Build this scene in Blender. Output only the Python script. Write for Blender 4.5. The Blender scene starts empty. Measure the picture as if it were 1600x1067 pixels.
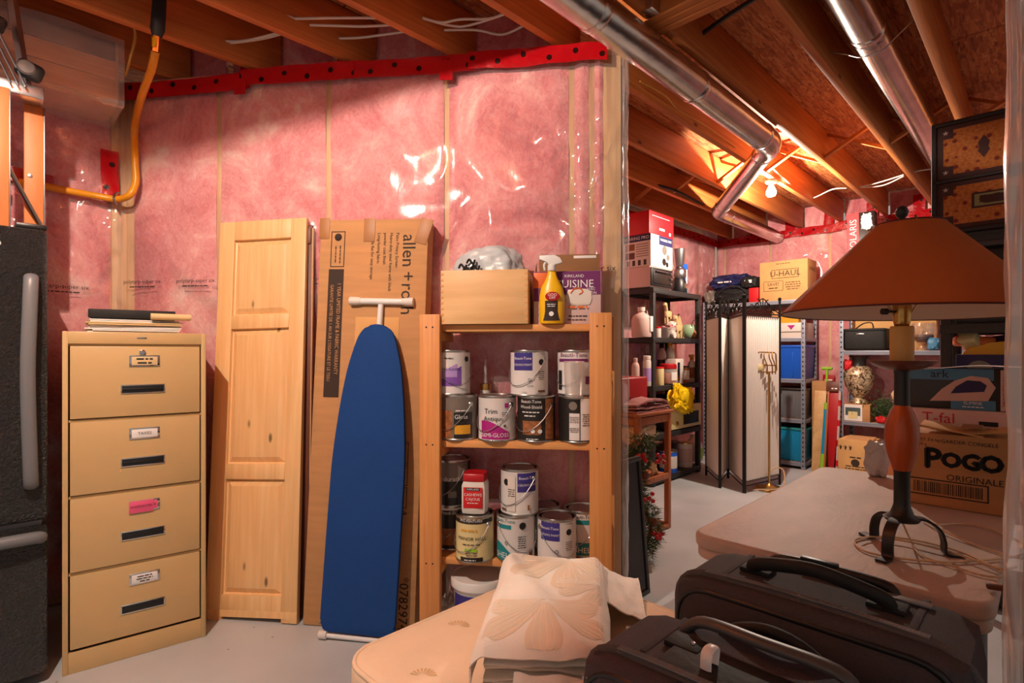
import bpy, bmesh, math, random
from mathutils import Vector, Matrix, noise, Euler

random.seed(7)
PI = math.pi
scene = bpy.context.scene
C = scene.collection

# ------------------------------------------------------------------ camera
# x right, y away, z up.  The room's own axes run at 45 degrees: t away-right, q away-left.
FPX, HORIZON, CAMZ = 840.0, 550.0, 1.24
cam = bpy.data.cameras.new('camera')
cam.sensor_width = 36.0
cam.lens = 36.0 * FPX / 1600.0
cam.shift_y = (HORIZON - 533.5) / 1600.0
cam.clip_start = 0.05
camo = bpy.data.objects.new('camera', cam)
C.objects.link(camo)
camo.location = (0, 0, CAMZ)
camo.rotation_euler = (PI / 2, 0, 0)
scene.camera = camo

# ------------------------------------------------------------------ world, exposure
w = bpy.data.worlds.new('world')
scene.world = w
w.use_nodes = True
w.node_tree.nodes['Background'].inputs[0].default_value = (1.0, 0.84, 0.74, 1)
w.node_tree.nodes['Background'].inputs[1].default_value = 0.34
scene.view_settings.view_transform = 'Standard'
scene.view_settings.look = 'None'
scene.view_settings.exposure = 0.13
scene.view_settings.gamma = 1.0
scene.view_settings.use_curve_mapping = False
BULB_NEAR = (-1.14, 0.80, 2.722)      # bare bulb in the joist bay above the filing cabinet corner
BULB_FAR = (2.15, 4.46, 2.575)         # bare flood bulb seen in the photograph
POWER_NEAR, POWER_FAR = 160.0, 140.0
BULB_COL = (1.0, 0.86, 0.71)

# ------------------------------------------------------------------ colour and materials
def lin(c):
    c = c / 255.0
    return c / 12.92 if c <= 0.04045 else ((c + 0.055) / 1.055) ** 2.4
def rgb(r, g, b): return (lin(r), lin(g), lin(b), 1.0)

MATS = {}
def newmat(name):
    m = bpy.data.materials.new(name)
    m.use_nodes = True
    nt = m.node_tree
    b = nt.nodes['Principled BSDF']
    MATS[name] = m
    return m, nt, b
def nd(nt, kind, **kw):
    n = nt.nodes.new(kind)
    for k, v in kw.items():
        if hasattr(n, k): setattr(n, k, v)
        else: n.inputs[k].default_value = v
    return n
def coords(nt, scale=(1, 1, 1), kind='Object', rot=(0, 0, 0)):
    tc = nt.nodes.new('ShaderNodeTexCoord')
    mp = nt.nodes.new('ShaderNodeMapping')
    mp.inputs['Scale'].default_value = scale
    mp.inputs['Rotation'].default_value = rot
    nt.links.new(tc.outputs[kind], mp.inputs['Vector'])
    return mp.outputs['Vector']
def ramp(nt, fac, stops):
    r = nt.nodes.new('ShaderNodeValToRGB')
    el = r.color_ramp.elements
    while len(el) < len(stops): el.new(0.5)
    for e, (p, c) in zip(el, stops):
        e.position = p; e.color = c
    nt.links.new(fac, r.inputs['Fac'])
    return r.outputs['Color']
def addbump(nt, b, height, strength, dist=0.01):
    bp = nt.nodes.new('ShaderNodeBump')
    bp.inputs['Strength'].default_value = strength
    bp.inputs['Distance'].default_value = dist
    nt.links.new(height, bp.inputs['Height'])
    nt.links.new(bp.outputs['Normal'], b.inputs['Normal'])
def mixc(nt, fac, a, bcol, mode='MIX'):
    m = nt.nodes.new('ShaderNodeMix')
    m.data_type = 'RGBA'; m.blend_type = mode
    for sock, v in ((m.inputs[0], fac), (m.inputs[6], a), (m.inputs[7], bcol)):
        if isinstance(v, (int, float, tuple)): sock.default_value = v
        else: nt.links.new(v, sock)
    return m.outputs[2]

def M(name, col, rough=0.5, metal=0.0, var=0.0, vs=6.0, bump=0.0, bs=40.0, stretch=(1, 1, 1), spec=0.5, sheen=0.0):
    if name in MATS: return MATS[name]
    m, nt, b = newmat(name)
    b.inputs['Base Color'].default_value = col
    b.inputs['Roughness'].default_value = rough
    b.inputs['Metallic'].default_value = metal
    b.inputs['Specular IOR Level'].default_value = spec
    if sheen: b.inputs['Sheen Weight'].default_value = sheen
    if var:
        v = coords(nt, stretch)
        n = nd(nt, 'ShaderNodeTexNoise', Scale=vs, Detail=4.0)
        nt.links.new(v, n.inputs['Vector'])
        lo = tuple(c * (1 - var) for c in col[:3]) + (1,)
        hi = tuple(min(1, c * (1 + var)) for c in col[:3]) + (1,)
        nt.links.new(ramp(nt, n.outputs['Fac'], [(0.3, lo), (0.7, hi)]), b.inputs['Base Color'])
    if bump:
        v = coords(nt, stretch)
        n = nd(nt, 'ShaderNodeTexNoise', Scale=bs, Detail=3.0)
        nt.links.new(v, n.inputs['Vector'])
        addbump(nt, b, n.outputs['Fac'], bump)
    return m

def wood(name, light, dark, axis='x', scale=7.0, rough=0.55, knots=0.0, streak=22.0):
    m, nt, b = newmat(name)
    s = {'x': (1, streak, streak), 'y': (streak, 1, streak), 'z': (streak, streak, 1)}[axis]
    v = coords(nt, s)
    n = nd(nt, 'ShaderNodeTexNoise', Scale=scale * 0.3, Detail=6.0, Roughness=0.6, Distortion=0.4)
    nt.links.new(v, n.inputs['Vector'])
    col = ramp(nt, n.outputs['Fac'], [(0.28, dark), (0.5, tuple((a + c) / 2 for a, c in zip(light, dark))), (0.68, light)])
    s2 = {'x': (0.5, 3, 3), 'y': (3, 0.5, 3), 'z': (3, 3, 0.5)}[axis]
    v2 = coords(nt, s2)
    n2 = nd(nt, 'ShaderNodeTexNoise', Scale=2.0, Detail=3.0)
    nt.links.new(v2, n2.inputs['Vector'])
    col = mixc(nt, 0.35, col, ramp(nt, n2.outputs['Fac'], [(0.3, tuple(c * 0.72 for c in dark[:3]) + (1,)), (0.7, light)]), 'MIX')
    if knots:
        s3 = {'x': (1.6, 4, 4), 'y': (4, 1.6, 4), 'z': (4, 4, 1.6)}[axis]
        v3 = coords(nt, s3)
        vo = nd(nt, 'ShaderNodeTexVoronoi', Scale=knots * 2.4, Randomness=1.0)
        nt.links.new(v3, vo.inputs['Vector'])
        k = ramp(nt, vo.outputs['Distance'], [(0.035, (1, 1, 1, 1)), (0.075, (0, 0, 0, 1))])
        col = mixc(nt, k, col, tuple(c * 0.3 for c in dark[:3]) + (1,))
    nt.links.new(col, b.inputs['Base Color'])
    b.inputs['Roughness'].default_value = rough
    addbump(nt, b, n.outputs['Fac'], 0.12, 0.004)
    return m

wood('joist_wood', rgb(218, 136, 66), rgb(170, 84, 30), 'x', 6, 0.6, 0.55)
wood('stud_wood', rgb(232, 194, 146), rgb(206, 156, 104), 'z', 6, 0.6, 0.6)
wood('pine_panel', rgb(246, 204, 148), rgb(230, 174, 112), 'z', 7, 0.42, 0.7)
wood('pine_shelf', rgb(232, 164, 98), rgb(206, 126, 62), 'z', 9, 0.5, 0.5, 30)
wood('pine_board', rgb(232, 168, 104), rgb(206, 130, 68), 'x', 9, 0.5, 0.0, 30)
wood('crate_wood', rgb(236, 196, 142), rgb(212, 160, 102), 'x', 5, 0.5, 0.0, 9)
wood('stand_wood', rgb(196, 112, 62), rgb(150, 74, 36), 'z', 8, 0.45)
wood('dark_panel_wood', rgb(120, 66, 44), rgb(86, 42, 28), 'z', 8, 0.5)
wood('lamp_wood', rgb(190, 92, 36), rgb(160, 66, 22), 'z', 8, 0.3)
wood('toy_wood', rgb(236, 206, 156), rgb(214, 172, 118), 'x', 6, 0.5)

def osb():
    m, nt, b = newmat('osb')
    cols = []
    hs = []
    for i, (rot, sc) in enumerate(((0.5, (5, 42, 8)), (-0.75, (5, 40, 8)))):
        v = coords(nt, sc, rot=(0, 0, rot))
        vo = nd(nt, 'ShaderNodeTexVoronoi', Scale=1.7 + 0.6 * i)
        nt.links.new(v, vo.inputs['Vector'])
        cols.append(ramp(nt, vo.outputs['Color'], [(0.05, rgb(132, 62, 26)), (0.5, rgb(190, 104, 50)), (0.95, rgb(218, 146, 86))]))
        hs.append(vo)
    n = nd(nt, 'ShaderNodeTexNoise', Scale=12.0, Detail=3.0, Distortion=1.0)
    nt.links.new(coords(nt, (1, 2, 1)), n.inputs['Vector'])
    f = ramp(nt, n.outputs['Fac'], [(0.42, (0, 0, 0, 1)), (0.58, (1, 1, 1, 1))])
    nt.links.new(mixc(nt, f, cols[0], cols[1]), b.inputs['Base Color'])
    b.inputs['Roughness'].default_value = 0.7
    addbump(nt, b, hs[0].outputs['Distance'], 0.4, 0.006)
osb()

def insulation():
    m, nt, b = newmat('pink_insulation')
    v = coords(nt, (1, 1, 0.8))
    n = nd(nt, 'ShaderNodeTexNoise', Scale=3.2, Detail=8.0, Roughness=0.62, Distortion=0.9)
    nt.links.new(v, n.inputs['Vector'])
    col = ramp(nt, n.outputs['Fac'], [(0.30, rgb(186, 76, 90)), (0.45, rgb(220, 124, 132)), (0.57, rgb(236, 160, 162)), (0.70, rgb(250, 220, 212))])
    n2 = nd(nt, 'ShaderNodeTexNoise', Scale=30.0, Detail=6.0, Distortion=2.0)
    nt.links.new(v, n2.inputs['Vector'])
    nt.links.new(mixc(nt, 0.16, col, ramp(nt, n2.outputs['Fac'], [(0.35, rgb(178, 86, 94)), (0.65, rgb(246, 212, 204))])), b.inputs['Base Color'])
    b.inputs['Roughness'].default_value = 0.95
    b.inputs['Specular IOR Level'].default_value = 0.1
    addbump(nt, b, n2.outputs['Fac'], 0.5, 0.012)
insulation()

def poly(name, haze=0.05, gloss=0.12, rough=0.16):
    m, nt, b = newmat(name)
    nt.nodes.remove(b)
    out = nt.nodes['Material Output']
    tr = nd(nt, 'ShaderNodeBsdfTransparent'); tr.inputs[0].default_value = (0.97, 0.96, 0.95, 1)
    gl = nd(nt, 'ShaderNodeBsdfGlossy'); gl.inputs['Roughness'].default_value = rough
    gl.inputs['Color'].default_value = (1, 1, 1, 1)
    df = nd(nt, 'ShaderNodeBsdfDiffuse'); df.inputs[0].default_value = (0.9, 0.86, 0.84, 1)
    v = coords(nt, (1, 1, 0.6))
    n = nd(nt, 'ShaderNodeTexNoise', Scale=9.0, Detail=3.0, Distortion=1.0)
    nt.links.new(v, n.inputs['Vector'])
    bp = nd(nt, 'ShaderNodeBump'); bp.inputs['Strength'].default_value = 0.10; bp.inputs['Distance'].default_value = 0.02
    nt.links.new(n.outputs['Fac'], bp.inputs['Height'])
    nt.links.new(bp.outputs['Normal'], gl.inputs['Normal'])
    m1 = nd(nt, 'ShaderNodeMixShader'); m1.inputs[0].default_value = haze
    nt.links.new(tr.outputs[0], m1.inputs[1]); nt.links.new(df.outputs[0], m1.inputs[2])
    fr = nd(nt, 'ShaderNodeFresnel'); fr.inputs['IOR'].default_value = 1.45
    nt.links.new(bp.outputs['Normal'], fr.inputs['Normal'])
    ma = nd(nt, 'ShaderNodeMath', operation='MULTIPLY_ADD'); ma.use_clamp = True
    ma.inputs[1].default_value = 1.0; ma.inputs[2].default_value = gloss - 0.035
    nt.links.new(fr.outputs[0], ma.inputs[0])
    mn = nd(nt, 'ShaderNodeMath', operation='MINIMUM'); mn.inputs[1].default_value = 0.30
    nt.links.new(ma.outputs[0], mn.inputs[0])
    m2 = nd(nt, 'ShaderNodeMixShader')
    nt.links.new(mn.outputs[0], m2.inputs[0]); nt.links.new(m1.outputs[0], m2.inputs[1]); nt.links.new(gl.outputs[0], m2.inputs[2])
    nt.links.new(m2.outputs[0], out.inputs['Surface'])
poly('poly_sheet', 0.10, 0.030, 0.13)
poly('poly_milky', 0.30, 0.14, 0.18)
poly('poly_frosted', 0.52, 0.12, 0.2)
poly('bag_plastic', 0.55, 0.14, 0.22)
poly('clear_plastic', 0.25, 0.10, 0.12)
poly('clear_glass', 0.04, 0.10, 0.03)

def tape():
    m, nt, b = newmat('red_tape')
    tc = nt.nodes.new('ShaderNodeTexCoord')
    sp = nt.nodes.new('ShaderNodeSeparateXYZ')
    nt.links.new(tc.outputs['Object'], sp.inputs[0])
    def mth(op, a, v=None):
        n = nd(nt, 'ShaderNodeMath', operation=op)
        if hasattr(a, 'links') or not isinstance(a, (int, float)): nt.links.new(a, n.inputs[0])
        else: n.inputs[0].default_value = a
        if v is not None:
            if isinstance(v, (int, float)): n.inputs[1].default_value = v
            else: nt.links.new(v, n.inputs[1])
        return n.outputs[0]
    fx = mth('SUBTRACT', mth('FRACT', mth('DIVIDE', sp.outputs[0], 0.12)), 0.5)
    fx = mth('MULTIPLY', fx, 0.12)
    row = mth('SUBTRACT', mth('FRACT', mth('DIVIDE', sp.outputs[0], 0.24)), 0.5)
    sg = mth('MULTIPLY', mth('SIGN', row), 0.012)
    dz = mth('SUBTRACT', sp.outputs[2], sg)
    d2 = mth('ADD', mth('MULTIPLY', fx, fx), mth('MULTIPLY', dz, dz))
    dot = mth('LESS_THAN', d2, 0.00017)
    nt.links.new(mixc(nt, dot, rgb(176, 10, 22), rgb(40, 12, 12)), b.inputs['Base Color'])
    b.inputs['Roughness'].default_value = 0.22
    n = nd(nt, 'ShaderNodeTexNoise', Scale=14.0, Detail=2.0)
    nt.links.new(tc.outputs['Object'], n.inputs['Vector'])
    addbump(nt, b, n.outputs['Fac'], 0.35, 0.02)
tape()

def concrete():
    m, nt, b = newmat('painted_concrete')
    v = coords(nt)
    n = nd(nt, 'ShaderNodeTexNoise', Scale=1.6, Detail=6.0)
    nt.links.new(v, n.inputs['Vector'])
    col = ramp(nt, n.outputs['Fac'], [(0.3, rgb(172, 176, 180)), (0.7, rgb(196, 199, 202))])
    vo = nd(nt, 'ShaderNodeTexVoronoi', Scale=9.0)
    nt.links.new(v, vo.inputs['Vector'])
    k = ramp(nt, vo.outputs['Distance'], [(0.02, (1, 1, 1, 1)), (0.06, (0, 0, 0, 1))])
    nt.links.new(mixc(nt, k, col, rgb(120, 100, 88)), b.inputs['Base Color'])
    nt.links.new(ramp(nt, n.outputs['Fac'], [(0.3, (0.30, 0.30, 0.30, 1)), (0.7, (0.46, 0.46, 0.46, 1))]), b.inputs['Roughness'])
    n2 = nd(nt, 'ShaderNodeTexNoise', Scale=5.0, Detail=4.0)
    nt.links.new(v, n2.inputs['Vector'])
    addbump(nt, b, n2.outputs['Fac'], 0.12, 0.02)
concrete()

def fridge_mat():
    m, nt, b = newmat('fridge_black')
    v = coords(nt)
    n = nd(nt, 'ShaderNodeTexNoise', Scale=85.0, Detail=3.0, Roughness=0.7)
    nt.links.new(v, n.inputs['Vector'])
    b.inputs['Base Color'].default_value = rgb(30, 30, 32)
    b.inputs['Roughness'].default_value = 0.3
    b.inputs['Specular IOR Level'].default_value = 0.8
    addbump(nt, b, n.outputs['Fac'], 1.0, 0.03)
fridge_mat()

def woven(name, col, col2, s=300.0, rough=0.85, bump=0.3, axis2=True):
    m, nt, b = newmat(name)
    v = coords(nt)
    w1 = nd(nt, 'ShaderNodeTexWave', Scale=s / 6.3, Distortion=0.6); w1.bands_direction = 'Z'
    w2 = nd(nt, 'ShaderNodeTexWave', Scale=s / 6.3, Distortion=0.6); w2.bands_direction = 'X'
    nt.links.new(v, w1.inputs['Vector']); nt.links.new(v, w2.inputs['Vector'])
    mm = nd(nt, 'ShaderNodeMath', operation='MULTIPLY')
    nt.links.new(w1.outputs['Fac'], mm.inputs[0]); nt.links.new(w2.outputs['Fac'], mm.inputs[1])
    n = nd(nt, 'ShaderNodeTexNoise', Scale=3.0, Detail=3.0)
    nt.links.new(v, n.inputs['Vector'])
    base = mixc(nt, mm.outputs[0], col, col2)
    nt.links.new(mixc(nt, ramp(nt, n.outputs['Fac'], [(0.3, (0, 0, 0, 1)), (0.7, (0.25, 0.25, 0.25, 1))]), base, tuple(c * 0.7 for c in col[:3]) + (1,)), b.inputs['Base Color'])
    b.inputs['Roughness'].default_value = rough
    b.inputs['Specular IOR Level'].default_value = 0.25
    addbump(nt, b, mm.outputs[0], bump, 0.003)
M('zip_grey', rgb(84, 78, 78), 0.7, bump=0.4, bs=400)
M('zip_teeth', rgb(130, 124, 122), 0.4)
M('suitcase_fabric', rgb(68, 64, 68), 0.8, var=0.10, vs=300, bump=0.35, bs=500, spec=0.3)
M('suitcase_fabric_plum', rgb(76, 69, 76), 0.8, var=0.10, vs=300, bump=0.35, bs=500, spec=0.3)
woven('lamp_shade_fabric', rgb(186, 100, 48), rgb(212, 128, 70), 900)
woven('ironing_cover', rgb(24, 64, 126), rgb(32, 78, 146), 240)

def metal(name, col, rough, aniso_scale=None, bump=0.05):
    m, nt, b = newmat(name)
    b.inputs['Metallic'].default_value = 1.0
    b.inputs['Roughness'].default_value = rough
    v = coords(nt)
    n = nd(nt, 'ShaderNodeTexNoise', Scale=8.0, Detail=3.0)
    nt.links.new(v, n.inputs['Vector'])
    lo = tuple(c * 0.78 for c in col[:3]) + (1,)
    nt.links.new(ramp(nt, n.outputs['Fac'], [(0.3, lo), (0.7, col)]), b.inputs['Base Color'])
    addbump(nt, b, n.outputs['Fac'], bump, 0.02)
metal('galvanised', rgb(214, 206, 200), 0.22, bump=0.15)
metal('steel', rgb(200, 200, 204), 0.3)
metal('aluminium', rgb(226, 230, 234), 0.3)
metal('brass', rgb(214, 168, 96), 0.28)
metal('chrome', rgb(230, 230, 230), 0.1)
metal('can_tin', rgb(196, 190, 184), 0.3)

M('cabinet_beige', rgb(204, 170, 118), 0.36, var=0.05, vs=4)
M('black_plastic', rgb(24, 23, 24), 0.4)
M('black_matte', rgb(20, 19, 19), 0.7, bump=0.2, bs=60)
M('dark_void', rgb(14, 12, 12), 0.9)
M('grey_plastic', rgb(112, 114, 118), 0.4)
M('shelf_plastic', rgb(44, 42, 43), 0.55, bump=0.3, bs=120)
M('grip_grey', rgb(74, 72, 72), 0.4)
M('rack_steel', rgb(150, 156, 172), 0.4, 0.3)
M('white_plastic', rgb(228, 226, 224), 0.35)
M('offwhite', rgb(222, 212, 204), 0.5)
M('paper', rgb(236, 230, 226), 0.8)
M('manila', rgb(222, 190, 138), 0.8)
M('cardboard', rgb(190, 140, 92), 0.85, var=0.08, vs=5, bump=0.15, bs=90, stretch=(1, 1, 8))
M('cardboard_light', rgb(216, 164, 104), 0.85, var=0.08, vs=5)
M('cardboard_dark', rgb(146, 104, 68), 0.85, var=0.08, vs=5)
M('packing_tape', rgb(166, 112, 64), 0.5)
M('ink', rgb(54, 38, 30), 0.8)
M('ink_faded', rgb(112, 76, 50), 0.8)
M('ink_black', rgb(22, 20, 22), 0.6)
M('ink_white', rgb(236, 232, 230), 0.6)
M('cable_white', rgb(226, 216, 206), 0.5)
M('cable_yellow', rgb(216, 164, 76), 0.5)
M('gas_hose', rgb(226, 146, 22), 0.35)
M('rubber', rgb(34, 34, 36), 0.6, bump=0.2, bs=50)
M('ladder_orange', rgb(214, 128, 70), 0.5, var=0.12, vs=6, stretch=(8, 8, 1))
M('mattress_cloth', rgb(226, 194, 164), 0.85, var=0.04, vs=7, bump=0.2, bs=30)
M('mattress_print', rgb(208, 166, 120), 0.9)
M('blanket', rgb(238, 226, 214), 0.9, var=0.03, vs=9, bump=0.25, bs=160)
M('blanket_print', rgb(228, 205, 180), 0.9)
M('blanket_line', rgb(240, 230, 220), 0.9)
M('table_top', rgb(188, 168, 156), 0.6, var=0.16, vs=3.2, bump=0.12, bs=40, stretch=(1, 2.2, 1))
M('iron_black', rgb(30, 26, 25), 0.42)
M('candle', rgb(236, 172, 92), 0.5)
M('tray_brown', rgb(110, 58, 46), 0.3)
M('pale_green_glass', rgb(150, 176, 140), 0.15)
M('bag_white', rgb(186, 192, 196), 0.35, bump=0.6, bs=16)
M('shade_lining', rgb(222, 196, 178), 0.8)
M('shade_trim', rgb(84, 24, 24), 0.6)
M('cord_clear', rgb(214, 182, 146), 0.25)
M('screen_fabric', rgb(236, 226, 218), 0.85)
M('screen_frame', rgb(26, 24, 24), 0.4, 0.4)
M('red_gloss', rgb(176, 14, 26), 0.4)
M('red_bright', rgb(206, 24, 32), 0.5)
M('navy', rgb(32, 34, 84), 0.6)
M('royal_blue', rgb(24, 92, 206), 0.4)
M('turquoise', rgb(22, 146, 200), 0.35)
M('lime', rgb(150, 206, 40), 0.5)
M('teal', rgb(20, 132, 140), 0.5)
M('magenta', rgb(172, 26, 126), 0.5)
M('purple', rgb(128, 82, 172), 0.5)
M('lilac', rgb(176, 146, 206), 0.5)
M('plum', rgb(112, 34, 98), 0.5)
M('orange_print', rgb(226, 110, 40), 0.5)
M('yellow_plastic', rgb(240, 184, 22), 0.35)
M('yellow_bag', rgb(246, 206, 8), 0.45, bump=0.5, bs=20)
M('can_white', rgb(226, 220, 218), 0.35)
M('can_cream', rgb(232, 214, 156), 0.4)
M('can_black', rgb(40, 34, 32), 0.35)
M('can_grey', rgb(122, 112, 104), 0.4)
M('brown_print', rgb(150, 92, 52), 0.5, var=0.4, vs=60)
M('gold_print', rgb(222, 160, 40), 0.5)
M('violet_blue', rgb(58, 48, 132), 0.5)
M('green_leaf', rgb(58, 84, 44), 0.8, var=0.3, vs=30)
M('berry', rgb(190, 26, 34), 0.4)
M('pine_tip', rgb(150, 140, 96), 0.8)
M('rose_cloth', rgb(176, 120, 116), 0.9, var=0.1, vs=8)
M('linen_bag', rgb(222, 184, 148), 0.85, var=0.08, vs=9)
M('white_outlet', rgb(236, 230, 224), 0.4)
M('pink_sticky', rgb(244, 96, 140), 0.6)
M('badge', rgb(196, 214, 222), 0.3)
M('trunk_border', rgb(74, 36, 32), 0.7, var=0.2, vs=20)
M('trunk_dark', rgb(44, 30, 28), 0.6)
M('green_glass', rgb(44, 86, 50), 0.2)
M('sky_print', rgb(70, 130, 170), 0.5)
M('pinkish_white', rgb(214, 186, 182), 0.5)
M('skin_print', rgb(206, 176, 168), 0.6)

def trunk_cloth():
    m, nt, b = newmat('trunk_lining')
    v = coords(nt, (1, 1, 1))
    vo = nd(nt, 'ShaderNodeTexVoronoi', Scale=25.0, Randomness=0.35)
    nt.links.new(v, vo.inputs['Vector'])
    n = nd(nt, 'ShaderNodeTexNoise', Scale=90.0, Detail=2.0)
    nt.links.new(v, n.inputs['Vector'])
    base = ramp(nt, n.outputs['Fac'], [(0.4, rgb(186, 100, 42)), (0.6, rgb(204, 124, 60))])
    k = ramp(nt, vo.outputs['Distance'], [(0.30, (1, 1, 1, 1)), (0.36, (0, 0, 0, 1))])
    nt.links.new(mixc(nt, k, base, rgb(128, 44, 32)), b.inputs['Base Color'])
    b.inputs['Roughness'].default_value = 0.8
trunk_cloth()
def urn_mat():
    m, nt, b = newmat('urn_silver')
    v = coords(nt)
    n = nd(nt, 'ShaderNodeTexNoise', Scale=34.0, Detail=5.0, Distortion=1.5)
    nt.links.new(v, n.inputs['Vector'])
    nt.links.new(ramp(nt, n.outputs['Fac'], [(0.42, rgb(96, 62, 46)), (0.55, rgb(226, 204, 166))]), b.inputs['Base Color'])
    b.inputs['Roughness'].default_value = 0.35
    b.inputs['Metallic'].default_value = 0.4
urn_mat()
def glow(name, col, strength):
    m, nt, b = newmat(name)
    b.inputs['Emission Color'].default_value = col
    b.inputs['Emission Strength'].default_value = strength
glow('bulb_glass', (1.0, 0.88, 0.72, 1), 26.0)

# ------------------------------------------------------------------ geometry helpers
def link(ob, parent):
    C.objects.link(ob)
    if parent is not None: ob.parent = parent
    return ob
def finish(name, me, mat, parent, loc=(0, 0, 0), rot=(0, 0, 0), smooth=40):
    if smooth:
        me.polygons.foreach_set('use_smooth', [True] * len(me.polygons))
        try: me.set_sharp_from_angle(angle=math.radians(smooth))
        except Exception: pass
    if mat is not None and not me.materials:
        me.materials.append(MATS[mat] if isinstance(mat, str) else mat)
    ob = bpy.data.objects.new(name, me)
    ob.location = loc; ob.rotation_euler = rot
    return link(ob, parent)
def pyd(name, verts, faces, mat, parent, loc=(0, 0, 0), rot=(0, 0, 0), smooth=40):
    me = bpy.data.meshes.new(name)
    me.from_pydata([tuple(v) for v in verts], [], faces)
    me.update()
    return finish(name, me, mat, parent, loc, rot, smooth)
def frombm(name, bm, mat, parent, loc=(0, 0, 0), rot=(0, 0, 0), smooth=40):
    me = bpy.data.meshes.new(name)
    bmesh.ops.recalc_face_normals(bm, faces=bm.faces)
    bm.to_mesh(me); bm.free()
    return finish(name, me, mat, parent, loc, rot, smooth)
def thing(name, label, cat, loc=(0, 0, 0), rz=0.0, group=None):
    o = bpy.data.objects.new(name, None)
    o.empty_display_size = 0.05
    C.objects.link(o)
    o.location = loc; o.rotation_euler = (0, 0, rz)
    o['label'] = label; o['category'] = cat
    if group: o['group'] = group
    return o
def tag(o, label, cat, group=None):
    o['label'] = label; o['category'] = cat
    if group: o['group'] = group
    return o
def struct(o, label=None):
    o['kind'] = 'structure'
    if label: o['label'] = label
    return o

BOXC = {}
def box(name, parent, mat, c, s, bev=0.003, rot=(0, 0, 0), seg=2):
    key = (mat, tuple(round(x, 4) for x in s), bev, seg)
    me = BOXC.get(key)
    if me is None:
        bm = bmesh.new()
        bmesh.ops.create_cube(bm, size=1.0)
        bmesh.ops.scale(bm, vec=s, verts=bm.verts)
        bv = min(bev, min(s) * 0.45)
        if bv > 0:
            bmesh.ops.bevel(bm, geom=list(bm.edges), offset=bv, segments=seg, affect='EDGES', profile=0.5)
        ob = frombm(name, bm, mat, parent, c, rot, 35)
        BOXC[key] = ob.data
        return ob
    ob = bpy.data.objects.new(name, me)
    ob.location = c; ob.rotation_euler = rot
    return link(ob, parent)
def lathe(name, parent, mat, prof, loc=(0, 0, 0), rot=(0, 0, 0), seg=28, smooth=40, wob=None):
    vs, fs = [], []
    n = len(prof)
    for (r, z) in prof:
        for k in range(seg):
            a = 2 * PI * k / seg
            rr = r * (wob(a, z) if wob else 1)
            vs.append((rr * math.cos(a), rr * math.sin(a), z))
    for i in range(n - 1):
        for k in range(seg):
            k2 = (k + 1) % seg
            fs.append((i * seg + k, i * seg + k2, (i + 1) * seg + k2, (i + 1) * seg + k))
    if prof[0][0] > 1e-5: fs.append(tuple(range(seg - 1, -1, -1)))
    if prof[-1][0] > 1e-5: fs.append(tuple((n - 1) * seg + k for k in range(seg)))
    return pyd(name, vs, fs, mat, parent, loc, rot, smooth)
def spline(pts, n=6, closed=False):
    P = [Vector(p) for p in pts]
    out = []
    L = len(P)
    for i in range(L if closed else L - 1):
        if closed: p0, p1, p2, p3 = P[i - 1], P[i], P[(i + 1) % L], P[(i + 2) % L]
        else: p0, p1, p2, p3 = P[max(i - 1, 0)], P[i], P[i + 1], P[min(i + 2, L - 1)]
        for k in range(n):
            t = k / n
            out.append(0.5 * ((2 * p1) + (-p0 + p2) * t + (2 * p0 - 5 * p1 + 4 * p2 - p3) * t * t + (-p0 + 3 * p1 - 3 * p2 + p3) * t ** 3))
    if not closed: out.append(P[-1])
    return out
def tubegeo(pts, r, seg=8, closed=False, flat=1.0):
    P = [Vector(p) for p in pts]
    n = len(P)
    vs, fs = [], []
    up = Vector((0, 0, 1)); prev = None
    for i in range(n):
        if closed: d = P[(i + 1) % n] - P[i - 1]
        else: d = P[min(i + 1, n - 1)] - P[max(i - 1, 0)]
        if d.length < 1e-9: d = Vector((0, 0, 1))
        d.normalize()
        if prev is None:
            a = up if abs(d.z) < 0.9 else Vector((1, 0, 0))
            x = d.cross(a).normalized()
        else:
            x = (prev - d * prev.dot(d))
            x = x.normalized() if x.length > 1e-6 else d.orthogonal().normalized()
        prev = x
        y = d.cross(x)
        if isinstance(r, (list, tuple)):
            f_ = i / (n - 1) * (len(r) - 1); j_ = min(int(f_), len(r) - 2); rr = r[j_] + (r[j_ + 1] - r[j_]) * (f_ - j_)
        else: rr = r
        for k in range(seg):
            a = 2 * PI * k / seg
            vs.append(P[i] + x * (rr * math.cos(a)) + y * (rr * flat * math.sin(a)))
    for i in range(n if closed else n - 1):
        j = (i + 1) % n
        for k in range(seg):
            k2 = (k + 1) % seg
            fs.append((i * seg + k, i * seg + k2, j * seg + k2, j * seg + k))
    if not closed:
        fs.append(tuple(range(seg - 1, -1, -1)))
        fs.append(tuple((n - 1) * seg + k for k in range(seg)))
    return vs, fs
def tube(name, parent, mat, pts, r, seg=8, closed=False, sm=0, loc=(0, 0, 0), rot=(0, 0, 0), flat=1.0):
    if sm: pts = spline(pts, sm, closed)
    vs, fs = tubegeo(pts, r, seg, closed, flat)
    return pyd(name, vs, fs, mat, parent, loc, rot, 50)
def tubes(name, parent, mat, chains, r, seg=6, loc=(0, 0, 0), rot=(0, 0, 0), sm=0):
    V, F = [], []
    for pts in chains:
        if sm: pts = spline(pts, sm)
        vs, fs = tubegeo(pts, r, seg)
        o = len(V)
        V += vs; F += [tuple(i + o for i in f) for f in fs]
    return pyd(name, V, F, mat, parent, loc, rot, 50)
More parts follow.
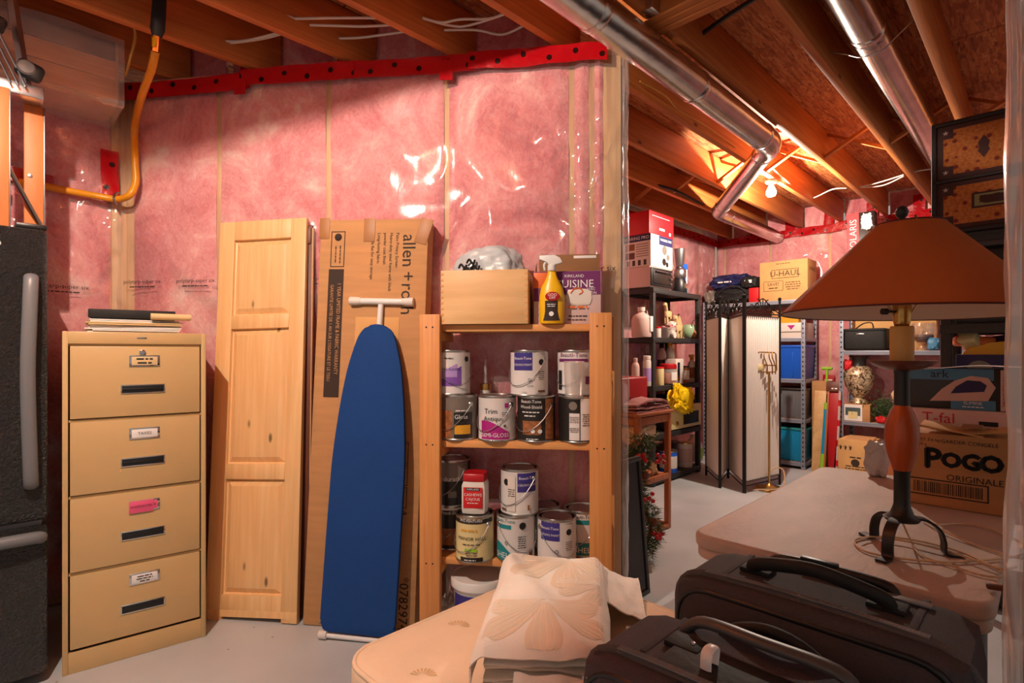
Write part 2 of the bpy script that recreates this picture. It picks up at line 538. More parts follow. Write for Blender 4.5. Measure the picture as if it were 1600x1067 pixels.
def prism(name, parent, mat, outline, depth, loc=(0, 0, 0), rot=(0, 0, 0), bev=0.0, smooth=35):
    # outline in the local x-z plane, extruded from y=0 to y=depth
    bm = bmesh.new()
    a = [bm.verts.new((x, 0, z)) for x, z in outline]
    b = [bm.verts.new((x, depth, z)) for x, z in outline]
    n = len(a)
    fa = bm.faces.new(a); fb = bm.faces.new(b[::-1])
    for i in range(n): bm.faces.new((a[i], b[i], b[(i + 1) % n], a[(i + 1) % n]))
    if bev:
        ed = [e for e in bm.edges if all(f in (fa, fb) or True for f in e.link_faces) and ((e in fa.edges) or (e in fb.edges))]
        bmesh.ops.bevel(bm, geom=ed, offset=bev, segments=2, affect='EDGES', profile=0.5)
    return frombm(name, bm, mat, parent, loc, rot, smooth)
def sheet(name, parent, mat, f, nu, nv, thick=0.0, loc=(0, 0, 0), rot=(0, 0, 0), smooth=70):
    vs = [Vector(f(i / nu, j / nv)) for j in range(nv + 1) for i in range(nu + 1)]
    fs = []
    W = nu + 1
    for j in range(nv):
        for i in range(nu):
            a = j * W + i
            fs.append((a, a + 1, a + W + 1, a + W))
    if thick:
        N = len(vs)
        nrm = [Vector((0, 0, 0)) for _ in vs]
        for fc in fs:
            nn = (vs[fc[1]] - vs[fc[0]]).cross(vs[fc[3]] - vs[fc[0]])
            for k in fc: nrm[k] += nn
        vs2 = [v - (n.normalized() if n.length > 0 else Vector((0, 0, 1))) * thick for v, n in zip(vs, nrm)]
        fs2 = [tuple(N + k for k in fc[::-1]) for fc in fs]
        rim = [i for i in range(nu + 1)] + [j * W + nu for j in range(1, nv + 1)] + [nv * W + i for i in range(nu - 1, -1, -1)] + [j * W for j in range(nv - 1, 0, -1)]
        sd = [(rim[i], N + rim[i], N + rim[(i + 1) % len(rim)], rim[(i + 1) % len(rim)]) for i in range(len(rim))]
        vs = vs + vs2; fs = fs + fs2 + sd
    return pyd(name, vs, fs, mat, parent, loc, rot, smooth)
def fbm(x, y, z=0.0, oct=3):
    v = 0; a = 1; f = 1
    for _ in range(oct):
        v += a * noise.noise(Vector((x * f, y * f, z * f)))
        a *= 0.5; f *= 2.03
    return v
def lump(name, parent, mat, size, seed=0, amp=0.12, freq=3.0, loc=(0, 0, 0), rot=(0, 0, 0), sub=4, power=0.65, flatbase=True):
    # rounded, creased soft body standing on z=0
    bm = bmesh.new()
    bmesh.ops.create_icosphere(bm, subdivisions=sub, radius=1.0)
    for v in bm.verts:
        p = v.co.copy()
        q = Vector([math.copysign(abs(c) ** power, c) for c in p])
        d = 1 + amp * fbm(p.x * freq + seed * 9.1, p.y * freq, p.z * freq, 4) - amp * 0.6 * abs(noise.noise(p * freq * 1.7 + Vector((seed, 0, 3))))
        q = q * d
        z = (q.z + 1) / 2
        if flatbase: z = max(z, 0.0)
        v.co = (q.x * size[0] / 2, q.y * size[1] / 2, z * size[2])
    return frombm(name, bm, mat, parent, loc, rot, 60)

TXT = {}
def textgeo(s, size, align='CENTER', depth=0.0):
    key = (s, align)
    if s.startswith('~') and key not in TXT:      # print too small to read in the photograph: rows of short strokes
        rnd = random.Random(s); vs, fs = [], []
        rows = [int(n) for n in s[1:].split('/')]
        for j, n in enumerate(rows):
            W = n * 0.5; x = {'CENTER': -W / 2, 'LEFT': 0.0, 'RIGHT': -W}[align]; e = x + W; y = (len(rows) - 1) / 2 - j
            while x < e - 0.1:
                l = min(rnd.uniform(0.5, 2.2), e - x); i = len(vs)
                vs += [Vector((x, y - 0.2, 0)), Vector((x + l, y - 0.2, 0)), Vector((x + l, y + 0.2, 0)), Vector((x, y + 0.2, 0))]; fs.append((i, i + 1, i + 2, i + 3)); x += l + 0.3
        TXT[key] = (vs, fs)
    if key not in TXT:
        cu = bpy.data.curves.new('lettering', 'FONT')
        cu.body = s; cu.size = 1.0; cu.align_x = align; cu.align_y = 'CENTER'; cu.resolution_u = 2
        ob = bpy.data.objects.new('lettering', cu)
        me = ob.to_mesh()
        vs = [v.co.copy() for v in me.vertices]; fs = [tuple(p.vertices) for p in me.polygons]
        ob.to_mesh_clear()
        bpy.data.objects.remove(ob); bpy.data.curves.remove(cu)
        TXT[key] = (vs, fs)
    vs, fs = TXT[key]
    return [v * size for v in vs], fs
FRONT = (PI / 2, 0, 0)           # reads from -y
LEFTF = (PI / 2, 0, -PI / 2)     # reads from -x
def text(parent, mat, s, size, loc, rot=FRONT, align='CENTER', sx=1.0, name='lettering'):
    vs, fs = textgeo(s, size, align)
    if not fs: return None
    vs = [Vector((v.x * sx, v.y, 0)) for v in vs]
    return pyd(name, vs, fs, mat, parent, loc, rot, 0)
def cyltext(parent, mat, s, size, r, z, a0=0.0, sx=1.0, name='lettering'):
    vs, fs = textgeo(s, size)
    if not fs: return None
    out = []
    for v in vs:
        a = a0 + v.x * sx / r
        out.append((r * math.sin(a), -r * math.cos(a), z + v.y))
    return pyd(name, out, fs, mat, parent, smooth=0)
def cylpatch(name, parent, mat, r, a0, a1, z0, z1, n=10, zf=None):
    vs, fs = [], []
    for i in range(n + 1):
        a = a0 + (a1 - a0) * i / n
        za, zb = (z0, z1) if zf is None else zf(i / n)
        vs += [(r * math.sin(a), -r * math.cos(a), za), (r * math.sin(a), -r * math.cos(a), zb)]
    for i in range(n): fs.append((2 * i, 2 * i + 2, 2 * i + 3, 2 * i + 1))
    return pyd(name, vs, fs, mat, parent, smooth=40)
def disc(name, parent, mat, r, loc, rot=FRONT, n=20, sx=1.0):
    vs = [(r * sx * math.cos(2 * PI * k / n), r * math.sin(2 * PI * k / n), 0) for k in range(n)]
    return pyd(name, vs, [tuple(range(n))], mat, parent, loc, rot, 0)
def rect(name, parent, mat, wd, ht, loc, rot=FRONT):
    return pyd(name, [(-wd / 2, -ht / 2, 0), (wd / 2, -ht / 2, 0), (wd / 2, ht / 2, 0), (-wd / 2, ht / 2, 0)], [(0, 1, 2, 3)], mat, parent, loc, rot, 0)

# ------------------------------------------------------------------ room frame
S2 = math.sqrt(0.5)
def R(t, q, z=0.0): return Vector((S2 * (t - q), S2 * (t + q), z))
R45 = PI / 4
def kk(u): return (u - 800.0) / FPX
def t_at(u, q): return q * (1 + kk(u)) / (1 - kk(u))       # depth along t of the sight line u on the plane q
def q_at(u, t): return t * (1 - kk(u)) / (1 + kk(u))
def z_at(v, Y): return CAMZ + (HORIZON - v) / FPX * Y
# angled wall frame: x along the wall to the right, y into the wall
WANG = math.atan(-0.133)
WX = Vector((math.cos(WANG), math.sin(WANG), 0)); WN = Vector((-math.sin(WANG), math.cos(WANG), 0))
WO = Vector((0, 2.55, 0))
def Wp(x, y, z=0.0): return WO + WX * x + WN * y + Vector((0, 0, z))
def x_at(u, y):
    k = kk(u); o = WO + WN * y
    return (k * o.y - o.x) / (WX.x - k * WX.y)

JB = 2.66            # underside of the joists
JD = 0.235
JQ = [-0.42, -0.016, 0.39, 0.796, 1.202, 1.608, 2.014, 2.42, 2.826, 3.232]
LEFT_Q, FAR_Q, BACK_T, RET_T = 3.45, 3.0, 6.70, 2.20
# ================================================================== the setting
floor = box('floor', None, 'painted_concrete', (1.0, 2.6, -0.05), (13.0, 13.0, 0.1), 0)
struct(floor, 'smooth pale grey painted concrete basement floor')

# ---- ceiling: subfloor sheets, joists, bridging, header
ceil = box('ceiling', None, 'osb', R(2.2, 1.1, JB + JD + 0.045), (9.4, 5.4, 0.02), 0, (0, 0, R45))
struct(ceil, 'underside of the timber floor above with bare joists')
def onceil(o):      # keep world placement while parented to the ceiling
    o.parent = ceil
    o.matrix_parent_inverse = Matrix.Translation(R(2.2, 1.1, JB + JD + 0.045)).to_4x4().inverted() if False else (Matrix.Translation(ceil.location) @ Matrix.Rotation(R45, 4, 'Z')).inverted()
    return o
i = 0
for a in range(4):
    for b in range(5):
        tw, qw = 2.44, 1.22
        tc = -2.4 + a * tw + (1.22 if b % 2 else 0) + 1.22; qc = -1.2 + b * qw + 0.3
        onceil(box('subfloor_sheet', None, 'osb', R(tc, qc, JB + JD + 0.0155), (tw - 0.006, qw - 0.006, 0.015), 0.002, (0, 0, R45)))
wt, wq = S2 * (WX.x + WX.y), S2 * (WX.y - WX.x)
def t_wall(q): return S2 * WO.y + (q - S2 * WO.y) / wq * wt
def joist(t0, t1, q):
    onceil(box('joist', None, 'joist_wood', R((t0 + t1) / 2, q, JB + JD / 2), (t1 - t0, 0.040, JD), 0.003, (0, 0, R45)))
for q in JQ:
    if q < 1.40:
        joist(-2.0, 2.02, q) if 0.79 < q < 1.21 else joist(-2.0, BACK_T, q)
        if 0.79 < q < 1.21: joist(2.18, BACK_T, q)
    else:
        joist(-2.0, t_wall(q) + 0.10, q)
        if q < 2.95: joist(RET_T + 0.05, BACK_T, q)
for k in range(3):
    onceil(box('header_beam', None, 'joist_wood', R(2.05 + 0.049 * k, 1.0, JB + JD / 2 - 0.005), (0.90, 0.046, JD), 0.003, (0, 0, R45 + PI / 2)))
for k in range(1, len(JQ) - 2):     # cross bridging between joists
    q0, q1 = JQ[k] + 0.02, JQ[k + 1] - 0.02
    for s in (1, -1):
        z0, z1 = (JB + 0.02, JB + JD - 0.02) if s > 0 else (JB + JD - 0.02, JB + 0.02)
        tt = 4.50 + 0.045 * s
        p0, p1 = R(tt, q0, z0), R(tt, q1, z1)
        d = p1 - p0
        ob = box('bridging_strut', None, 'joist_wood', (p0 + p1) / 2, (d.length, 0.038, 0.02), 0.001)
        ob.rotation_euler = d.to_track_quat('X', 'Z').to_euler()
        onceil(ob)
for q in (0.82, 1.178):             # galvanised joist hangers at the header
    onceil(box('joist_hanger', None, 'galvanised', R(1.995, q + 0.0, JB + 0.09), (0.06, 0.052, 0.19), 0.001, (0, 0, R45)))

# ---- insulated, plastic-covered walls
def framed_wall(name, label, origin, rz, x0, x1, studs, seed, pulls=(), h=JB, wide={}, prints=(), batts=True, milk='poly_sheet', amp=1.0, curl=None, folds=()):
    root = box(name, None, 'cardboard_dark', Vector(origin) + Euler((0, 0, rz)).to_matrix() @ Vector(((x0 + x1) / 2, 0.135, h / 2)), (x1 - x0, 0.02, h), 0, (0, 0, rz))
    struct(root, label)
    base = Vector(((x0 + x1) / 2, 0.135, h / 2))      # children use wall coordinates minus this
    def L(x, y, z): return Vector((x, y, z)) - base
    for xs in studs:
        wd = wide.get(xs, 0.038)
        box('stud', root, 'stud_wood', L(xs, 0.055, h / 2), (wd, 0.10, h - 0.09), 0.002)
    box('top_plate', root, 'stud_wood', L((x0 + x1) / 2, 0.055, h - 0.022), (x1 - x0, 0.10, 0.04), 0.002)
    box('bottom_plate', root, 'stud_wood', L((x0 + x1) / 2, 0.055, 0.022), (x1 - x0, 0.10, 0.04), 0.002)
    ed = sorted(studs)
    bays = [(a + wide.get(a, .038) / 2, b - wide.get(b, .038) / 2) for a, b in zip(ed[:-1], ed[1:]) if b - a > 0.09]
    if ed and ed[0] - x0 > 0.08: bays.append((x0, ed[0] - 0.02))
    if ed and x1 - ed[-1] > 0.08: bays.append((ed[-1] + 0.02, x1))
    for (a, b) in bays:
        a -= 0.006; b += 0.006
        nu = max(6, int((b - a) / 0.025))
        def f(u, v, a=a, b=b):
            x = a + (b - a) * u; z = 0.05 + (h - 0.10) * v
            e = min(1, min(u, 1 - u) * (b - a) / 0.07)
            y = 0.002 - 0.016 * (1 - (1 - e) ** 2) + 0.010 * fbm(x * 5 + seed, z * 4, 1.3, 3)
            return L(x, max(min(y, 0.004), -0.017), z)
        sheet('insulation_batt', root, 'pink_insulation', f, nu, 64, 0.03)
    nu = max(8, int((x1 - x0) / 0.016)); nv = 130
    def puff(x):
        for a, b in bays:
            if a <= x <= b:
                s = (x - a) / (b - a)
                return math.sin(PI * s) ** 2 * (2 - math.sin(PI * s))
        return 0.0
    def g(u, v):
        x = x0 + (x1 - x0) * u; z = 0.02 + (h - 0.04) * v
        y = -0.020 - 0.014 * puff(x)
        r = 1 - abs(noise.noise(Vector((x * 2.6 + seed * 3.1, z * 1.7, 4.2))))
        y -= amp * 0.020 * max(0, r - 0.82) / 0.18 * (0.5 + 0.5 * noise.noise(Vector((x * 1.2, z * 1.2, seed))))
        y -= amp * 0.004 * fbm(x * 7, z * 5, seed, 2)
        for (px, pz, st, n, ph) in pulls:
            dx, dz = x - px, z - pz
            rr = math.hypot(dx, dz)
            if rr < 0.75:
                th = math.atan2(dz, dx)
                th += 1.3 * noise.noise(Vector((dx * 3 + px, dz * 3, ph)))
                ridge = max(0.0, math.sin(n * th + ph)) ** 2
                y -= st * ridge * math.exp(-rr / 0.20) * min(1, rr / 0.10)
        for (fx, fz, rx, rz, am, fq) in folds:
            mk = math.exp(-((x - fx) / rx) ** 2 - ((z - fz) / rz) ** 2)
            if mk > 0.02:
                wx_ = x + 0.10 * noise.noise(Vector((x * 3, z * 3, 7.7)))
                nv_ = noise.noise(Vector((wx_ * fq + seed, z * fq * 0.8, 1.1)))
                y -= am * mk * max(0.0, 1 - abs(nv_) / 0.22) ** 2
        if curl: y = curl(x, z, y)
        return L(x, y, z)
    sheet('plastic_sheet', root, milk, g, nu, nv)
    for (x, z, s) in prints:
        text(root, 'ink_black', s, 0.029, L(x, -0.050, z), name='print')
        text(root, 'ink_black', '~22', 0.013, L(x, -0.050, z - 0.026), name='print')
    return root, L
def tape_strip(root, L, x0, x1, z, y=-0.052, wid=0.082, seed=0.0, slope=0.0, vertical=False):
    ln = x1 - x0
    cx = (x0 + x1) / 2
    def f(u, v):
        a = (u - 0.5) * ln; b = (v - 0.5) * wid
        wv = 0.012 * noise.noise(Vector((a * 3 + seed, 0.5, seed))) + 0.006 * noise.noise(Vector((a * 11 + seed, b * 9, seed)))
        yy = 0.006 * noise.noise(Vector((a * 7 + seed, b * 20, 2.0)))
        return (a, yy, b + wv + slope * a)
    rot = (0, PI / 2, 0) if vertical else (0, 0, 0)
    return sheet('tape_strip', root, 'red_tape', f, max(6, int(ln / 0.03)), 4, 0.0015, L(cx, y, z) if not vertical else L(x0, y, z), rot)

# angled pink wall
sx_ = [x_at(u, 0.0) for u in (200, 342, 513, 698, 893)]
xe = x_at(975, 0.0)
studs = sx_ + [xe - 0.148, xe - 0.058]
pulls = [(x_at(893, 0), z_at(250, 2.5), 0.046, 4, 0.4), (x_at(945, 0), z_at(310, 2.5), 0.046, 4, 1.9), (x_at(860, 0), z_at(345, 2.5), 0.030, 3, 2.2),
         (x_at(950, 0), z_at(420, 2.5), 0.020, 4, 2.6), (x_at(830, 0), z_at(230, 2.5), 0.024, 2, 0.5), (x_at(700, 0), z_at(335, 2.6), 0.010, 2, 0.9), (x_at(280, 0), z_at(200, 2.8), 0.012, 2, 1.0)]
pr = [(x_at(u, -0.05), 1.60, 'polytarp-super six') for u in (222, 305, 498)]
wall_angle, LA = framed_wall('wall_angled', 'angled basement wall of pink insulation behind clear plastic', WO, WANG, x_at(190, 0.0), xe, studs, 1.7, pulls, wide={studs[-1]: 0.088, studs[0]: 0.08}, prints=pr, folds=[(x_at(900, 0), 2.02, 0.22, 0.42, 0.022, 5.0), (x_at(955, 0), 1.75, 0.12, 0.5, 0.016, 7.0), (x_at(320, 0), 2.15, 0.12, 0.3, 0.012, 5.0), (x_at(700, 0), 1.95, 0.06, 0.3, 0.014, 5.0)])
struct(wall_angle)
text(wall_angle, 'ink_black', 'polytarp-super six', 0.038, LA(xe - 0.04, -0.052, 1.62), name='print', align='RIGHT')
xa0 = x_at(200, 0)
tape_strip(wall_angle, LA, xa0, x_at(400, 0), 2.585, seed=1.0, slope=0.02)
tape_strip(wall_angle, LA, x_at(385, 0), x_at(560, 0), 2.600, y=-0.056, seed=2.0, slope=0.01)
tape_strip(wall_angle, LA, x_at(540, 0), x_at(745, 0), 2.602, seed=3.0)
tape_strip(wall_angle, LA, x_at(735, 0), xe - 0.08, 2.606, y=-0.056, seed=4.0)
for u, ln, z in ((283, 0.16, 2.69), (406, 0.20, 2.69), (561, 0.20, 2.70), (717, 0.10, 2.57), (396, 0.07, 2.555)):
    tape_strip(wall_angle, LA, x_at(u, 0) - ln / 2, x_at(u, 0) + ln / 2, z, y=-0.061 if z < 2.6 else 0.03, wid=0.06, seed=u * 0.1, vertical=True)
for u0, u1 in ((207, 342), (342, 513), (513, 698), (698, 893)):   # insulated rim above the wall
    a, b = x_at(u0, 0.0) + 0.02, x_at(u1, 0.0) - 0.02
    def f(u, v, a=a, b=b):
        x = a + (b - a) * u; z = JB - 0.03 + 0.26 * v
        return LA(x, 0.09 + 0.012 * fbm(x * 6, z * 6, 0, 3), z)
    sheet('rim_insulation', wall_angle, 'pink_insulation', f, 16, 8, 0.02)

# left wall behind the fridge and the filing cabinet
oL = R(0, LEFT_Q)
pullsL = [(0.40, 2.02, 0.022, 7, 0.2), (0.14, 2.08, 0.022, 7, 1.0), (0.25, 1.70, 0.018, 6, 2.0)]
tl_end = t_at(190, LEFT_Q)
wall_left, LL = framed_wall('wall_left', 'pink insulated wall under plastic behind the black fridge', oL, R45, -2.0, tl_end - 0.006, [-1.6, -1.0, -0.42, 0.02, tl_end - 0.035], 5.2, pullsL, prints=[(0.30, 1.56, 'polytarp-super six')], folds=[(0.30, 2.05, 0.3, 0.4, 0.022, 6.0)])
struct(wall_left)
tape_strip(wall_left, LL, tl_end - 0.06, tl_end + 0.20, 2.14, y=-0.055, wid=0.075, seed=9.0, vertical=True)
tape_strip(wall_left, LL, 0.05, 0.27, z_at(283, 2.6), y=-0.05, wid=0.07, seed=11.0, slope=-0.1)
tape_strip(wall_left, LL, 0.02, 0.12, z_at(318, 2.6), y=-0.05, wid=0.05, seed=12.0)
tape_strip(wall_left, LL, -0.15, 0.14, z_at(80, 2.5), y=-0.05, wid=0.09, seed=13.0, slope=-0.15)

# far room: long wall behind the black shelf, back wall, return of the angled wall
oF = R(0, FAR_Q)
wall_far, LF = framed_wall('wall_far_left', 'pink insulated wall under plastic behind the black plastic shelf', oF, R45, RET_T, BACK_T, [2.6, 3.2, 3.8, 4.4, 5.0, 5.6, 6.2, 6.64], 8.1, folds=[(6.0, 1.9, 0.5, 0.5, 0.02, 3.0)], pulls= [(6.1, 1.9, 0.022, 3, 0.3), (5.4, 2.2, 0.014, 3, 1.3)])
tape_strip(wall_far, LF, 4.2, BACK_T - 0.06, 2.60, seed=5.0, wid=0.09)
# the back wall's own x axis runs towards smaller q, seen from inside
oB = R(BACK_T, 0)
wall_back, LB = framed_wall('wall_back', 'pink insulated wall under plastic behind the metal racks', oB, R45 - PI / 2, -FAR_Q, 2.4, [-2.9, -2.35, -1.72, -1.1, -0.5, 0.1, 0.7, 1.3, 1.9], 3.3, [(-1.9, 2.35, 0.02, 4, 0.3), (-2.2, 2.1, 0.014, 3, 1.3), (-1.2, 2.2, 0.012, 3, 0.3)])
tape_strip(wall_back, LB, -FAR_Q + 0.02, -1.6, 2.60, seed=6.0, wid=0.09)
tape_strip(wall_back, LB, -1.65, 0.6, 2.61, seed=7.0, wid=0.09, y=-0.056)
for qv in JQ[2:9]:
    tape_strip(wall_back, LB, -qv - 0.12, -qv + 0.12, 2.70, y=-0.01, wid=0.10, seed=qv, vertical=True)
for k in range(7):
    a, b = -JQ[2 + k + 1] + 0.03, -JQ[2 + k] - 0.03
    def f(u, v, a=a, b=b):
        x = a + (b - a) * u; z = JB - 0.02 + 0.25 * v
        return LB(x, 0.03 + 0.012 * fbm(x * 6, z * 6, 0, 3), z)
    sheet('rim_insulation', wall_back, 'pink_insulation', f, 12, 8, 0.02)
oR = R(RET_T, 0)
wall_ret = box('wall_return', None, 'stud_wood', R(RET_T - 0.01, 2.28, JB / 2), (1.40, 0.02, JB), 0.0, (0, 0, R45 + PI / 2))
struct(wall_ret, 'short unfinished return of the angled wall')
# bulging loose plastic round the end of the angled wall
ec = Wp(xe, 0.0)
def fold(u, v):
    a = -0.25 + 1.9 * u
    z = 0.02 + (JB - 0.06) * v
    r = 0.018 + 0.014 * (0.5 + 0.5 * noise.noise(Vector((z * 3.1, 0.3, 1.0)))) + 0.008 * noise.noise(Vector((z * 9, a * 2, 2.0)))
    return ec + WX * (r * math.sin(a) - 0.002) + WN * (-r * math.cos(a) + 0.012 + 0.06 * max(0, u - 0.5)) + Vector((0, 0, z))
pe = sheet('trim_1', None, 'poly_milky', fold, 14, 150)
struct(pe, 'loose edge of the clear plastic at the end of the angled wall')

# near wall end at the right edge of the view
WR_T, WR_Q = 1.29, 0.036
oN = R(WR_T, 0)
def curlR(x, z, y):
    e = max(0.0, 1 - (x + WR_Q) / 0.10)
    bulge = 0.5 + 0.5 * noise.noise(Vector((z * 2.2, 0.7, 3.0)))
    return y * (1.2 + 1.0 * bulge) + 0.05 * e * e
pullsR = [(0.05, 0.95, 0.03, 8, 0.3), (0.03, 1.85, 0.03, 6, 1.0), (0.10, 1.25, 0.02, 9, 0.6), (0.02, 0.62, 0.03, 7, 2.0)]
wall_right, LR = framed_wall('wall_right', 'near wall end wrapped in wrinkled plastic at the right edge', oN, R45 - PI / 2, -WR_Q, 1.4, [-WR_Q + 0.03, 0.40, 1.0], 6.6, pullsR, milk='poly_frosted', amp=1.4, curl=curlR)
def foldR(u, v):
    a = -0.1 + 1.9 * u
    z = 0.02 + (JB - 0.04) * v
    r = 0.020 + 0.010 * noise.noise(Vector((z * 2.1, 0.3, 4.0))) + 0.006 * noise.noise(Vector((z * 8, a * 2, 2.0)))
    c = R(WR_T + 0.004, WR_Q)
    td, qd = R(1, 0), R(0, 1)
    return c + qd * (r * math.sin(a)) + td * (-r * math.cos(a) + 0.10 * max(0, u - 0.5)) + Vector((0, 0, z))
pr2 = sheet('trim_2', None, 'poly_frosted', foldR, 12, 150)
struct(pr2, 'loose plastic edge wrapping the near wall end')
text(wall_right, 'ink_black', 'polytarp', 0.05, LR(0.06, -0.075, 2.05), name='print', rot=(PI / 2, 1.2, 0))

struct(box('trim_3', None, 'stud_wood', R(tl_end + 0.035, LEFT_Q + 0.06, JB / 2), (0.16, 0.16, JB), 0.002, (0, 0, R45)), 'corner post where the two pink walls meet')
# bulkhead wrapped in plastic, top left
bh = box('bulkhead', None, 'stud_wood', R(-0.60, 3.13, 2.56), (2.16, 0.02, 0.28), 0.002, (0, 0, R45))
struct(bh, 'boarded bulkhead wrapped in plastic above the fridge')
for k in range(3):
    box('board', bh, 'dark_panel_wood' if k == 2 else 'pine_board', (0, -0.018, -0.09 + 0.09 * k), (2.14, 0.014, 0.086), 0.003)
box('bulkhead_bottom', bh, 'stud_wood', (0, 0.16, -0.13), (2.16, 0.30, 0.02), 0.002)
box('bulkhead_end', bh, 'stud_wood', (1.075, 0.16, 0.0), (0.02, 0.30, 0.27), 0.002)
def bp(u, v):
    x = -1.10 + 2.20 * u
    s = v
    if s < 0.75:
        z = 0.15 - 0.32 * s / 0.75; y = -0.045 - 0.012 * fbm(x * 5, z * 6, 2, 3)
    else:
        z = -0.17 - 0.01 * fbm(x * 6, v * 9, 1, 2); y = -0.045 + 0.33 * (s - 0.75) / 0.25
    return (x, y, z)
sheet('plastic_sheet', bh, 'poly_milky', bp, 110, 28)

# ================================================================== services overhead
def duct(name, label, pts, r, seams, group=None):
    root = thing(name, label, 'duct', pts[0], 0, group)
    o = Vector(pts[0])
    P = [Vector(p) - o for p in pts]
    tube('duct_run', root, 'galvanised', P, r, 28)
    for (i, s) in seams:
        c = P[i].lerp(P[i + 1], s)
        d = (P[i + 1] - P[i]).normalized()
        tube('collar', root, 'galvanised', [c - d * 0.022, c - d * 0.012, c + d * 0.012, c + d * 0.022], [r * 1.01, r * 1.045, r * 1.045, r * 1.01], 28)
    return root
DZ = JB - 0.082
def bend(a, b, c, n=5, r=0.11):
    a, b, c = Vector(a), Vector(b), Vector(c)
    d1 = (b - a).normalized(); d2 = (c - b).normalized()
    p0, p2 = b - d1 * r, b + d2 * r
    return [p0.lerp(b, k / n).lerp(b.lerp(p2, k / n), k / n) for k in range(n + 1)]
A0, A1 = R(-1.2, 1.265, DZ), R(3.62, 1.265, DZ)
A2, A3 = R(5.02, 2.24, DZ - 0.0), R(6.62, 2.24, DZ)
d1 = duct('heating_duct', 'long galvanised round duct running under the joists above the doorway', [A0] + bend(A0, A1, A2), 0.077, [(0, 0.62), (0, 0.80), (0, 0.985)])
d1b = duct('branch_duct', 'short slanting galvanised duct joining the long duct near the bulb', bend(A0, A1, A2)[-1:] + bend(A1, A2, A3, r=0.09), 0.068, [(0, 0.06), (0, 0.9)])
d1c = duct('branch_duct', 'galvanised duct running to the back wall beyond the slanting one', [bend(A1, A2, A3, r=0.09)[-1], A3], 0.068, [(0, 0.1)])
d2 = duct('heating_duct', 'galvanised round duct tucked between two joists above the patterned trunk', [R(-0.8, 0.595, 2.735), R(6.4, 0.595, 2.735)], 0.077, [(0, 0.42), (0, 0.515)])
hang = thing('strap_hanger', 'bent wire strap holding the duct between the joists', 'strap', R(3.0, 0.595, 2.735), R45)
tube('strap', hang, 'steel', [(0, 0.19, 0.0), (0, 0.10, -0.05), (0, 0.04, -0.085), (0, -0.04, -0.085), (0, -0.10, -0.04), (0, -0.18, 0.02)], 0.003, 6, sm=5)

def ppx(u, v, z):
    Y = FPX * (CAMZ - z) / (v - HORIZON)
    return Vector(((u - 800) / FPX * Y, Y, z))
def cable(label, pts, mat='cable_white', r=0.0055, group=None, name='electrical_cable'):
    o = Vector(pts[0])
    root = thing(name, label, 'cable', o, 0, group)
    tube('sheath', root, mat, [Vector(p) - o for p in pts], r, 6, sm=6)
    return root
def run(label, uv, z=2.74, **kw):
    return cable(label, [ppx(u, v, z + dz) for (u, v, dz) in uv], **kw)
run('white cable strung between joists nearest the orange hose', [(325, 57, 0), (352, 64, 0), (385, 63, -0.005), (432, 52, 0), (445, 50, 0)])
run('second white cable looping beside the one near the orange hose', [(348, 68, 0), (372, 66, -0.003), (412, 60, 0), (440, 53, 0)])
run('topmost of three white cables between the middle joists', [(385, 0, 0), (455, 27, 0), (462, 29, 0), (520, 28, 0), (600, 28, 0), (640, 30, 0)])
run('middle one of three white cables between the middle joists', [(484, 39, 0), (520, 40, -0.003), (570, 41, -0.004), (622, 38, 0)])
run('lowest of three white cables between the middle joists', [(525, 60, 0), (560, 59, 0), (600, 54, -0.002), (642, 48, 0)])
run('upper white cable sagging toward the long round duct', [(660, 28, 0), (690, 35, -0.004), (720, 30, -0.002), (770, 28, 0), (812, 8, 0)])
run('middle white cable sagging toward the long round duct', [(662, 29, 0), (705, 40, -0.004), (735, 39, 0), (800, 18, 0)])
run('lowest white cable sagging toward the long round duct', [(694, 47, 0), (745, 47, 0), (785, 54, -0.006), (822, 38, 0)])
run('white cable leading from the lit bulb to the back joists', [(1206, 262, 0), (1228, 282, -0.01), (1262, 310, 0), (1300, 296, 0), (1322, 294, 0)], z=2.70)
run('white cable looped between two joists right of the lit bulb', [(1336, 293, 0), (1370, 286, 0), (1412, 273, 0)], z=2.70)
run('lower white cable sagging between joists right of the lit bulb', [(1336, 293, 0), (1378, 290, -0.005), (1412, 275, 0)], z=2.70)
run('short white cable end beside the patterned trunk', [(1424, 270, 0), (1440, 266, 0), (1470, 262, 0)], z=2.70)
run('black cable bundle slung under the joists behind the wall end', [(975, 268, 0), (1020, 287, 0), (1060, 300, -0.01), (1108, 325, 0)], z=2.69, mat='rubber', r=0.012)
run('dark thin pipe crossing the joist bay near the header', [(1091, 57, 0), (1135, 26, 0), (1185, -6, 0)], z=2.78, mat='iron_black', r=0.011, name='thin_pipe')
run('tan wire stapled along the joist below the long duct', [(1000, 127, 0), (1040, 150, 0), (1060, 172, 0), (1100, 195, 0), (1150, 230, 0)], z=2.70, mat='cable_yellow', r=0.004)
cable('thin yellow wire hanging beside the orange hose', [ppx(206, -6, 2.86), ppx(207, 30, 2.80), ppx(211, 58, 2.74), ppx(203, 92, 2.64), ppx(196, 118, 2.58)], 'cable_yellow', 0.006)

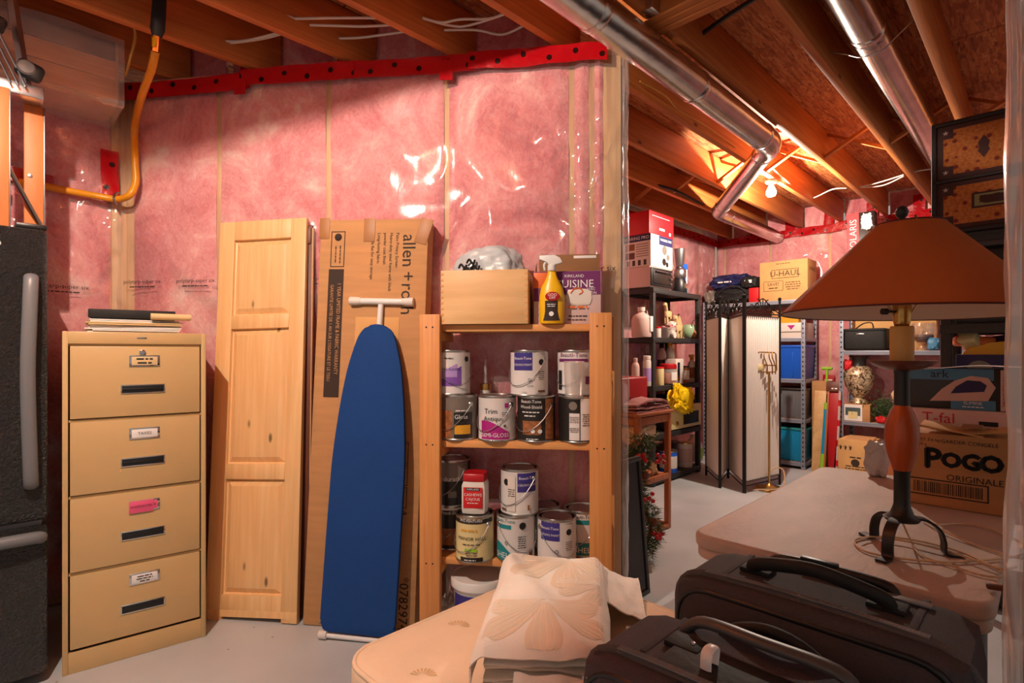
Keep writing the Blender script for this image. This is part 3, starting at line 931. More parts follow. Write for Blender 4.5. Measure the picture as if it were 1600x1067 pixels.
# gas hose
def onA(u, v, y=-0.07):
    x = x_at(u, y); p = Wp(x, y); p.z = z_at(v, p.y); return p
def onL(u, v, y=-0.075):
    q = LEFT_Q + y; p = R(t_at(u, q), q); p.z = z_at(v, p.y); return p
def onQ(u, v, q):
    p = R(t_at(u, q), q); p.z = z_at(v, p.y); return p
hp = [onQ(243, 80, 2.765), onQ(237, 108, 2.83), onQ(222, 148, 2.98), onA(211, 195), onA(211, 250), onA(212, 285), onA(202, 305, -0.09), onL(182, 311, -0.10), onL(150, 306), onL(105, 298), onL(66, 290), onL(30, 284)]
ho = hp[0].copy()
hose = thing('gas_hose', 'orange flexible gas hose bending down the corner of the pink wall', 'hose', ho)
tube('hose', hose, 'gas_hose', [p - ho for p in hp], 0.0165, 12, sm=8)
fp = [onQ(250, -12, 2.74), onQ(248, 22, 2.745), onQ(246, 46, 2.75), onQ(245, 58, 2.755), onQ(243, 82, 2.765)]
tube('coupling', hose, 'rubber', [p - ho for p in fp[:4]], [0.026, 0.027, 0.028, 0.018], 12)
tube('brass_nut', hose, 'brass', [fp[3] - ho, fp[4] - ho], 0.020, 6)
box('yellow_tag', hose, 'yellow_plastic', (fp[3] + fp[4]) / 2 - ho + Vector((0.006, -0.022, 0.0)), (0.018, 0.004, 0.04), 0.001)
cp = onL(182, 311, -0.10) - ho
tube('pipe_clamp', hose, 'steel', [cp + Vector((0.0, -0.0, -0.030)), cp + Vector((0.0, -0.02, 0.0)), cp + Vector((0, 0, 0.030)), cp + Vector((0, 0.02, 0.036))], 0.006, 6, sm=4)

# bulbs
def bulb(loc, label, power, r=0.015):
    root = thing('light_bulb', label, 'light bulb', loc)
    lathe('glass', root, 'bulb_glass', [(0.002, -0.045), (0.030, -0.040), (0.040, -0.022), (0.038, 0.0), (0.022, 0.035), (0.014, 0.05)], seg=24)
    lathe('socket', root, 'white_plastic', [(0.018, 0.045), (0.020, 0.060), (0.040, 0.064), (0.048, 0.075), (0.048, 0.082)], seg=24)
    ld = bpy.data.lights.new('bulb_light', 'POINT')
    ld.energy = power; ld.color = BULB_COL; ld.shadow_soft_size = r
    lo = bpy.data.objects.new('bulb_light', ld)
    C.objects.link(lo); lo.parent = root; lo.location = (0, 0, -0.085)
    return root
bulb(Vector(BULB_FAR) , 'lit bare reflector bulb hanging under a joist beyond the duct', POWER_FAR)
bulb(Vector(BULB_NEAR) + Vector((0, 0, 0.085)), 'bare bulb in the joist bay above the near floor', POWER_NEAR)
# ================================================================== left side
# ---- fridge (front faces -y in its own frame, x along t)
fr = thing('refrigerator', 'black textured two-door refrigerator at the left edge', 'refrigerator', R(0.20, 2.66), R45)
box('body', fr, 'black_plastic', (-0.37, 0.36, 0.855), (0.72, 0.60, 1.67), 0.008)
ud = box('upper_door', fr, 'fridge_black', (-0.37, 0.028, 1.155), (0.73, 0.062, 1.085), 0.016, seg=3)
ldr = box('freezer_door', fr, 'fridge_black', (-0.37, 0.028, 0.315), (0.73, 0.062, 0.555), 0.016, seg=3)
box('gasket', fr, 'grey_plastic', (-0.37, 0.045, 0.603), (0.70, 0.05, 0.03), 0.004)
box('hinge_cover', fr, 'black_plastic', (-0.05, 0.06, 1.708), (0.09, 0.09, 0.02), 0.006)
tube('handle', ud, 'grey_plastic', [(0.318, -0.030, 0.36), (0.316, -0.062, 0.345), (0.312, -0.076, 0.24), (0.306, -0.082, 0.0), (0.312, -0.076, -0.28), (0.316, -0.062, -0.39), (0.318, -0.030, -0.405)], 0.022, 12, sm=6, flat=0.7)
tube('handle', ldr, 'grey_plastic', [(-0.30, -0.035, 0.235), (-0.30, -0.060, 0.245), (0.0, -0.070, 0.248), (0.30, -0.060, 0.245), (0.345, -0.035, 0.235)], 0.022, 10, sm=5)
lathe('badge', ud, 'badge', [(0.0, 0.0), (0.030, 0.0), (0.032, 0.003), (0.028, 0.006), (0.0, 0.007)], (0.195, -0.031, 0.475), (PI / 2, 0, 0), 24).scale = (1.35, 0.62, 1)

# ---- stepladder stored upside-down on the fridge
ld_ = thing('stepladder', 'orange stepladder with silver braces stored upside-down on the fridge', 'ladder', R(0.10, 3.0, 1.70), R45)
for (x, y, rzv) in ((-0.035, -0.12, 0.0), (0.075, 0.0, 0.0)):
    rl = box('rail', ld_, 'ladder_orange', (x, y, 0.29), (0.062, 0.026, 0.56), 0.004)
    lathe('rivet', rl, 'steel', [(0.009, 0), (0.007, 0.004), (0, 0.005)], (-0.012, -0.013, -0.02), (PI / 2, 0, 0), 10)
    box('rail_edge', rl, 'steel', (0.033, 0, 0), (0.004, 0.034, 0.55), 0.001)
box('hinge_plate', ld_, 'aluminium', (0.0, -0.07, 0.585), (0.20, 0.10, 0.05), 0.004)
for (x0, x1, y) in ((0.045, 0.005, -0.12), (-0.07, -0.11, -0.08)):
    tube('silver_rail', ld_, 'aluminium', [(x0, y, 0.60), ((x0 + x1) / 2, y, 0.76), (x1, y, 0.93)], 0.017, 4)
for (x, z, y) in ((0.055, 0.655, -0.14), (-0.055, 0.80, -0.15)):
    ft = box('rubber_foot', ld_, 'rubber', (x, y, z), (0.085, 0.04, 0.07), 0.018, (0, 0.3, 0), 3)
    lathe('bolt_disc', ft, 'grey_plastic', [(0.030, 0), (0.024, 0.008), (0.0, 0.009)], (-0.012, -0.02, 0.0), (PI / 2, 0, 0), 18)
for k in range(3):
    tube('brace_rod', ld_, 'steel', [(-0.09 + 0.02 * k, -0.155, 0.80), (0.0 + 0.022 * k, -0.150, 0.585)], 0.004, 6)
tube('spreader', ld_, 'steel', [(-0.005, -0.12, 0.26), (0.10, -0.02, 0.06)], 0.008, 6)

# ---- filing cabinet, front faces -y
pL = Vector((-1.716, 2.05, 0)); pR = Vector((-1.335, 2.345, 0))
CW = (pR - pL).length; CA = math.atan2(pR.y - pL.y, pR.x - pL.x)
fc = thing('filing_cabinet', 'beige metal four-drawer filing cabinet beside the black fridge', 'cabinet', pL, CA)
H_ = 1.32
box('side_panel', fc, 'cabinet_beige', (0.009, 0.34, H_ / 2), (0.018, 0.68, H_), 0.003)
box('side_panel', fc, 'cabinet_beige', (CW - 0.009, 0.34, H_ / 2), (0.018, 0.68, H_), 0.003)
box('top_panel', fc, 'cabinet_beige', (CW / 2, 0.34, H_ - 0.024), (CW - 0.032, 0.68, 0.048), 0.003)
box('back_panel', fc, 'cabinet_beige', (CW / 2, 0.672, H_ / 2), (CW - 0.03, 0.012, H_ - 0.02), 0.001)
box('kick_panel', fc, 'cabinet_beige', (CW / 2, 0.012, 0.040), (CW - 0.034, 0.018, 0.080), 0.002)
dz = (H_ - 0.05 - 0.084) / 4
names = [('STAMPS', 'paper'), ('WARRANTIES', 'pink_sticky'), ('TAXES', 'paper'), ('BILLS', 'manila')]
words = ['~8', 'WARRANTIES', 'TAXES', '~7/6']
for k in range(4):
    zc = 0.084 + dz * (k + 0.5)
    dr = box('drawer', fc, 'cabinet_beige', (CW / 2, 0.014, zc), (CW - 0.046, 0.022, dz - 0.014), 0.003)
    box('rail', fc, 'cabinet_beige', (CW / 2, 0.020, 0.084 + dz * (k + 1) - 0.002), (CW - 0.034, 0.016, 0.010), 0.002)
    box('drawer_body', dr, 'dark_void', (0, 0.30, 0), (CW - 0.07, 0.56, dz - 0.05), 0)
    lx, lz = 0.02, 0.082
    hf = box('label_holder', dr, 'chrome', (lx, -0.013, lz), (0.105, 0.004, 0.046), 0.002)
    box('card', dr, names[k][1], (lx, -0.0165, lz), (0.088, 0.002, 0.034), 0.0005)
    if k == 0:
        for j in range(3): text(dr, 'ink', ('~9', '~10', '~6')[j], 0.011, (lx, -0.0182, lz + 0.009 - 0.010 * j))
    else:
        text(dr, 'ink_black', words[k], 0.016 if k != 1 else 0.0125, (lx, -0.0182, lz))
    if k == 1: box('sticky_note', dr, 'pink_sticky', (lx - 0.012, -0.019, lz - 0.002), (0.082, 0.0012, 0.050), 0.0003, (0.12, 0, 0)); text(dr, 'ink_black', words[k], 0.012, (lx - 0.012, -0.0235, lz))
    hn = box('handle', dr, 'chrome', (lx - 0.005, -0.0125, -0.032), (0.150, 0.006, 0.036), 0.002)
    box('handle_recess', hn, 'black_plastic', (0, -0.0022, 0), (0.142, 0.004, 0.029), 0.001)
    box('handle_grip', hn, 'black_plastic', (0, -0.004, 0.0), (0.140, 0.006, 0.004), 0.001)
    if k == 3: lathe('lock', dr, 'chrome', [(0.011, 0), (0.011, 0.006), (0.008, 0.008), (0.003, 0.008), (0.002, 0.005), (0, 0.005)], (0.012, -0.011, 0.117), (PI / 2, 0, 0), 18)
box('maker_plate', fc, 'chrome', (CW / 2 + 0.01, -0.001, H_ - 0.022), (0.034, 0.003, 0.006), 0.001)

# papers on the cabinet
ps = thing('paper_stack', 'untidy stack of papers and folders on the filing cabinet', 'papers', pL + Euler((0, 0, CA)).to_matrix() @ Vector((0.235, 0.19, H_)), CA)
random.seed(3)
for k in range(9):
    box('sheet', ps, 'manila' if k in (5, 6) else 'paper', (random.uniform(-0.01, 0.01), random.uniform(-0.015, 0.01), 0.003 + 0.0062 * k), (0.30 + random.uniform(0, 0.03), 0.23, 0.0046), 0.0008, (0, 0, random.uniform(-0.05, 0.05)))
bx = tag(box('document_case', None, 'black_matte', pL + Euler((0, 0, CA)).to_matrix() @ Vector((0.235, 0.19, H_ + 0.078)), (0.30, 0.22, 0.036), 0.004, (0, 0, CA - 0.08)), 'flat black case lying on the paper stack', 'case')
env = thing('rolled_envelope', 'rolled manila envelope on the paper stack', 'envelope', pL + Euler((0, 0, CA)).to_matrix() @ Vector((0.345, 0.11, H_ + 0.060)), CA)
env.location.z = H_ + 0.058
tube('roll', env, 'manila', [(-0.06, -0.055, 0.012), (0.085, -0.055, 0.012)], 0.014, 14)
tube('roll_core', env, 'paper', [(0.0855, -0.055, 0.012), (0.087, -0.055, 0.012)], 0.011, 12)

# ---- things leaning on the angled wall.  lean(): frame with x along wall, z up the leaning face, y into the wall
def lean(name, label, cat, xl, xr, y_bottom, y_top, height, tilt=0.0):
    th = math.asin((y_top - y_bottom) / height)
    o = thing(name, label, cat, Wp((xl + xr) / 2, y_bottom))
    o.rotation_mode = 'XYZ'
    o.rotation_euler = (Euler((0, 0, WANG)).to_matrix() @ Euler((-th, 0, 0)).to_matrix() @ Euler((0, tilt, 0)).to_matrix()).to_euler()
    return o
# panelled pine door
PH, PW = 1.90, 0.455
dx0 = x_at(329, -0.20) + 0.0
pd = lean('pine_door', 'narrow pine door of three raised panels leaning on the pink wall', 'door', dx0, dx0 + PW, -0.24, -0.062, PH, -0.026)
def frameboard(nm, x, z, wd, ht): return box(nm, pd, 'pine_panel', (x, 0.013, z), (wd, 0.026, ht), 0.003)
st = 0.078
frameboard('stile', -PW / 2 + st / 2, PH / 2 + 0.0, st, PH)
frameboard('stile', PW / 2 - st / 2, PH / 2 + 0.0, st, PH)
IW = PW - 2 * st
rails = [(0.075, 0.085), (0.68, 0.072), (1.395, 0.068), (1.852, 0.096)]
for z, hgt in rails:
    rb = frameboard('rail', 0, z, IW, hgt)
prism('foot_apron', pd, 'pine_panel', [(-PW / 2, 0), (-PW / 2 + 0.035, 0), (-PW / 2 + 0.055, 0.022), (PW / 2 - 0.055, 0.022), (PW / 2 - 0.035, 0), (PW / 2, 0), (PW / 2, 0.05), (-PW / 2, 0.05)], 0.028, (0, -0.001, 0.0), bev=0.002)
for (za, zb) in ((0.1175, 0.644), (0.716, 1.361), (1.429, 1.804)):
    w2, h2 = IW, zb - za
    e = 0.030
    vs = []
    for (ww, hh, yy) in ((w2 / 2, h2 / 2, 0.016), (w2 / 2 - 0.006, h2 / 2 - 0.006, 0.019), (w2 / 2 - e, h2 / 2 - e, 0.004), (w2 / 2 - e - 0.003, h2 / 2 - e - 0.003, 0.003)):
        vs += [(-ww, yy, -hh), (ww, yy, -hh), (ww, yy, hh), (-ww, yy, hh)]
    fs = [(12, 13, 14, 15)]
    for i in range(3):
        for k in range(4):
            k2 = (k + 1) % 4
            fs.append((4 * i + k, 4 * i + k2, 4 * (i + 1) + k2, 4 * (i + 1) + k))
    pyd('panel', vs, fs, 'pine_panel', pd, (0, 0, (za + zb) / 2), smooth=20)
box('back_board', pd, 'pine_panel', (0, 0.024, PH / 2), (PW - 0.02, 0.006, PH - 0.06), 0.001)
pd2 = lean('pine_door', 'second reddish door standing just behind the pine door', 'door', dx0 + 0.018, dx0 + 0.018 + PW, -0.175, -0.038, PH - 0.035, -0.026)
box('slab', pd2, 'dark_panel_wood', (0, 0.008, (PH - 0.035) / 2), (PW, 0.016, PH - 0.035), 0.003)
box('edge_band', pd2, 'pine_panel', (PW / 2 + 0.001, 0.008, (PH - 0.04) / 2), (0.004, 0.014, PH - 0.06), 0.001)
box('top_rail', pd2, 'dark_panel_wood', (0, -0.004, PH - 0.09), (PW - 0.01, 0.008, 0.08), 0.002)

# tall cardboard carton
bxl = x_at(489, -0.14); BW = 0.525; BH = 1.865
cb = lean('cardboard_carton', 'tall flat cardboard carton leaning behind the blue ironing board', 'carton', bxl, bxl + BW, -0.235, -0.118, BH, -0.006 + 0.022)
box('carton_body', cb, 'cardboard', (0, 0.045, BH / 2), (BW, 0.09, BH), 0.004)
box('tape', cb, 'packing_tape', (-0.02, -0.001, BH - 0.05), (0.055, 0.003, 0.11), 0.0005)
box('tape', cb, 'packing_tape', (BW / 2 - 0.02, -0.001, BH - 0.06), (0.06, 0.003, 0.12), 0.0005, (0, 0.3, 0))
box('tape', cb, 'packing_tape', (-BW / 2 + 0.02, -0.001, BH - 0.04), (0.05, 0.003, 0.10), 0.0005)
box('paper_label', cb, 'cardboard_light', (0.035, -0.001, 1.34), (0.21, 0.002, 0.13), 0.0004)
VERT = (PI / 2, PI / 2, 0)
rect('black_band', cb, 'ink', 0.075, 0.60, (-0.175, -0.001, 1.33))
text(cb, 'cardboard', '1 YEAR LIMITED FRAME & FABRIC WARRANTY', 0.026, (-0.158, -0.0018, 1.35), VERT, sx=0.80)
text(cb, 'cardboard', 'GARANTIE LIMITÉE DE 1 AN SUR L\'OSSATURE ET LE TISSU', 0.022, (-0.193, -0.0018, 1.33), VERT, sx=0.80)
for (sx_2, sz_2, wd, ht) in ((-0.205, 1.725, 0.004, 0.17), (-0.14, 1.725, 0.004, 0.17), (-0.1725, 1.808, 0.065, 0.004), (-0.1725, 1.642, 0.065, 0.004)):
    rect('label_frame', cb, 'ink', wd, ht, (sx_2, -0.001, sz_2))
lathe('tree_mark', cb, 'ink', [(0.018, 0), (0.018, 0.0008), (0.014, 0.0008), (0.014, 0)], (-0.1725, -0.0005, 1.782), (PI / 2, 0, 0), 20)
disc('tree_mark', cb, 'ink', 0.009, (-0.1725, -0.0015, 1.784))
text(cb, 'ink', '~14', 0.012, (-0.160, -0.0015, 1.70), VERT); text(cb, 'ink', '~13', 0.012, (-0.182, -0.0015, 1.70), VERT)
for s_, z_ in (('allen', 1.715), ('+', 1.595), ('roth', 1.49)): text(cb, 'ink', s_, 0.088, (0.172, -0.0015, z_), VERT, sx=0.95)
for k, s in enumerate(('Patio Privacy Screen', 'Heavy-duty steel frame with black', 'powder coat finish', 'Long-lasting fabric', '• Folds flat for easy storage')):
    text(cb, 'ink', s, 0.021, (0.118 - 0.030 * k, -0.0015, 1.80), VERT, align='LEFT', sx=0.95)
text(cb, 'ink_faded', 'Paravent', 0.030, (0.098, -0.0015, 1.16), VERT); text(cb, 'ink_faded', 'Quatre', 0.024, (0.066, -0.0015, 1.16), VERT)
for zz in (0.79, 0.69, 0.59):        # handling symbols
    for (xa, za, wd, ht) in ((0.165, zz + 0.045, 0.085, 0.003), (0.165, zz - 0.045, 0.085, 0.003), (0.205, zz, 0.003, 0.09)):
        rect('handling_mark', cb, 'ink', wd, ht, (xa, -0.001, za))
    tube('handling_mark', cb, 'ink', [(0.13, -0.0005, zz - 0.03), (0.165, -0.0005, zz), (0.19, -0.0005, zz + 0.03)], 0.0015, 4, sm=4)
    tube('handling_mark', cb, 'ink', [(0.13, -0.0005, zz + 0.03), (0.165, -0.0005, zz), (0.19, -0.0005, zz - 0.03)], 0.0015, 4, sm=4)
rect('arrow', cb, 'ink', 0.07, 0.003, (0.165, -0.001, 0.52)); text(cb, 'ink', '>', 0.04, (0.20, -0.0015, 0.52))
text(cb, 'ink', '*07829744', 0.060, (0.205, -0.0015, 0.11), VERT); text(cb, 'ink', '*4151', 0.060, (0.155, -0.0015, 0.17), VERT)

# ironing board
ibl = x_at(509, -0.28)
IBW, IBL = 0.335, 1.34
ib = lean('ironing_board', 'ironing board with blue cover leaning against the tall cardboard carton', 'ironing board', ibl, ibl + IBW, -0.345, -0.205, IBL, 0.028)
out = []
def half(s):
    pts = [(0.165, 0.035), (0.1675, 0.10), (0.1675, 0.55), (0.165, 0.75), (0.150, 0.95), (0.128, 1.12), (0.105, 1.22), (0.080, 1.295), (0.045, 1.333), (0.0, 1.345)]
    return [(s * x, z) for x, z in pts]
o1 = spline([(x, 0, z) for x, z in half(1)], 4); o2 = spline([(x, 0, z) for x, z in half(-1)], 4)
ol = [(0.13, 0.002), (0.155, 0.012)] + [(v.x, v.z) for v in o1] + [(v.x, v.z) for v in reversed(o2[:-1])] + [(-0.155, 0.012), (-0.13, 0.002)]
prism('cover', ib, 'ironing_cover', ol, 0.022, (0, -0.002, 0.03), bev=0.008)
prism('underside', ib, 'steel', [(x * 0.94, 0.04 + z * 0.95) for x, z in ol], 0.006, (0, 0.020, 0.03))
tube('leg_post', ib, 'white_plastic', [(0.0, 0.030, 1.22), (-0.003, 0.036, 1.47)], 0.013, 10)
tb = tube('foot_bar', ib, 'white_plastic', [(-0.12, 0.036, 1.485), (0.12, 0.036, 1.485)], 0.015, 12)
for s in (-1, 1): tube('foot_cap', tb, 'offwhite', [(s * 0.10, 0.036, 1.485), (s * 0.125, 0.036, 1.485), (s * 0.152, 0.036, 1.485)], [0.017, 0.020, 0.020], 12)
b2 = tube('lower_bar', ib, 'white_plastic', [(-0.14, 0.008, 0.016), (0.15, 0.008, 0.016)], 0.010, 10)
for s in (-1, 1): tube('foot_cap', b2, 'offwhite', [(s * 0.135, 0.008, 0.018), (s * 0.17, 0.008, 0.018)], 0.018, 12)

# ---- pine shelf with paint cans (frame: x along the wall, y into the wall, front y = -0.30)
xl, xr = -0.31, 0.405
sh = thing('pine_shelf', 'home-made pine shelf holding paint cans against the pink wall', 'shelf', Wp(0, 0), WANG)
def nails(p, zs):
    for z in zs:
        for s in (-0.014, 0.014):
            lathe('nail_head', p, 'ink', [(0.004, 0), (0.0, 0.001)], (s, -0.0195, z), (PI / 2, 0, 0), 8)
for x, nm in ((xl, 1), (xr, 2)):
    p = box('front_post', sh, 'pine_shelf', (x, -0.3, 0.70), (0.089, 0.038, 1.40), 0.004)
    nails(p, (-0.70 + 1.345, -0.70 + 0.848, -0.70 + 0.345))
    box('back_post', sh, 'pine_shelf', (x + (-0.045 if x < 0 else 0.045), -0.060, 0.70), (0.05, 0.03, 1.40), 0.004)
SHZ = [0.36, 0.862, 1.358]
for z in SHZ:
    for j in range(2):
        box('shelf_board', sh, 'pine_board', ((xl + xr) / 2, -0.214 + 0.109 * j - 0.008, z - 0.016), (xr - xl + 0.075, 0.106, 0.030), 0.003)
    for x in (xl + 0.035, xr - 0.035):
        box('cleat', sh, 'pine_shelf', (x, -0.18, z - 0.052), (0.02, 0.20, 0.038), 0.002)

CR, CH = 0.0825, 0.193
GC = 'paint cans on the pine shelf'
def paint_can(label, u, z, y, body, spec, yaw=0.0, r=CR, h=CH, bail=True, scale_x=None, x=None, side=1):
    x = x_at(u, y) if x is None else x
    o = thing('paint_can', label, 'paint can', Wp(x, y, z), WANG + yaw, GC)
    lathe('body', o, body, [(r * 0.955, 0.0), (r * 0.99, 0.0), (r, 0.004), (r * 0.99, 0.008), (r * 0.985, 0.012), (r * 0.985, h - 0.014), (r, h - 0.010), (r * 1.0, h - 0.006)], seg=32)
    lathe('rim', o, 'can_tin', [(r * 1.0, h - 0.010), (r * 1.02, h - 0.005), (r * 1.0, h), (r * 0.92, h), (r * 0.90, h - 0.006), (r * 0.80, h - 0.006), (r * 0.77, h - 0.003), (0.0, h - 0.003)], seg=32)
    lathe('base_rim', o, 'can_tin', [(r * 0.97, 0.0), (r * 1.012, 0.001), (r * 1.015, 0.004), (r * 0.99, 0.007)], seg=32)
    rr = r * 0.989
    for k, it in enumerate(spec):
        rk = rr + 0.0006 * (k + 1)
        if it[0] == 'p': cylpatch('label_print', o, it[1], rk, math.radians(it[2]), math.radians(it[3]), it[4] * h, it[5] * h)
        elif it[0] == 'w':       # patch with a wavy top
            cylpatch('label_print', o, it[1], rk, math.radians(it[2]), math.radians(it[3]), 0, 0, 16, zf=lambda s, it=it: (it[4] * h, (it[5] + it[6] * math.sin(s * it[7] + it[8])) * h))
        elif it[0] == 't': cyltext(o, it[1], it[2], it[3], rk, it[5] * h, math.radians(it[4]), it[6] if len(it) > 6 else 1.0)
        elif it[0] == 'd':
            a = math.radians(it[2]); 
            n = 14
            vs = [((rk) * math.sin(a + it[4] * math.cos(2 * PI * j / n) / r), -rk * math.cos(a + it[4] * math.cos(2 * PI * j / n) / r), it[3] * h + it[4] * math.sin(2 * PI * j / n)) for j in range(n)]
            pyd('label_dot', o, [], it[1], o) if False else pyd('label_dot', vs, [tuple(range(n))], it[1], o, smooth=0)
    if bail:
        a0 = math.radians(55 * side)
        pts = []
        for j in range(13):
            s = j / 12
            a = a0 - side * math.radians(180) * s + 0.0
            zz = h * (0.80 - 0.58 * math.sin(PI * s))
            rr2 = r * 1.035 + 0.004 * math.sin(PI * s)
            pts.append((rr2 * math.sin(a), -rr2 * math.cos(a), zz))
        tube('bail_handle', o, 'steel', pts, 0.0018, 5)
        for aa in (a0, a0 - side * PI):
            lathe('ear', o, 'can_tin', [(0.012, 0), (0.010, 0.004), (0.0, 0.005)], (r * 0.985 * math.sin(aa), -r * 0.985 * math.cos(aa), h * 0.80), (PI / 2, 0, aa), 12)
    return o
def small(o, mat, a, z, w, lines=5, size=0.010):
    pass
BL = [('p', 'violet_blue', -48, 12, .56, .95), ('t', 'ink_white', 'Beauti-Tone', .016, -18, .82), ('t', 'ink_white', 'CEILING PAINT', .0125, -18, .68),
      ('p', 'offwhite', 20, 60, .06, .90), ('d', 'ink_black', 40, .74, .013), ('t', 'ink', 'LATEX', .010, 6, .22), ('t', 'ink_faded', '~8/8/7/8/6', .008, 40, .45), ('t', 'ink', '3.78 L', .009, -10, .08), ('p', 'ink_faded', 28, 52, .08, .13), ('t', 'ink', '◎', .02, 4, .34)]
yb = -0.205
paint_can('partly hidden paint can with gold label left on the middle shelf', 716, SHZ[1], yb, 'can_grey', [('p', 'brown_print', -60, -5, .05, .66), ('p', 'can_black', 0, 60, .05, .62), ('p', 'gold_print', 2, 52, .14, .34), ('t', 'ink_white', 'Gloss', .026, 22, .52), ('t', 'ink_white', '~8', .012, 22, .66)])
paint_can('white paint can lettered SEMI-GLOSS in a magenta band', 777, SHZ[1], yb - 0.01, 'can_white', [('w', 'magenta', -46, 46, .05, .30, .16, 2.6, 1.2), ('t', 'ink_white', 'SEMI-GLOSS', .024, 0, .14), ('t', 'ink_black', 'Trim', .030, -12, .66), ('t', 'ink_black', 'Antique', .028, -4, .50), ('p', 'magenta', 30, 42, .74, .84), ('t', 'ink', '◉', .016, 30, .34), ('t', 'ink', '~22', .007, 0, .03), ('t', 'ink', '~8/8/7', .007, 30, .6)], yaw=0.02)
paint_can('black wood-stain can with copper-brown print on the middle shelf', 838, SHZ[1], yb, 'can_black', [('p', 'brown_print', -40, 18, .16, .46), ('t', 'ink_white', 'Beauti-Tone', .019, -14, .88), ('t', 'ink_white', 'Wood-Shield', .019, -14, .76), ('t', 'ink_white', '~14', .011, -14, .65), ('t', 'ink_white', '~9', .011, -16, .57), ('p', 'brown_print', 30, 62, .06, .94), ('d', 'can_white', -6, .24, .009), ('d', 'can_white', 14, .24, .009), ('t', 'ink_white', '~12', .009, -8, .07)], yaw=0.02)
paint_can('dark can with a large white instruction label, right on the middle shelf', 903, SHZ[1], yb, 'can_black', [('p', 'can_white', -25, 5, .06, .64), ('p', 'can_white', 8, 55, .06, .96), ('d', 'can_grey', -14, .80, .018), ('t', 'ink_faded', '~11/11/10/11', .007, -10, .5), ('t', 'ink_faded', '~11/11/9', .007, -10, .28), ('t', 'ink_faded', '~11/10/11/11/9/11', .009, 30, .5)], bail=False)
z2 = SHZ[1] + CH
paint_can('white paint can with purple swoosh stacked at the left post', 706, z2, yb + 0.01, 'can_white', [('w', 'purple', -40, 44, .20, .52, .16, 3.0, 4.2), ('w', 'lilac', -40, 30, .40, .62, .10, 3.0, 4.2), ('t', 'violet_blue', 'semi-lustre', .022, 6, .58), ('d', 'ink_black', 64, .80, .012), ('t', 'ink', '~8', .010, 4, .82)], side=-1)
paint_can('upper white and blue ceiling paint can on the middle shelf', 827, z2, yb, 'can_white', BL, yaw=0.05)
paint_can('white can with plum stripe behind a clear container, stacked by the right post', 900, z2, -0.150, 'can_white', [('p', 'plum', -60, 40, .74, .81), ('t', 'plum', 'Beauti-Tone', .026, -8, .89), ('p', 'plum', 30, 58, .25, .42), ('p', 'can_black', -62, -46, .12, .55)])
cl = thing('clear_container', 'empty clear plastic container stacked in front of the plum-striped can', 'container', Wp(x_at(897, -0.276), -0.276, z2), WANG)
lathe('tub', cl, 'clear_plastic', [(0.034, 0.0), (0.037, 0.004), (0.042, 0.140), (0.044, 0.145), (0.043, 0.147), (0.040, 0.140)], seg=24)
ct = thing('caulking_tube', 'caulking tube with clear nozzle standing behind the SEMI-GLOSS can', 'tube', Wp(x_at(757, -0.115), -0.093, SHZ[1]), WANG)
lathe('cartridge', ct, 'offwhite', [(0.024, 0.0), (0.025, 0.004), (0.025, 0.205)], seg=20)
lathe('brass_cap', ct, 'brass', [(0.026, 0.205), (0.026, 0.232), (0.008, 0.236)], seg=20)
lathe('nozzle', ct, 'clear_plastic', [(0.010, 0.236), (0.009, 0.25), (0.004, 0.345), (0.0, 0.346)], seg=12)

z3 = SHZ[0]
paint_can('black wood-stain can in the back left corner of the lowest board', 706, z3, -0.120, 'can_black', [('p', 'brown_print', -30, 60, .12, .50), ('t', 'ink_white', 'Wood-Shield', .022, 10, .86), ('p', 'can_white', -30, 60, .92, .97), ('d', 'can_white', 30, .24, .009)])
paint_can('black and grey paint can stacked in the left corner above the stain can', 707, z3 + CH, -0.122, 'can_black', [('w', 'can_grey', -70, 70, .55, .96, .0, 1, 0), ('t', 'ink_white', 'durati', .030, 10, .60), ('p', 'can_grey', 0, 26, .2, .34)], h=0.205)
paint_can('cream paint can lettered MANOR HALL with black bands', 742, z3, -0.250, 'can_cream', [('p', 'can_black', -75, 75, .84, .97), ('p', 'can_black', -36, 34, .02, .12), ('t', 'ink_white', 'PPG PEINTURES', .0145, -2, .905), ('t', 'ink', 'MANOR HALL', .021, 0, .52), ('t', 'gold_print', '~8', .018, -8, .70), ('p', 'lime', -20, 16, .25, .31), ('t', 'ink', '~16', .010, 0, .40), ('t', 'ink', '~12/10', .009, 0, .19), ('t', 'ink_white', '~10', .010, -4, .07)], yaw=0.02)
paint_can('white can with teal SHELL print under the stacked ceiling paint', 806, z3, -0.225, 'can_white', [('p', 'teal', -70, -8, .72, .81), ('t', 'teal', 'Beauti-Tone', .022, -34, .89), ('w', 'teal', -70, -6, .04, .26, .16, 2.4, 1.2), ('t', 'ink_white', 'SHELL', .034, -34, .14), ('d', 'ink_black', 26, .80, .015), ('t', 'ink', '◎', .020, -22, .42), ('t', 'ink', '~8/8/8/7/8/8', .009, 24, .45), ('p', 'brown_print', 8, 36, .03, .07), ('p', 'ink_faded', 46, 60, .05, .25)], yaw=0.02, side=-1)
paint_can('white and blue ceiling paint can stacked on the SHELL can', 812, z3 + CH, -0.215, 'can_white', [('p', 'violet_blue', 0, 62, .52, .93), ('t', 'ink_white', 'Beauti-Tone', .0165, 32, .82), ('t', 'ink_white', 'CEILING PAINT', .013, 32, .67), ('d', 'ink_black', -36, .72, .014), ('p', 'offwhite', -30, -6, .1, .86), ('t', 'ink', '~7/7/6/7', .009, -18, .5), ('p', 'brown_print', 30, 36, .12, .24), ('p', 'ink_faded', -55, -35, .1, .15)], yaw=0.0)
paint_can('white and blue ceiling paint can right on the lowest board', 870, z3, -0.250, 'can_white', BL, yaw=-0.02, side=-1)
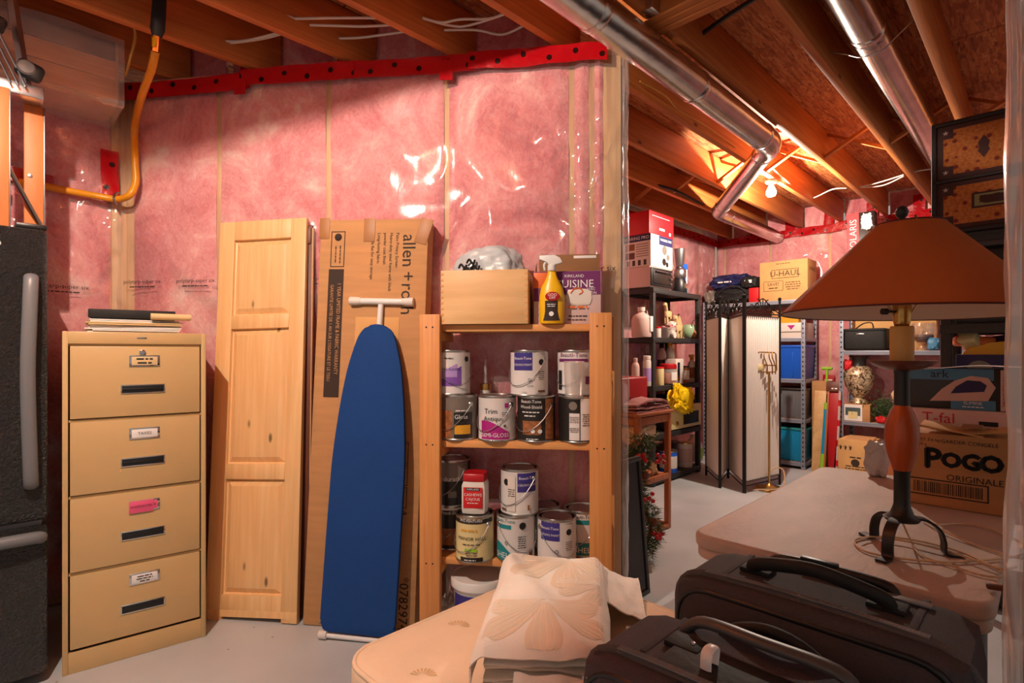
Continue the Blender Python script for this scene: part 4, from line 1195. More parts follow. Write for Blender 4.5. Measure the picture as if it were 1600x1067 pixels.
paint_can('white can with teal SHELL print against the right post', 911, z3, -0.122, 'can_white', [('p', 'teal', -40, 60, .72, .82), ('t', 'ink', 'Beauti-Tone', .022, 0, .89), ('w', 'teal', -40, 60, .04, .28, .04, 2, 1), ('t', 'ink_white', 'SHELL', .034, 4, .15)])
paint_can('tin half hidden behind the two stacked white cans', 848, z3, -0.088, 'can_tin', [('p', 'can_white', -60, 60, .1, .8)])
jr = thing('nut_jar', 'clear jar of nuts with red lid standing on the cream can', 'jar', Wp(x_at(743, -0.245), -0.247, z3 + CH), WANG)
def sq(a, z): return 1.0 / max(abs(math.cos(a)), abs(math.sin(a))) ** 0.62
lathe('jar_body', jr, 'offwhite', [(0.045, 0.0), (0.053, 0.004), (0.056, 0.02), (0.056, 0.118), (0.048, 0.138), (0.046, 0.142)], seg=32, wob=sq)
lathe('lid', jr, 'red_gloss', [(0.050, 0.138), (0.051, 0.140), (0.051, 0.165), (0.047, 0.170), (0.0, 0.171)], seg=32, wob=sq)
box('label', jr, 'red_bright', (0, -0.0555, 0.072), (0.082, 0.002, 0.088), 0.0005)
box('label_band', jr, 'ink_black', (0, -0.0565, 0.108), (0.060, 0.002, 0.012), 0.0003)
text(jr, 'ink_white', 'KIRKLAND', 0.011, (0, -0.0580, 0.108)); text(jr, 'ink_white', 'CASHEWS', 0.017, (0, -0.0575, 0.085)); text(jr, 'ink_white', 'CAJOUS', 0.017, (0, -0.0575, 0.066)); text(jr, 'ink_white', '~12', 0.008, (0, -0.0575, 0.050))
bk = thing('plastic_pail', 'white plastic pail with lid on the floor under the pine shelf', 'pail', Wp(x_at(747, -0.20), -0.195, 0.0), WANG)
lathe('pail_body', bk, 'white_plastic', [(0.094, 0.0), (0.098, 0.004), (0.110, 0.245), (0.113, 0.25)], seg=32)
lathe('pail_lid', bk, 'white_plastic', [(0.118, 0.225), (0.121, 0.228), (0.121, 0.258), (0.116, 0.264), (0.110, 0.258), (0.0, 0.258)], seg=32)
cylpatch('label_print', bk, 'violet_blue', 0.1085, -1.0, 0.9, 0.10, 0.205, 14)
cylpatch('emblem_print', bk, 'ink_white', 0.1100, -0.05, 0.35, 0.165, 0.19, 6, zf=lambda s: (0.172 + 0.008 * math.sin(s * 7), 0.192 - 0.006 * math.sin(s * 9)))
tube('bail_handle', bk, 'steel', [(-0.122, 0, 0.20), (-0.125, -0.04, 0.13), (-0.09, -0.095, 0.08), (0, -0.125, 0.06), (0.09, -0.095, 0.08), (0.125, -0.04, 0.13), (0.122, 0, 0.20)], 0.0022, 6, sm=4)
rg = thing('plastic_bag', 'crumpled grey plastic bag under the left of the pine shelf', 'bag', Wp(x_at(697, -0.2), -0.17, 0.0), WANG)
lump('bag_film', rg, 'bag_plastic', (0.10, 0.16, 0.13), 4, 0.4, 3.0)

# top board: crate with a bag, purple carton, spray bottle
z1 = SHZ[2]
ca, cbx = x_at(689, -0.30), x_at(825, -0.30)
cr = thing('dovetailed_box', 'pale dovetailed wooden box on top of the pine shelf', 'box', Wp((ca + cbx) / 2, -0.185, z1), WANG)
W3, D3, H3 = cbx - ca, 0.235, 0.228
box('front', cr, 'crate_wood', (0, -D3 / 2 + 0.007, H3 / 2), (W3, 0.014, H3), 0.002)
box('back', cr, 'crate_wood', (0, D3 / 2 - 0.007, H3 / 2), (W3, 0.014, H3), 0.002)
for s in (-1, 1):
    sd = box('side', cr, 'crate_wood', (s * (W3 / 2 - 0.007), 0, H3 / 2), (0.014, D3 - 0.028, H3), 0.002)
    for j in range(9): box('dovetail', cr, 'pine_board', (s * (W3 / 2 - 0.006), -D3 / 2 + 0.0065, 0.016 + j * 0.0245), (0.013, 0.0142, 0.011), 0.0006)
box('bottom', cr, 'crate_wood', (0, 0, 0.008), (W3 - 0.02, D3 - 0.02, 0.012), 0.001)
pb = thing('plastic_bag', 'translucent grey shopping bag bulging out of the wooden box', 'bag', Wp((ca + cbx) / 2 + 0.01, -0.185, z1 + 0.016), WANG)
lump('bag_film', pb, 'bag_white', (W3 - 0.05, 0.19, 0.335), 2, 0.16, 1.6, sub=5, power=0.85)
for (a, b_, cc) in ((-0.125, 0.225, 0.3), (-0.09, 0.245, -0.2), (-0.105, 0.215, 0.8), (-0.07, 0.22, 1.2)):
    tube('black_print', pb, 'ink_black', [(a, -0.088, b_), (a + 0.012, -0.094, b_ + 0.016), (a + 0.03, -0.096, b_ - 0.004), (a + 0.036, -0.094, b_ + 0.014)], 0.005, 5, sm=4)
pk = thing('bag_carton', 'purple and white kitchen bag carton with raised cardboard flap', 'carton', Wp((x_at(834, -0.24) + x_at(939, -0.24)) / 2, -0.165, z1), WANG)
PW2, PH2 = x_at(939, -0.24) - x_at(834, -0.24), 0.225
box('carton_body', pk, 'pinkish_white', (0, 0, PH2 / 2), (PW2, 0.15, PH2), 0.003)
rect('purple_print', pk, 'plum', PW2 - 0.002, 0.10, (0, -0.0758, PH2 - 0.051))
box('orange_corner', pk, 'orange_print', (-PW2 / 2 + 0.030, -0.0755, PH2 - 0.038), (0.060, 0.002, 0.066), 0.0005)
box('purple_corner', pk, 'plum', (-PW2 / 2 + 0.030, -0.0757, PH2 - 0.10), (0.060, 0.002, 0.054), 0.0005)
text(pk, 'ink_white', 'KIRKLAND', 0.017, (0.03, -0.0772, PH2 - 0.022)); text(pk, 'ink_white', 'CUISINE', 0.046, (0.028, -0.0772, PH2 - 0.056))
text(pk, 'ink_white', 'AVEC', 0.015, (0.10, -0.0772, PH2 - 0.078)); text(pk, 'ink_white', 'CORDON', 0.016, (0.088, -0.0772, PH2 - 0.094))
lump('bag_picture', pk, 'offwhite', (0.11, 0.006, 0.075), 5, 0.15, 3, loc=(0.05, -0.077, 0.075), sub=3)
tube('drawstring_picture', pk, 'orange_print', [(0.015, -0.080, 0.130), (0.03, -0.080, 0.148), (0.055, -0.080, 0.150), (0.065, -0.080, 0.135), (0.05, -0.080, 0.125)], 0.003, 5, sm=4)
text(pk, 'orange_print', '~8', 0.020, (0.045, -0.084, 0.072)); text(pk, 'ink', '~13', 0.012, (0.045, -0.0772, 0.034)); text(pk, 'ink', '~14', 0.011, (0.04, -0.0772, 0.018))
box('raised_flap', pk, 'cardboard_dark', (0.005, 0.070, PH2 + 0.045), (PW2 - 0.012, 0.004, 0.100), 0.001, (0.12, 0, 0))
box('torn_paper', pk, 'paper', (0.075, 0.064, PH2 + 0.083), (0.10, 0.002, 0.012), 0.0005, (0.12, 0, 0))
for s in (-1, 1): prism('side_flap', pk, 'cardboard_dark', [(-0.05, 0), (0.05, 0), (0.03, 0.05)], 0.003, (s * (PW2 / 2 - 0.004), 0, PH2), (0, 0, PI / 2))
sb = thing('spray_bottle', 'yellow trigger spray bottle with white head beside the wooden box', 'bottle', Wp(x_at(862, -0.285), -0.272, z1), WANG)
def ov(a, z): return 1.0 / math.sqrt((math.cos(a) / 1.0) ** 2 + (math.sin(a) / 0.62) ** 2)
lathe('bottle', sb, 'yellow_plastic', [(0.046, 0.0), (0.051, 0.004), (0.053, 0.05), (0.053, 0.115), (0.046, 0.15), (0.027, 0.185), (0.019, 0.205), (0.017, 0.225)], seg=28, wob=ov)
lathe('collar', sb, 'white_plastic', [(0.017, 0.222), (0.018, 0.224), (0.018, 0.245), (0.013, 0.248)], seg=18)
prism('spray_head', sb, 'white_plastic', [(-0.052, 0.268), (-0.052, 0.286), (0.012, 0.288), (0.034, 0.276), (0.044, 0.258), (0.036, 0.252), (0.014, 0.247), (-0.016, 0.247), (-0.020, 0.262)], 0.022, (0, -0.011, 0), bev=0.003)
tube('trigger', sb, 'white_plastic', [(-0.022, 0, 0.262), (-0.032, 0, 0.248), (-0.030, 0, 0.225)], [0.006, 0.005, 0.004], 8, sm=3)
cylpatch('label_print', sb, 'ink', 0.0335, -1.15, 1.15, 0.012, 0.095, 12).scale = (1.42, 1.02, 1)
lathe('red_logo', sb, 'red_gloss', [(0.026, 0), (0.024, 0.003), (0, 0.004)], (0.004, -0.0345, 0.112), (PI / 2 + 0.1, 0, 0), 20).scale = (1.15, 0.75, 1)
text(sb, 'ink_white', 'GOO', 0.016, (0.004, -0.0395, 0.118)); text(sb, 'ink_white', 'OFF', 0.015, (0.004, -0.0395, 0.105)); text(sb, 'ink_white', '~9/8', 0.008, (0.0, -0.0365, 0.075)); disc('hazard_mark', sb, 'ink_white', 0.010, (0.0, -0.0368, 0.040))
# ================================================================== foreground
# ---- mattress on a base
def rounded_slab(name, parent, mat, x0, x1, y0, y1, z0, z1, rc=0.09, re=0.04, n=8, noise_amp=0.004, seed=0):
    # rounded rectangle with rolled edges, gently uneven top
    bm = bmesh.new()
    def outline(ins):
        pts = []
        r = max(0.01, rc - ins)
        for cx, cy, a in ((x1 - rc, y1 - rc, 0), (x0 + rc, y1 - rc, PI / 2), (x0 + rc, y0 + rc, PI), (x1 - rc, y0 + rc, 1.5 * PI)):
            for k in range(n + 1):
                b = a + PI / 2 * k / n
                pts.append((cx + r * math.cos(b), cy + r * math.sin(b)))
        return pts
    rings = []
    prof = [(re * (1 - math.cos(a)), z0 + re * (1 - math.sin(a))) for a in (PI / 2 * (1 - k / 4) * -1 + PI for k in range(0))]
    lev = []
    for k in range(5): a = PI / 2 * k / 4; lev.append((re * (1 - math.sin(a)), z0 + re * (1 - math.cos(a))))
    for k in range(5): a = PI / 2 * k / 4; lev.append((re * (1 - math.cos(a)), z1 - re * (1 - math.sin(a))))
    for ins, z in lev: rings.append([bm.verts.new((x, y, z)) for x, y in outline(ins)])
    m = len(rings[0])
    for a, b in zip(rings[:-1], rings[1:]):
        for k in range(m): bm.faces.new((a[k], a[(k + 1) % m], b[(k + 1) % m], b[k]))
    bm.faces.new(rings[0][::-1])
    bm.faces.new(rings[-1])
    return frombm(name, bm, mat, parent, smooth=50)
MX0, MX1, MY0, MY1, MZ = 0.70, 1.585, 0.585, 1.372, 0.42
mt = thing('mattress', 'beige mattress with faint flower print lying on a base', 'mattress', R(0, 0, 0.21), R45)
ms = rounded_slab('mattress_body', mt, 'mattress_cloth', MX0, MX1, MY0, MY1, 0.0, MZ - 0.21, 0.10, 0.035)
def edge_loop(z, off=0.0, rc=0.10):
    pts = []
    for cx, cy, a in ((MX1 - rc, MY1 - rc, 0), (MX0 + rc, MY1 - rc, PI / 2), (MX0 + rc, MY0 + rc, PI), (MX1 - rc, MY0 + rc, 1.5 * PI)):
        for k in range(7):
            b = a + PI / 2 * k / 6; pts.append((cx + (rc + off) * math.cos(b), cy + (rc + off) * math.sin(b), z))
    return pts
tube('piping', mt, 'mattress_cloth', edge_loop(MZ - 0.21 - 0.012, -0.008), 0.007, 8, closed=True)
tube('piping', mt, 'mattress_cloth', edge_loop(0.015, -0.008), 0.007, 8, closed=True)
random.seed(11)
for (tx, qy) in ((0.55, 1.18), (0.80, 1.12), (0.62, 0.98), (1.02, 1.25), (1.20, 1.18), (0.35, 1.22), (0.45, 0.86), (1.35, 0.75), (1.25, 0.95)):
    vs, fs = [], []
    for k in range(9):
        a = PI * (0.1 + 0.8 * k / 8); r = 0.035
        o = len(vs)
        vs += [(0.3 * r * math.cos(a), 0.3 * r * math.sin(a), 0), (r * math.cos(a - .1), r * math.sin(a - .1), 0), (1.05 * r * math.cos(a), 1.05 * r * math.sin(a), 0), (r * math.cos(a + .1), r * math.sin(a + .1), 0)]
        fs.append((o, o + 1, o + 2, o + 3))
    pyd('flower_print', vs, fs, 'mattress_print', mt, (tx, qy, MZ - 0.21 + 0.0008), (0, 0, random.uniform(-2, 0)), 0)
bs = thing('box_spring', 'fabric covered box spring under the beige mattress', 'box spring', R(0, 0, 0), R45)
rounded_slab('base_body', bs, 'mattress_cloth', MX0 + 0.01, MX1 - 0.01, MY0 + 0.01, MY1 - 0.01, 0.0, 0.209, 0.08, 0.012)

# ---- folded blanket: stacked folds with a draped top
BX0, BX1 = -0.135, 0.155
bl = thing('folded_blanket', 'folded cream blanket with shell pattern lying on the beige mattress', 'blanket', (0.108, 1.57, MZ + 0.002), -0.13)
BWX, BLY = 0.30, 0.64
random.seed(5)
for k in range(5):
    hh = 0.020
    zc = hh * k + 0.012
    inset = random.uniform(0, 0.02)
    yfront = -BLY / 2 + 0.012 * (4 - k) * 0.5 - 0.008 * (k % 2)
    def fold_sec(u, v, k=k, zc=zc, inset=inset, yfront=yfront):
        # u around a flattened loop (front roll), v across the width
        x = (-0.5 + v) * (BWX - inset)
        a = 2 * PI * u
        L_ = BLY - 0.05
        c, s = math.cos(a), math.sin(a)
        y = (abs(c) ** 0.25) * math.copysign(1, c) * L_ / 2 + (yfront + BLY / 2)
        z = zc + (abs(s) ** 0.8) * math.copysign(1, s) * 0.0095
        z += 0.006 * fbm(x * 9 + k * 3, y * 6, k, 2) + 0.018 * (x / BWX) * (1 if k % 2 else 0.5)
        y += 0.012 * fbm(x * 7 + k, 0.3, k, 2)
        return (x, y, z)
    sheet('fold', bl, 'blanket', fold_sec, 36, 18)
def top_cover(u, v):
    x = (-0.5 + u) * (BWX + 0.10)
    y = (-0.5 + v) * BLY * 1.0
    ex = max(0.0, abs(x) - BWX / 2 + 0.012) / 0.062
    z = 0.118 - 0.070 * min(1.0, ex) ** 1.4
    xs = max(-BWX / 2 - 0.018 - 0.008 * noise.noise(Vector((0, y * 8, 0))), min(BWX / 2 + 0.018 + 0.010 * noise.noise(Vector((3, y * 7, 0))), x))
    z += 0.012 * fbm(x * 5 + 2, y * 5, 7, 3)
    fy = max(0.0, (-y - BLY / 2 + 0.05) / 0.05)
    z -= 0.018 * fy ** 2
    by = max(0.0, (y - BLY / 2 + 0.05) / 0.05)
    z -= 0.085 * by ** 2
    z += 0.016 * math.exp(-((x * 1.2 + y * 0.6 + 0.06) / 0.05) ** 2)
    return (xs, y - 0.01 * by, z)
tc_ = sheet('top_cover', bl, 'blanket', top_cover, 80, 130, 0.004)
def on_cover(x, y, lift=0.0008):
    u = x / (BWX + 0.10) + 0.5; v = y / BLY + 0.5
    p = Vector(top_cover(u, v)); p.z += lift; return p
def petal(cx, cy, ang, ln, wd):
    d = Vector((math.cos(ang), math.sin(ang))); nrm = Vector((-d.y, d.x))
    vs, fs = [], []
    N = 24; Mw = 10
    for i in range(N + 1):
        s = i / N
        w_ = wd * math.sin(PI * min(1, s * 0.92) ** 0.8) if s < 1 else 0.0
        w_ = max(0.0005, wd * s ** 0.8 * math.sqrt(max(0.0, 1 - s ** 7)))
        for j in range(Mw + 1):
            q = (j / Mw - 0.5) * 2
            p2 = Vector((cx, cy)) + d * (ln * s) + nrm * (w_ * q)
            p2.x = max(-BWX / 2, min(BWX / 2, p2.x)); p2.y = max(-BLY / 2 + .02, min(BLY / 2 - .03, p2.y))
            vs.append(on_cover(p2.x, p2.y))
    for i in range(N):
        for j in range(Mw):
            a = i * (Mw + 1) + j
            fs.append((a, a + 1, a + Mw + 2, a + Mw + 1))
    pyd('petal_print', vs, fs, 'blanket_print', bl, smooth=0)
    for q in (-0.6, -0.2, 0.2, 0.6):
        pts = []
        for i in range(1, N + 1):
            s = i / N * 0.96
            w_ = wd * s ** 0.8 * math.sqrt(max(0.0, 1 - s ** 7))
            p2 = Vector((cx, cy)) + d * (ln * s) + nrm * (w_ * q)
            p2.x = max(-BWX / 2, min(BWX / 2, p2.x)); p2.y = max(-BLY / 2 + .02, min(BLY / 2 - .03, p2.y))
            pts.append(on_cover(p2.x, p2.y, 0.0008))
        tube('vein_print', bl, 'blanket_line', pts, 0.0011, 4)
for (cx, cy, base, ps_) in ((0.05, 0.27, -1.57, 1.0), (-0.01, -0.08, -1.5, 0.95), (0.16, 0.06, -2.6, 0.6)):
    for da in (-1.35, -0.70, 0.0, 0.70, 1.35):
        petal(cx, cy, base + da, (0.25 if abs(da) < 1 else 0.16) * ps_, 0.066 * ps_)
def tail(u, v):
    x = 0.13 + 0.16 * u; y = 0.02 + 0.28 * v + 0.05 * u
    return (x, y, 0.090 * (1 - u) ** 1.5 + 0.012 + 0.022 * fbm(x * 12, y * 9, 2, 3) * (0.4 + u) * 0.6 + 0.010)
sheet('loose_corner', bl, 'blanket', tail, 18, 20, 0.004)
def tail2(u, v):
    x = -0.06 + 0.24 * u; y = -BLY / 2 - 0.015 - 0.09 * v
    return (x, y, 0.012 + 0.055 * (1 - v) ** 0.8 + 0.02 * abs(fbm(x * 10, y * 12, 5, 3)))
sheet('loose_corner', bl, 'blanket', tail2, 20, 12, 0.004)

# ---- suitcases (front faces -x in the room frame: local x=t, y=q)
def soft_case(root, mat, x0, x1, y0, y1, z0, z1, rr=0.036, bulge=0.012):
    bm = bmesh.new()
    bmesh.ops.create_cube(bm, size=1.0)
    bmesh.ops.scale(bm, vec=(x1 - x0, y1 - y0, z1 - z0), verts=bm.verts)
    bmesh.ops.subdivide_edges(bm, edges=list(bm.edges), cuts=9, use_grid_fill=True)
    cx, cy, cz = (x1 - x0) / 2, (y1 - y0) / 2, (z1 - z0) / 2
    for v in bm.verts:
        p = v.co
        q = Vector((max(-cx + rr, min(cx - rr, p.x)), max(-cy + rr, min(cy - rr, p.y)), max(-cz + rr, min(cz - rr, p.z))))
        d = p - q
        if d.length > 1e-6: p = q + d.normalized() * rr
        k = 1 + 0
        p.x += bulge * math.copysign(1, p.x) * (1 - (p.y / cy) ** 2) * (1 - (p.z / cz) ** 2) if abs(p.x) > cx - rr else 0
        p.z += bulge * 0.8 * (1 - (p.y / cy) ** 2) if p.z > cz - rr else 0
        p += Vector((0.002 * noise.noise(p * 8), 0.002 * noise.noise(p * 8 + Vector((5, 0, 0))), 0))
        v.co = p
    return frombm('case_body', bm, mat, root, ((x0 + x1) / 2, (y0 + y1) / 2, (z0 + z1) / 2), smooth=50)
def suitcase(name, label, mat, t0, t1, q0, q1, zt, big):
    root = thing(name, label, 'suitcase', R(t0, q0, 0), R45)
    W_, Dp = q1 - q0, t1 - t0
    soft_case(root, mat, 0, Dp, 0, W_, 0.05, zt)
    # front pocket panel, set proud of the body
    def zip_loop(xp, ins, ztop, zbot):
        y0, y1 = ins, W_ - ins
        r = 0.06
        pts = []
        for cy, cz, a in ((y1 - r, ztop - r, 0), (y0 + r, ztop - r, PI / 2), (y0 + r, zbot + r, PI), (y1 - r, zbot + r, 1.5 * PI)):
            for k in range(6):
                b = a + PI / 2 * k / 5; pts.append((xp, cy + r * math.cos(b), cz + r * math.sin(b)))
        return pts
    tube('piping', root, 'black_plastic', zip_loop(0.012, 0.016, zt - 0.012, 0.07), 0.0065, 8, closed=True)
    tube('piping', root, 'black_plastic', zip_loop(Dp - 0.012, 0.016, zt - 0.010, 0.07), 0.0065, 8, closed=True)
    zz = zip_loop(0.048, -0.002, zt + 0.006, 0.06)
    tube('zipper_tape', root, 'zip_grey', zz, 0.0095, 6, closed=True, flat=0.6)
    n = 130
    ch = []
    for k in range(n):
        y = 0.06 + (W_ - 0.12) * k / (n - 1)
        b = 0.8 * 0.012 * (1 - ((y - W_ / 2) / (W_ / 2)) ** 2)
        ch.append([(0.042, y, zt + b + 0.0105), (0.054, y, zt + b + 0.0105)])
    tubes('zipper_teeth', root, 'zip_teeth', ch, 0.0016, 4)
    for y in (0.085, W_ - 0.085):
        pt = box('corner_patch', root, mat, (Dp * 0.62, y, zt + 0.0045), (Dp * 0.62, 0.012, 0.006), 0.002)
    for y in (0.13, W_ - 0.13):
        box('handle_anchor', root, 'black_matte', (Dp * 0.56, y, zt + 0.012), (0.045, 0.06, 0.010), 0.003)
        lathe('rivet', root, 'steel', [(0.004, 0), (0.0035, 0.002), (0, 0.003)], (Dp * 0.56, y + (0.012 if y < W_ / 2 else -0.012), zt + 0.017), seg=10)
    for y in (0.10, W_ - 0.10):
        for x in (0.05, Dp - 0.05):
            wh = lathe('wheel', root, 'rubber', [(0.0, -0.012), (0.026, -0.012), (0.028, -0.008), (0.028, 0.008), (0.026, 0.012), (0, 0.012)], (x, y, 0.028), (PI / 2, 0, 0), 16)
    return root, W_, Dp
s1, W1, D1 = suitcase('suitcase', 'large black soft suitcase standing in front of the folding table', 'suitcase_fabric', 1.02, 1.262, 0.075, 0.56, 0.775, True)
hz = 0.775
hpts = [(D1 * 0.50, 0.125, hz + 0.016), (D1 * 0.48, 0.135, hz + 0.030), (D1 * 0.45, 0.19, hz + 0.044), (D1 * 0.44, W1 / 2, hz + 0.051), (D1 * 0.45, W1 - 0.19, hz + 0.044), (D1 * 0.48, W1 - 0.135, hz + 0.030), (D1 * 0.50, W1 - 0.125, hz + 0.016)]
tube('carry_handle', s1, 'black_matte', hpts, 0.014, 12, sm=5, flat=0.8)
tube('trolley_grip', s1, 'iron_black', [(D1 - 0.030, 0.13, hz + 0.004), (D1 - 0.026, 0.15, hz + 0.018), (D1 - 0.024, W1 / 2, hz + 0.021), (D1 - 0.026, W1 - 0.15, hz + 0.018), (D1 - 0.030, W1 - 0.13, hz + 0.004)], 0.010, 8, sm=4)
box('trolley_button', s1, 'black_plastic', (D1 - 0.024, W1 / 2 + 0.02, hz + 0.030), (0.016, 0.07, 0.010), 0.003)
box('grip_strap', s1, 'grey_plastic', (D1 - 0.052, W1 / 2 - 0.12, hz + 0.010), (0.02, 0.10, 0.004), 0.001)
s2, W2, D2 = suitcase('suitcase', 'smaller dark plum suitcase nearest the camera with white tag clip', 'suitcase_fabric_plum', 0.70, 0.948, 0.09, 0.558, 0.742, False)
gz = 0.742
tube('trolley_grip', s2, 'grip_grey', [(D2 * 0.78, W2 - 0.10, gz + 0.004), (D2 * 0.78, W2 - 0.135, gz + 0.030), (D2 * 0.76, W2 / 2, gz + 0.034), (D2 * 0.78, 0.13, gz + 0.030), (D2 * 0.78, 0.10, gz + 0.004)], 0.014, 10, sm=5, flat=0.7)
tube('carry_handle', s2, 'black_matte', [(D2 * 0.93, W2 - 0.15, gz + 0.006), (D2 * 0.95, W2 - 0.19, gz + 0.026), (D2 * 0.95, W2 / 2, gz + 0.034), (D2 * 0.95, 0.19, gz + 0.026), (D2 * 0.93, 0.15, gz + 0.006)], 0.010, 8, sm=4)
box('tag_pocket', s2, 'black_matte', (D2 * 0.40, W2 / 2 + 0.02, gz + 0.010), (0.10, 0.19, 0.010), 0.003)
tg = tube('tag_clip', s2, 'white_plastic', [(D2 * 0.44, W2 / 2 + 0.045, gz + 0.016), (D2 * 0.46, W2 / 2 + 0.045, gz + 0.040), (D2 * 0.36, W2 / 2 + 0.045, gz + 0.040), (D2 * 0.34, W2 / 2 + 0.045, gz + 0.016)], 0.009, 6, sm=4, flat=0.35)
tube('zipper_pull', s2, 'clear_plastic', [(0.03, W2 - 0.055, gz - 0.02), (0.015, W2 - 0.03, gz - 0.035), (0.02, W2 - 0.01, gz - 0.045)], 0.006, 6, sm=3)

# ---- folding table
TB = thing('folding_table', 'pale plastic folding table with rounded corners carrying the lamp', 'table', R(1.405, 0.075, 0), R45)
TL, TW = 1.235, 0.635
bm_x0, bm_x1, bm_y0, bm_y1 = MX0, MX1, MY0, MY1
rounded_slab('table_top', TB, 'table_top', 0, TL, 0, TW, 0.700, 0.74, 0.055, 0.012)
rounded_slab('table_rim', TB, 'table_top', 0.006, TL - 0.006, 0.006, TW - 0.006, 0.672, 0.702, 0.050, 0.008)
for x in (0.16, TL - 0.16):
    for y in (0.09, TW - 0.09):
        tube('leg', TB, 'grey_plastic', [(x, y, 0.0), (x, y, 0.68)], 0.0135, 10)
        lathe('leg_cap', TB, 'rubber', [(0.017, 0), (0.017, 0.03), (0.014, 0.032)], (x, y, 0), seg=12)
    tube('cross_bar', TB, 'grey_plastic', [(x, 0.09, 0.16), (x, TW - 0.09, 0.16)], 0.011, 8)
    tube('leg_brace', TB, 'grey_plastic', [(x, TW / 2, 0.16), (TL / 2 + (0.12 if x > TL / 2 else -0.12), TW / 2, 0.675)], 0.008, 8)

# ---- table lamp
LZ = 0.741
lp = thing('table_lamp', 'table lamp with orange-brown conical shade and black tripod foot', 'lamp', R(1.645, 0.262, LZ), 0.0)
def zl(v): return z_at(v, 1.346) - LZ
for k, a in enumerate((PI + 0.62, -0.30, PI / 2 + 0.12)):
    d = Vector((math.cos(a), math.sin(a), 0))
    prof = [(0.018, 0.085), (0.050, 0.083), (0.078, 0.062), (0.088, 0.032), (0.091, 0.004), (0.128, 0.003)]
    P_ = spline([(r_, 0, z_) for r_, z_ in prof], 4)
    nrm = Vector((-d.y, d.x, 0))
    vs, fs = [], []
    for i_, p in enumerate(P_):
        tn = (P_[min(i_ + 1, len(P_) - 1)] - P_[max(i_ - 1, 0)]).normalized()
        up = Vector((-tn.z, 0, tn.x))
        c = d * p.x + Vector((0, 0, p.z))
        upw = d * up.x + Vector((0, 0, up.z))
        for sx1, sz1 in ((-1, -1), (1, -1), (1, 1), (-1, 1)):
            vs.append(c + nrm * (0.0125 * sx1) + upw * (0.0028 * sz1))
    for i_ in range(len(P_) - 1):
        for k4 in range(4):
            a4, b4 = 4 * i_ + k4, 4 * i_ + (k4 + 1) % 4
            fs.append((a4, b4, b4 + 4, a4 + 4))
    fs += [(3, 2, 1, 0), tuple(4 * (len(P_) - 1) + j for j in range(4))]
    pyd('foot', vs, fs, 'iron_black', lp, smooth=30)
lathe('lower_stem', lp, 'iron_black', [(0.0, 0.078), (0.036, 0.078), (0.040, 0.084), (0.026, 0.093), (0.019, 0.112), (0.0175, 0.12), (0.0175, 0.198), (0.020, 0.203)], seg=28)
lathe('wood_body', lp, 'lamp_wood', [(0.018, 0.200), (0.021, 0.206), (0.032, 0.245), (0.037, 0.285), (0.0355, 0.315), (0.026, 0.348), (0.019, 0.362), (0.017, 0.366)], seg=32)
lathe('upper_stem', lp, 'iron_black', [(0.0175, 0.362), (0.017, 0.368), (0.0165, 0.445), (0.018, 0.458), (0.020, 0.460)], seg=28)
lathe('drip_tray', lp, 'tray_brown', [(0.012, 0.452), (0.040, 0.456), (0.062, 0.466), (0.073, 0.476), (0.0735, 0.478), (0.070, 0.478), (0.050, 0.472), (0.0, 0.470)], seg=36)
lathe('candle_sleeve', lp, 'candle', [(0.0255, 0.470), (0.0255, 0.562), (0.023, 0.564), (0.0, 0.564)], seg=28)
sk = lathe('bulb_socket', lp, 'brass', [(0.012, 0.562), (0.016, 0.566), (0.019, 0.578), (0.0185, 0.584), (0.020, 0.588), (0.020, 0.640), (0.017, 0.645), (0.0, 0.645)], seg=24)
tube('switch_key', sk, 'iron_black', [(-0.018, -0.004, 0.600), (-0.040, -0.008, 0.600), (-0.044, -0.009, 0.600), (-0.056, -0.010, 0.600)], [0.003, 0.003, 0.008, 0.008], 10)
lathe('bulb', lp, 'white_plastic', [(0.013, 0.645), (0.018, 0.665), (0.029, 0.70), (0.030, 0.72), (0.02, 0.745), (0.0, 0.752)], seg=20)
tube('harp', lp, 'brass', [(-0.018, 0, 0.588), (-0.055, 0, 0.66), (-0.052, 0, 0.76), (-0.02, 0, 0.815), (0.0, 0, 0.822), (0.02, 0, 0.815), (0.052, 0, 0.76), (0.055, 0, 0.66), (0.018, 0, 0.588)], 0.0022, 6, sm=4)
def shade(name, mat, r0, r1, z0, z1, flip=False, seg=64):
    vs, fs = [], []
    for k in range(seg):
        a = 2 * PI * k / seg
        vs += [(r0 * math.cos(a), r0 * math.sin(a), z0), (r1 * math.cos(a), r1 * math.sin(a), z1)]
    for k in range(seg):
        a, b = 2 * k, 2 * ((k + 1) % seg)
        fs.append((a, b, b + 1, a + 1) if not flip else (a + 1, b + 1, b, a))
    o = pyd(name, vs, fs, mat, lp, smooth=60)
    o.rotation_euler = (0.0, 0.022, 0.0)
    return o
SZ0, SZ1 = 0.596, 0.818
sh1 = shade('lamp_shade', 'lamp_shade_fabric', 0.284, 0.074, SZ0, SZ1)
shade('shade_lining', 'shade_lining', 0.2815, 0.0715, SZ0 + 0.0006, SZ1, True)
for r_, z_, mt_ in ((0.284, SZ0, 'shade_trim'), (0.074, SZ1, 'shade_trim')):
    o = tube('shade_trim', lp, mt_, [(r_ * math.cos(2 * PI * k / 64), r_ * math.sin(2 * PI * k / 64), z_) for k in range(64)], 0.0023, 6, closed=True)
    o.rotation_euler = (0.0, 0.022, 0.0)
tubes('shade_spider', lp, 'brass', [[(0.073 * math.cos(a), 0.073 * math.sin(a), SZ1 - 0.002), (0, 0, SZ1 + 0.003)] for a in (0.3, 2.4, 4.5)], 0.002)
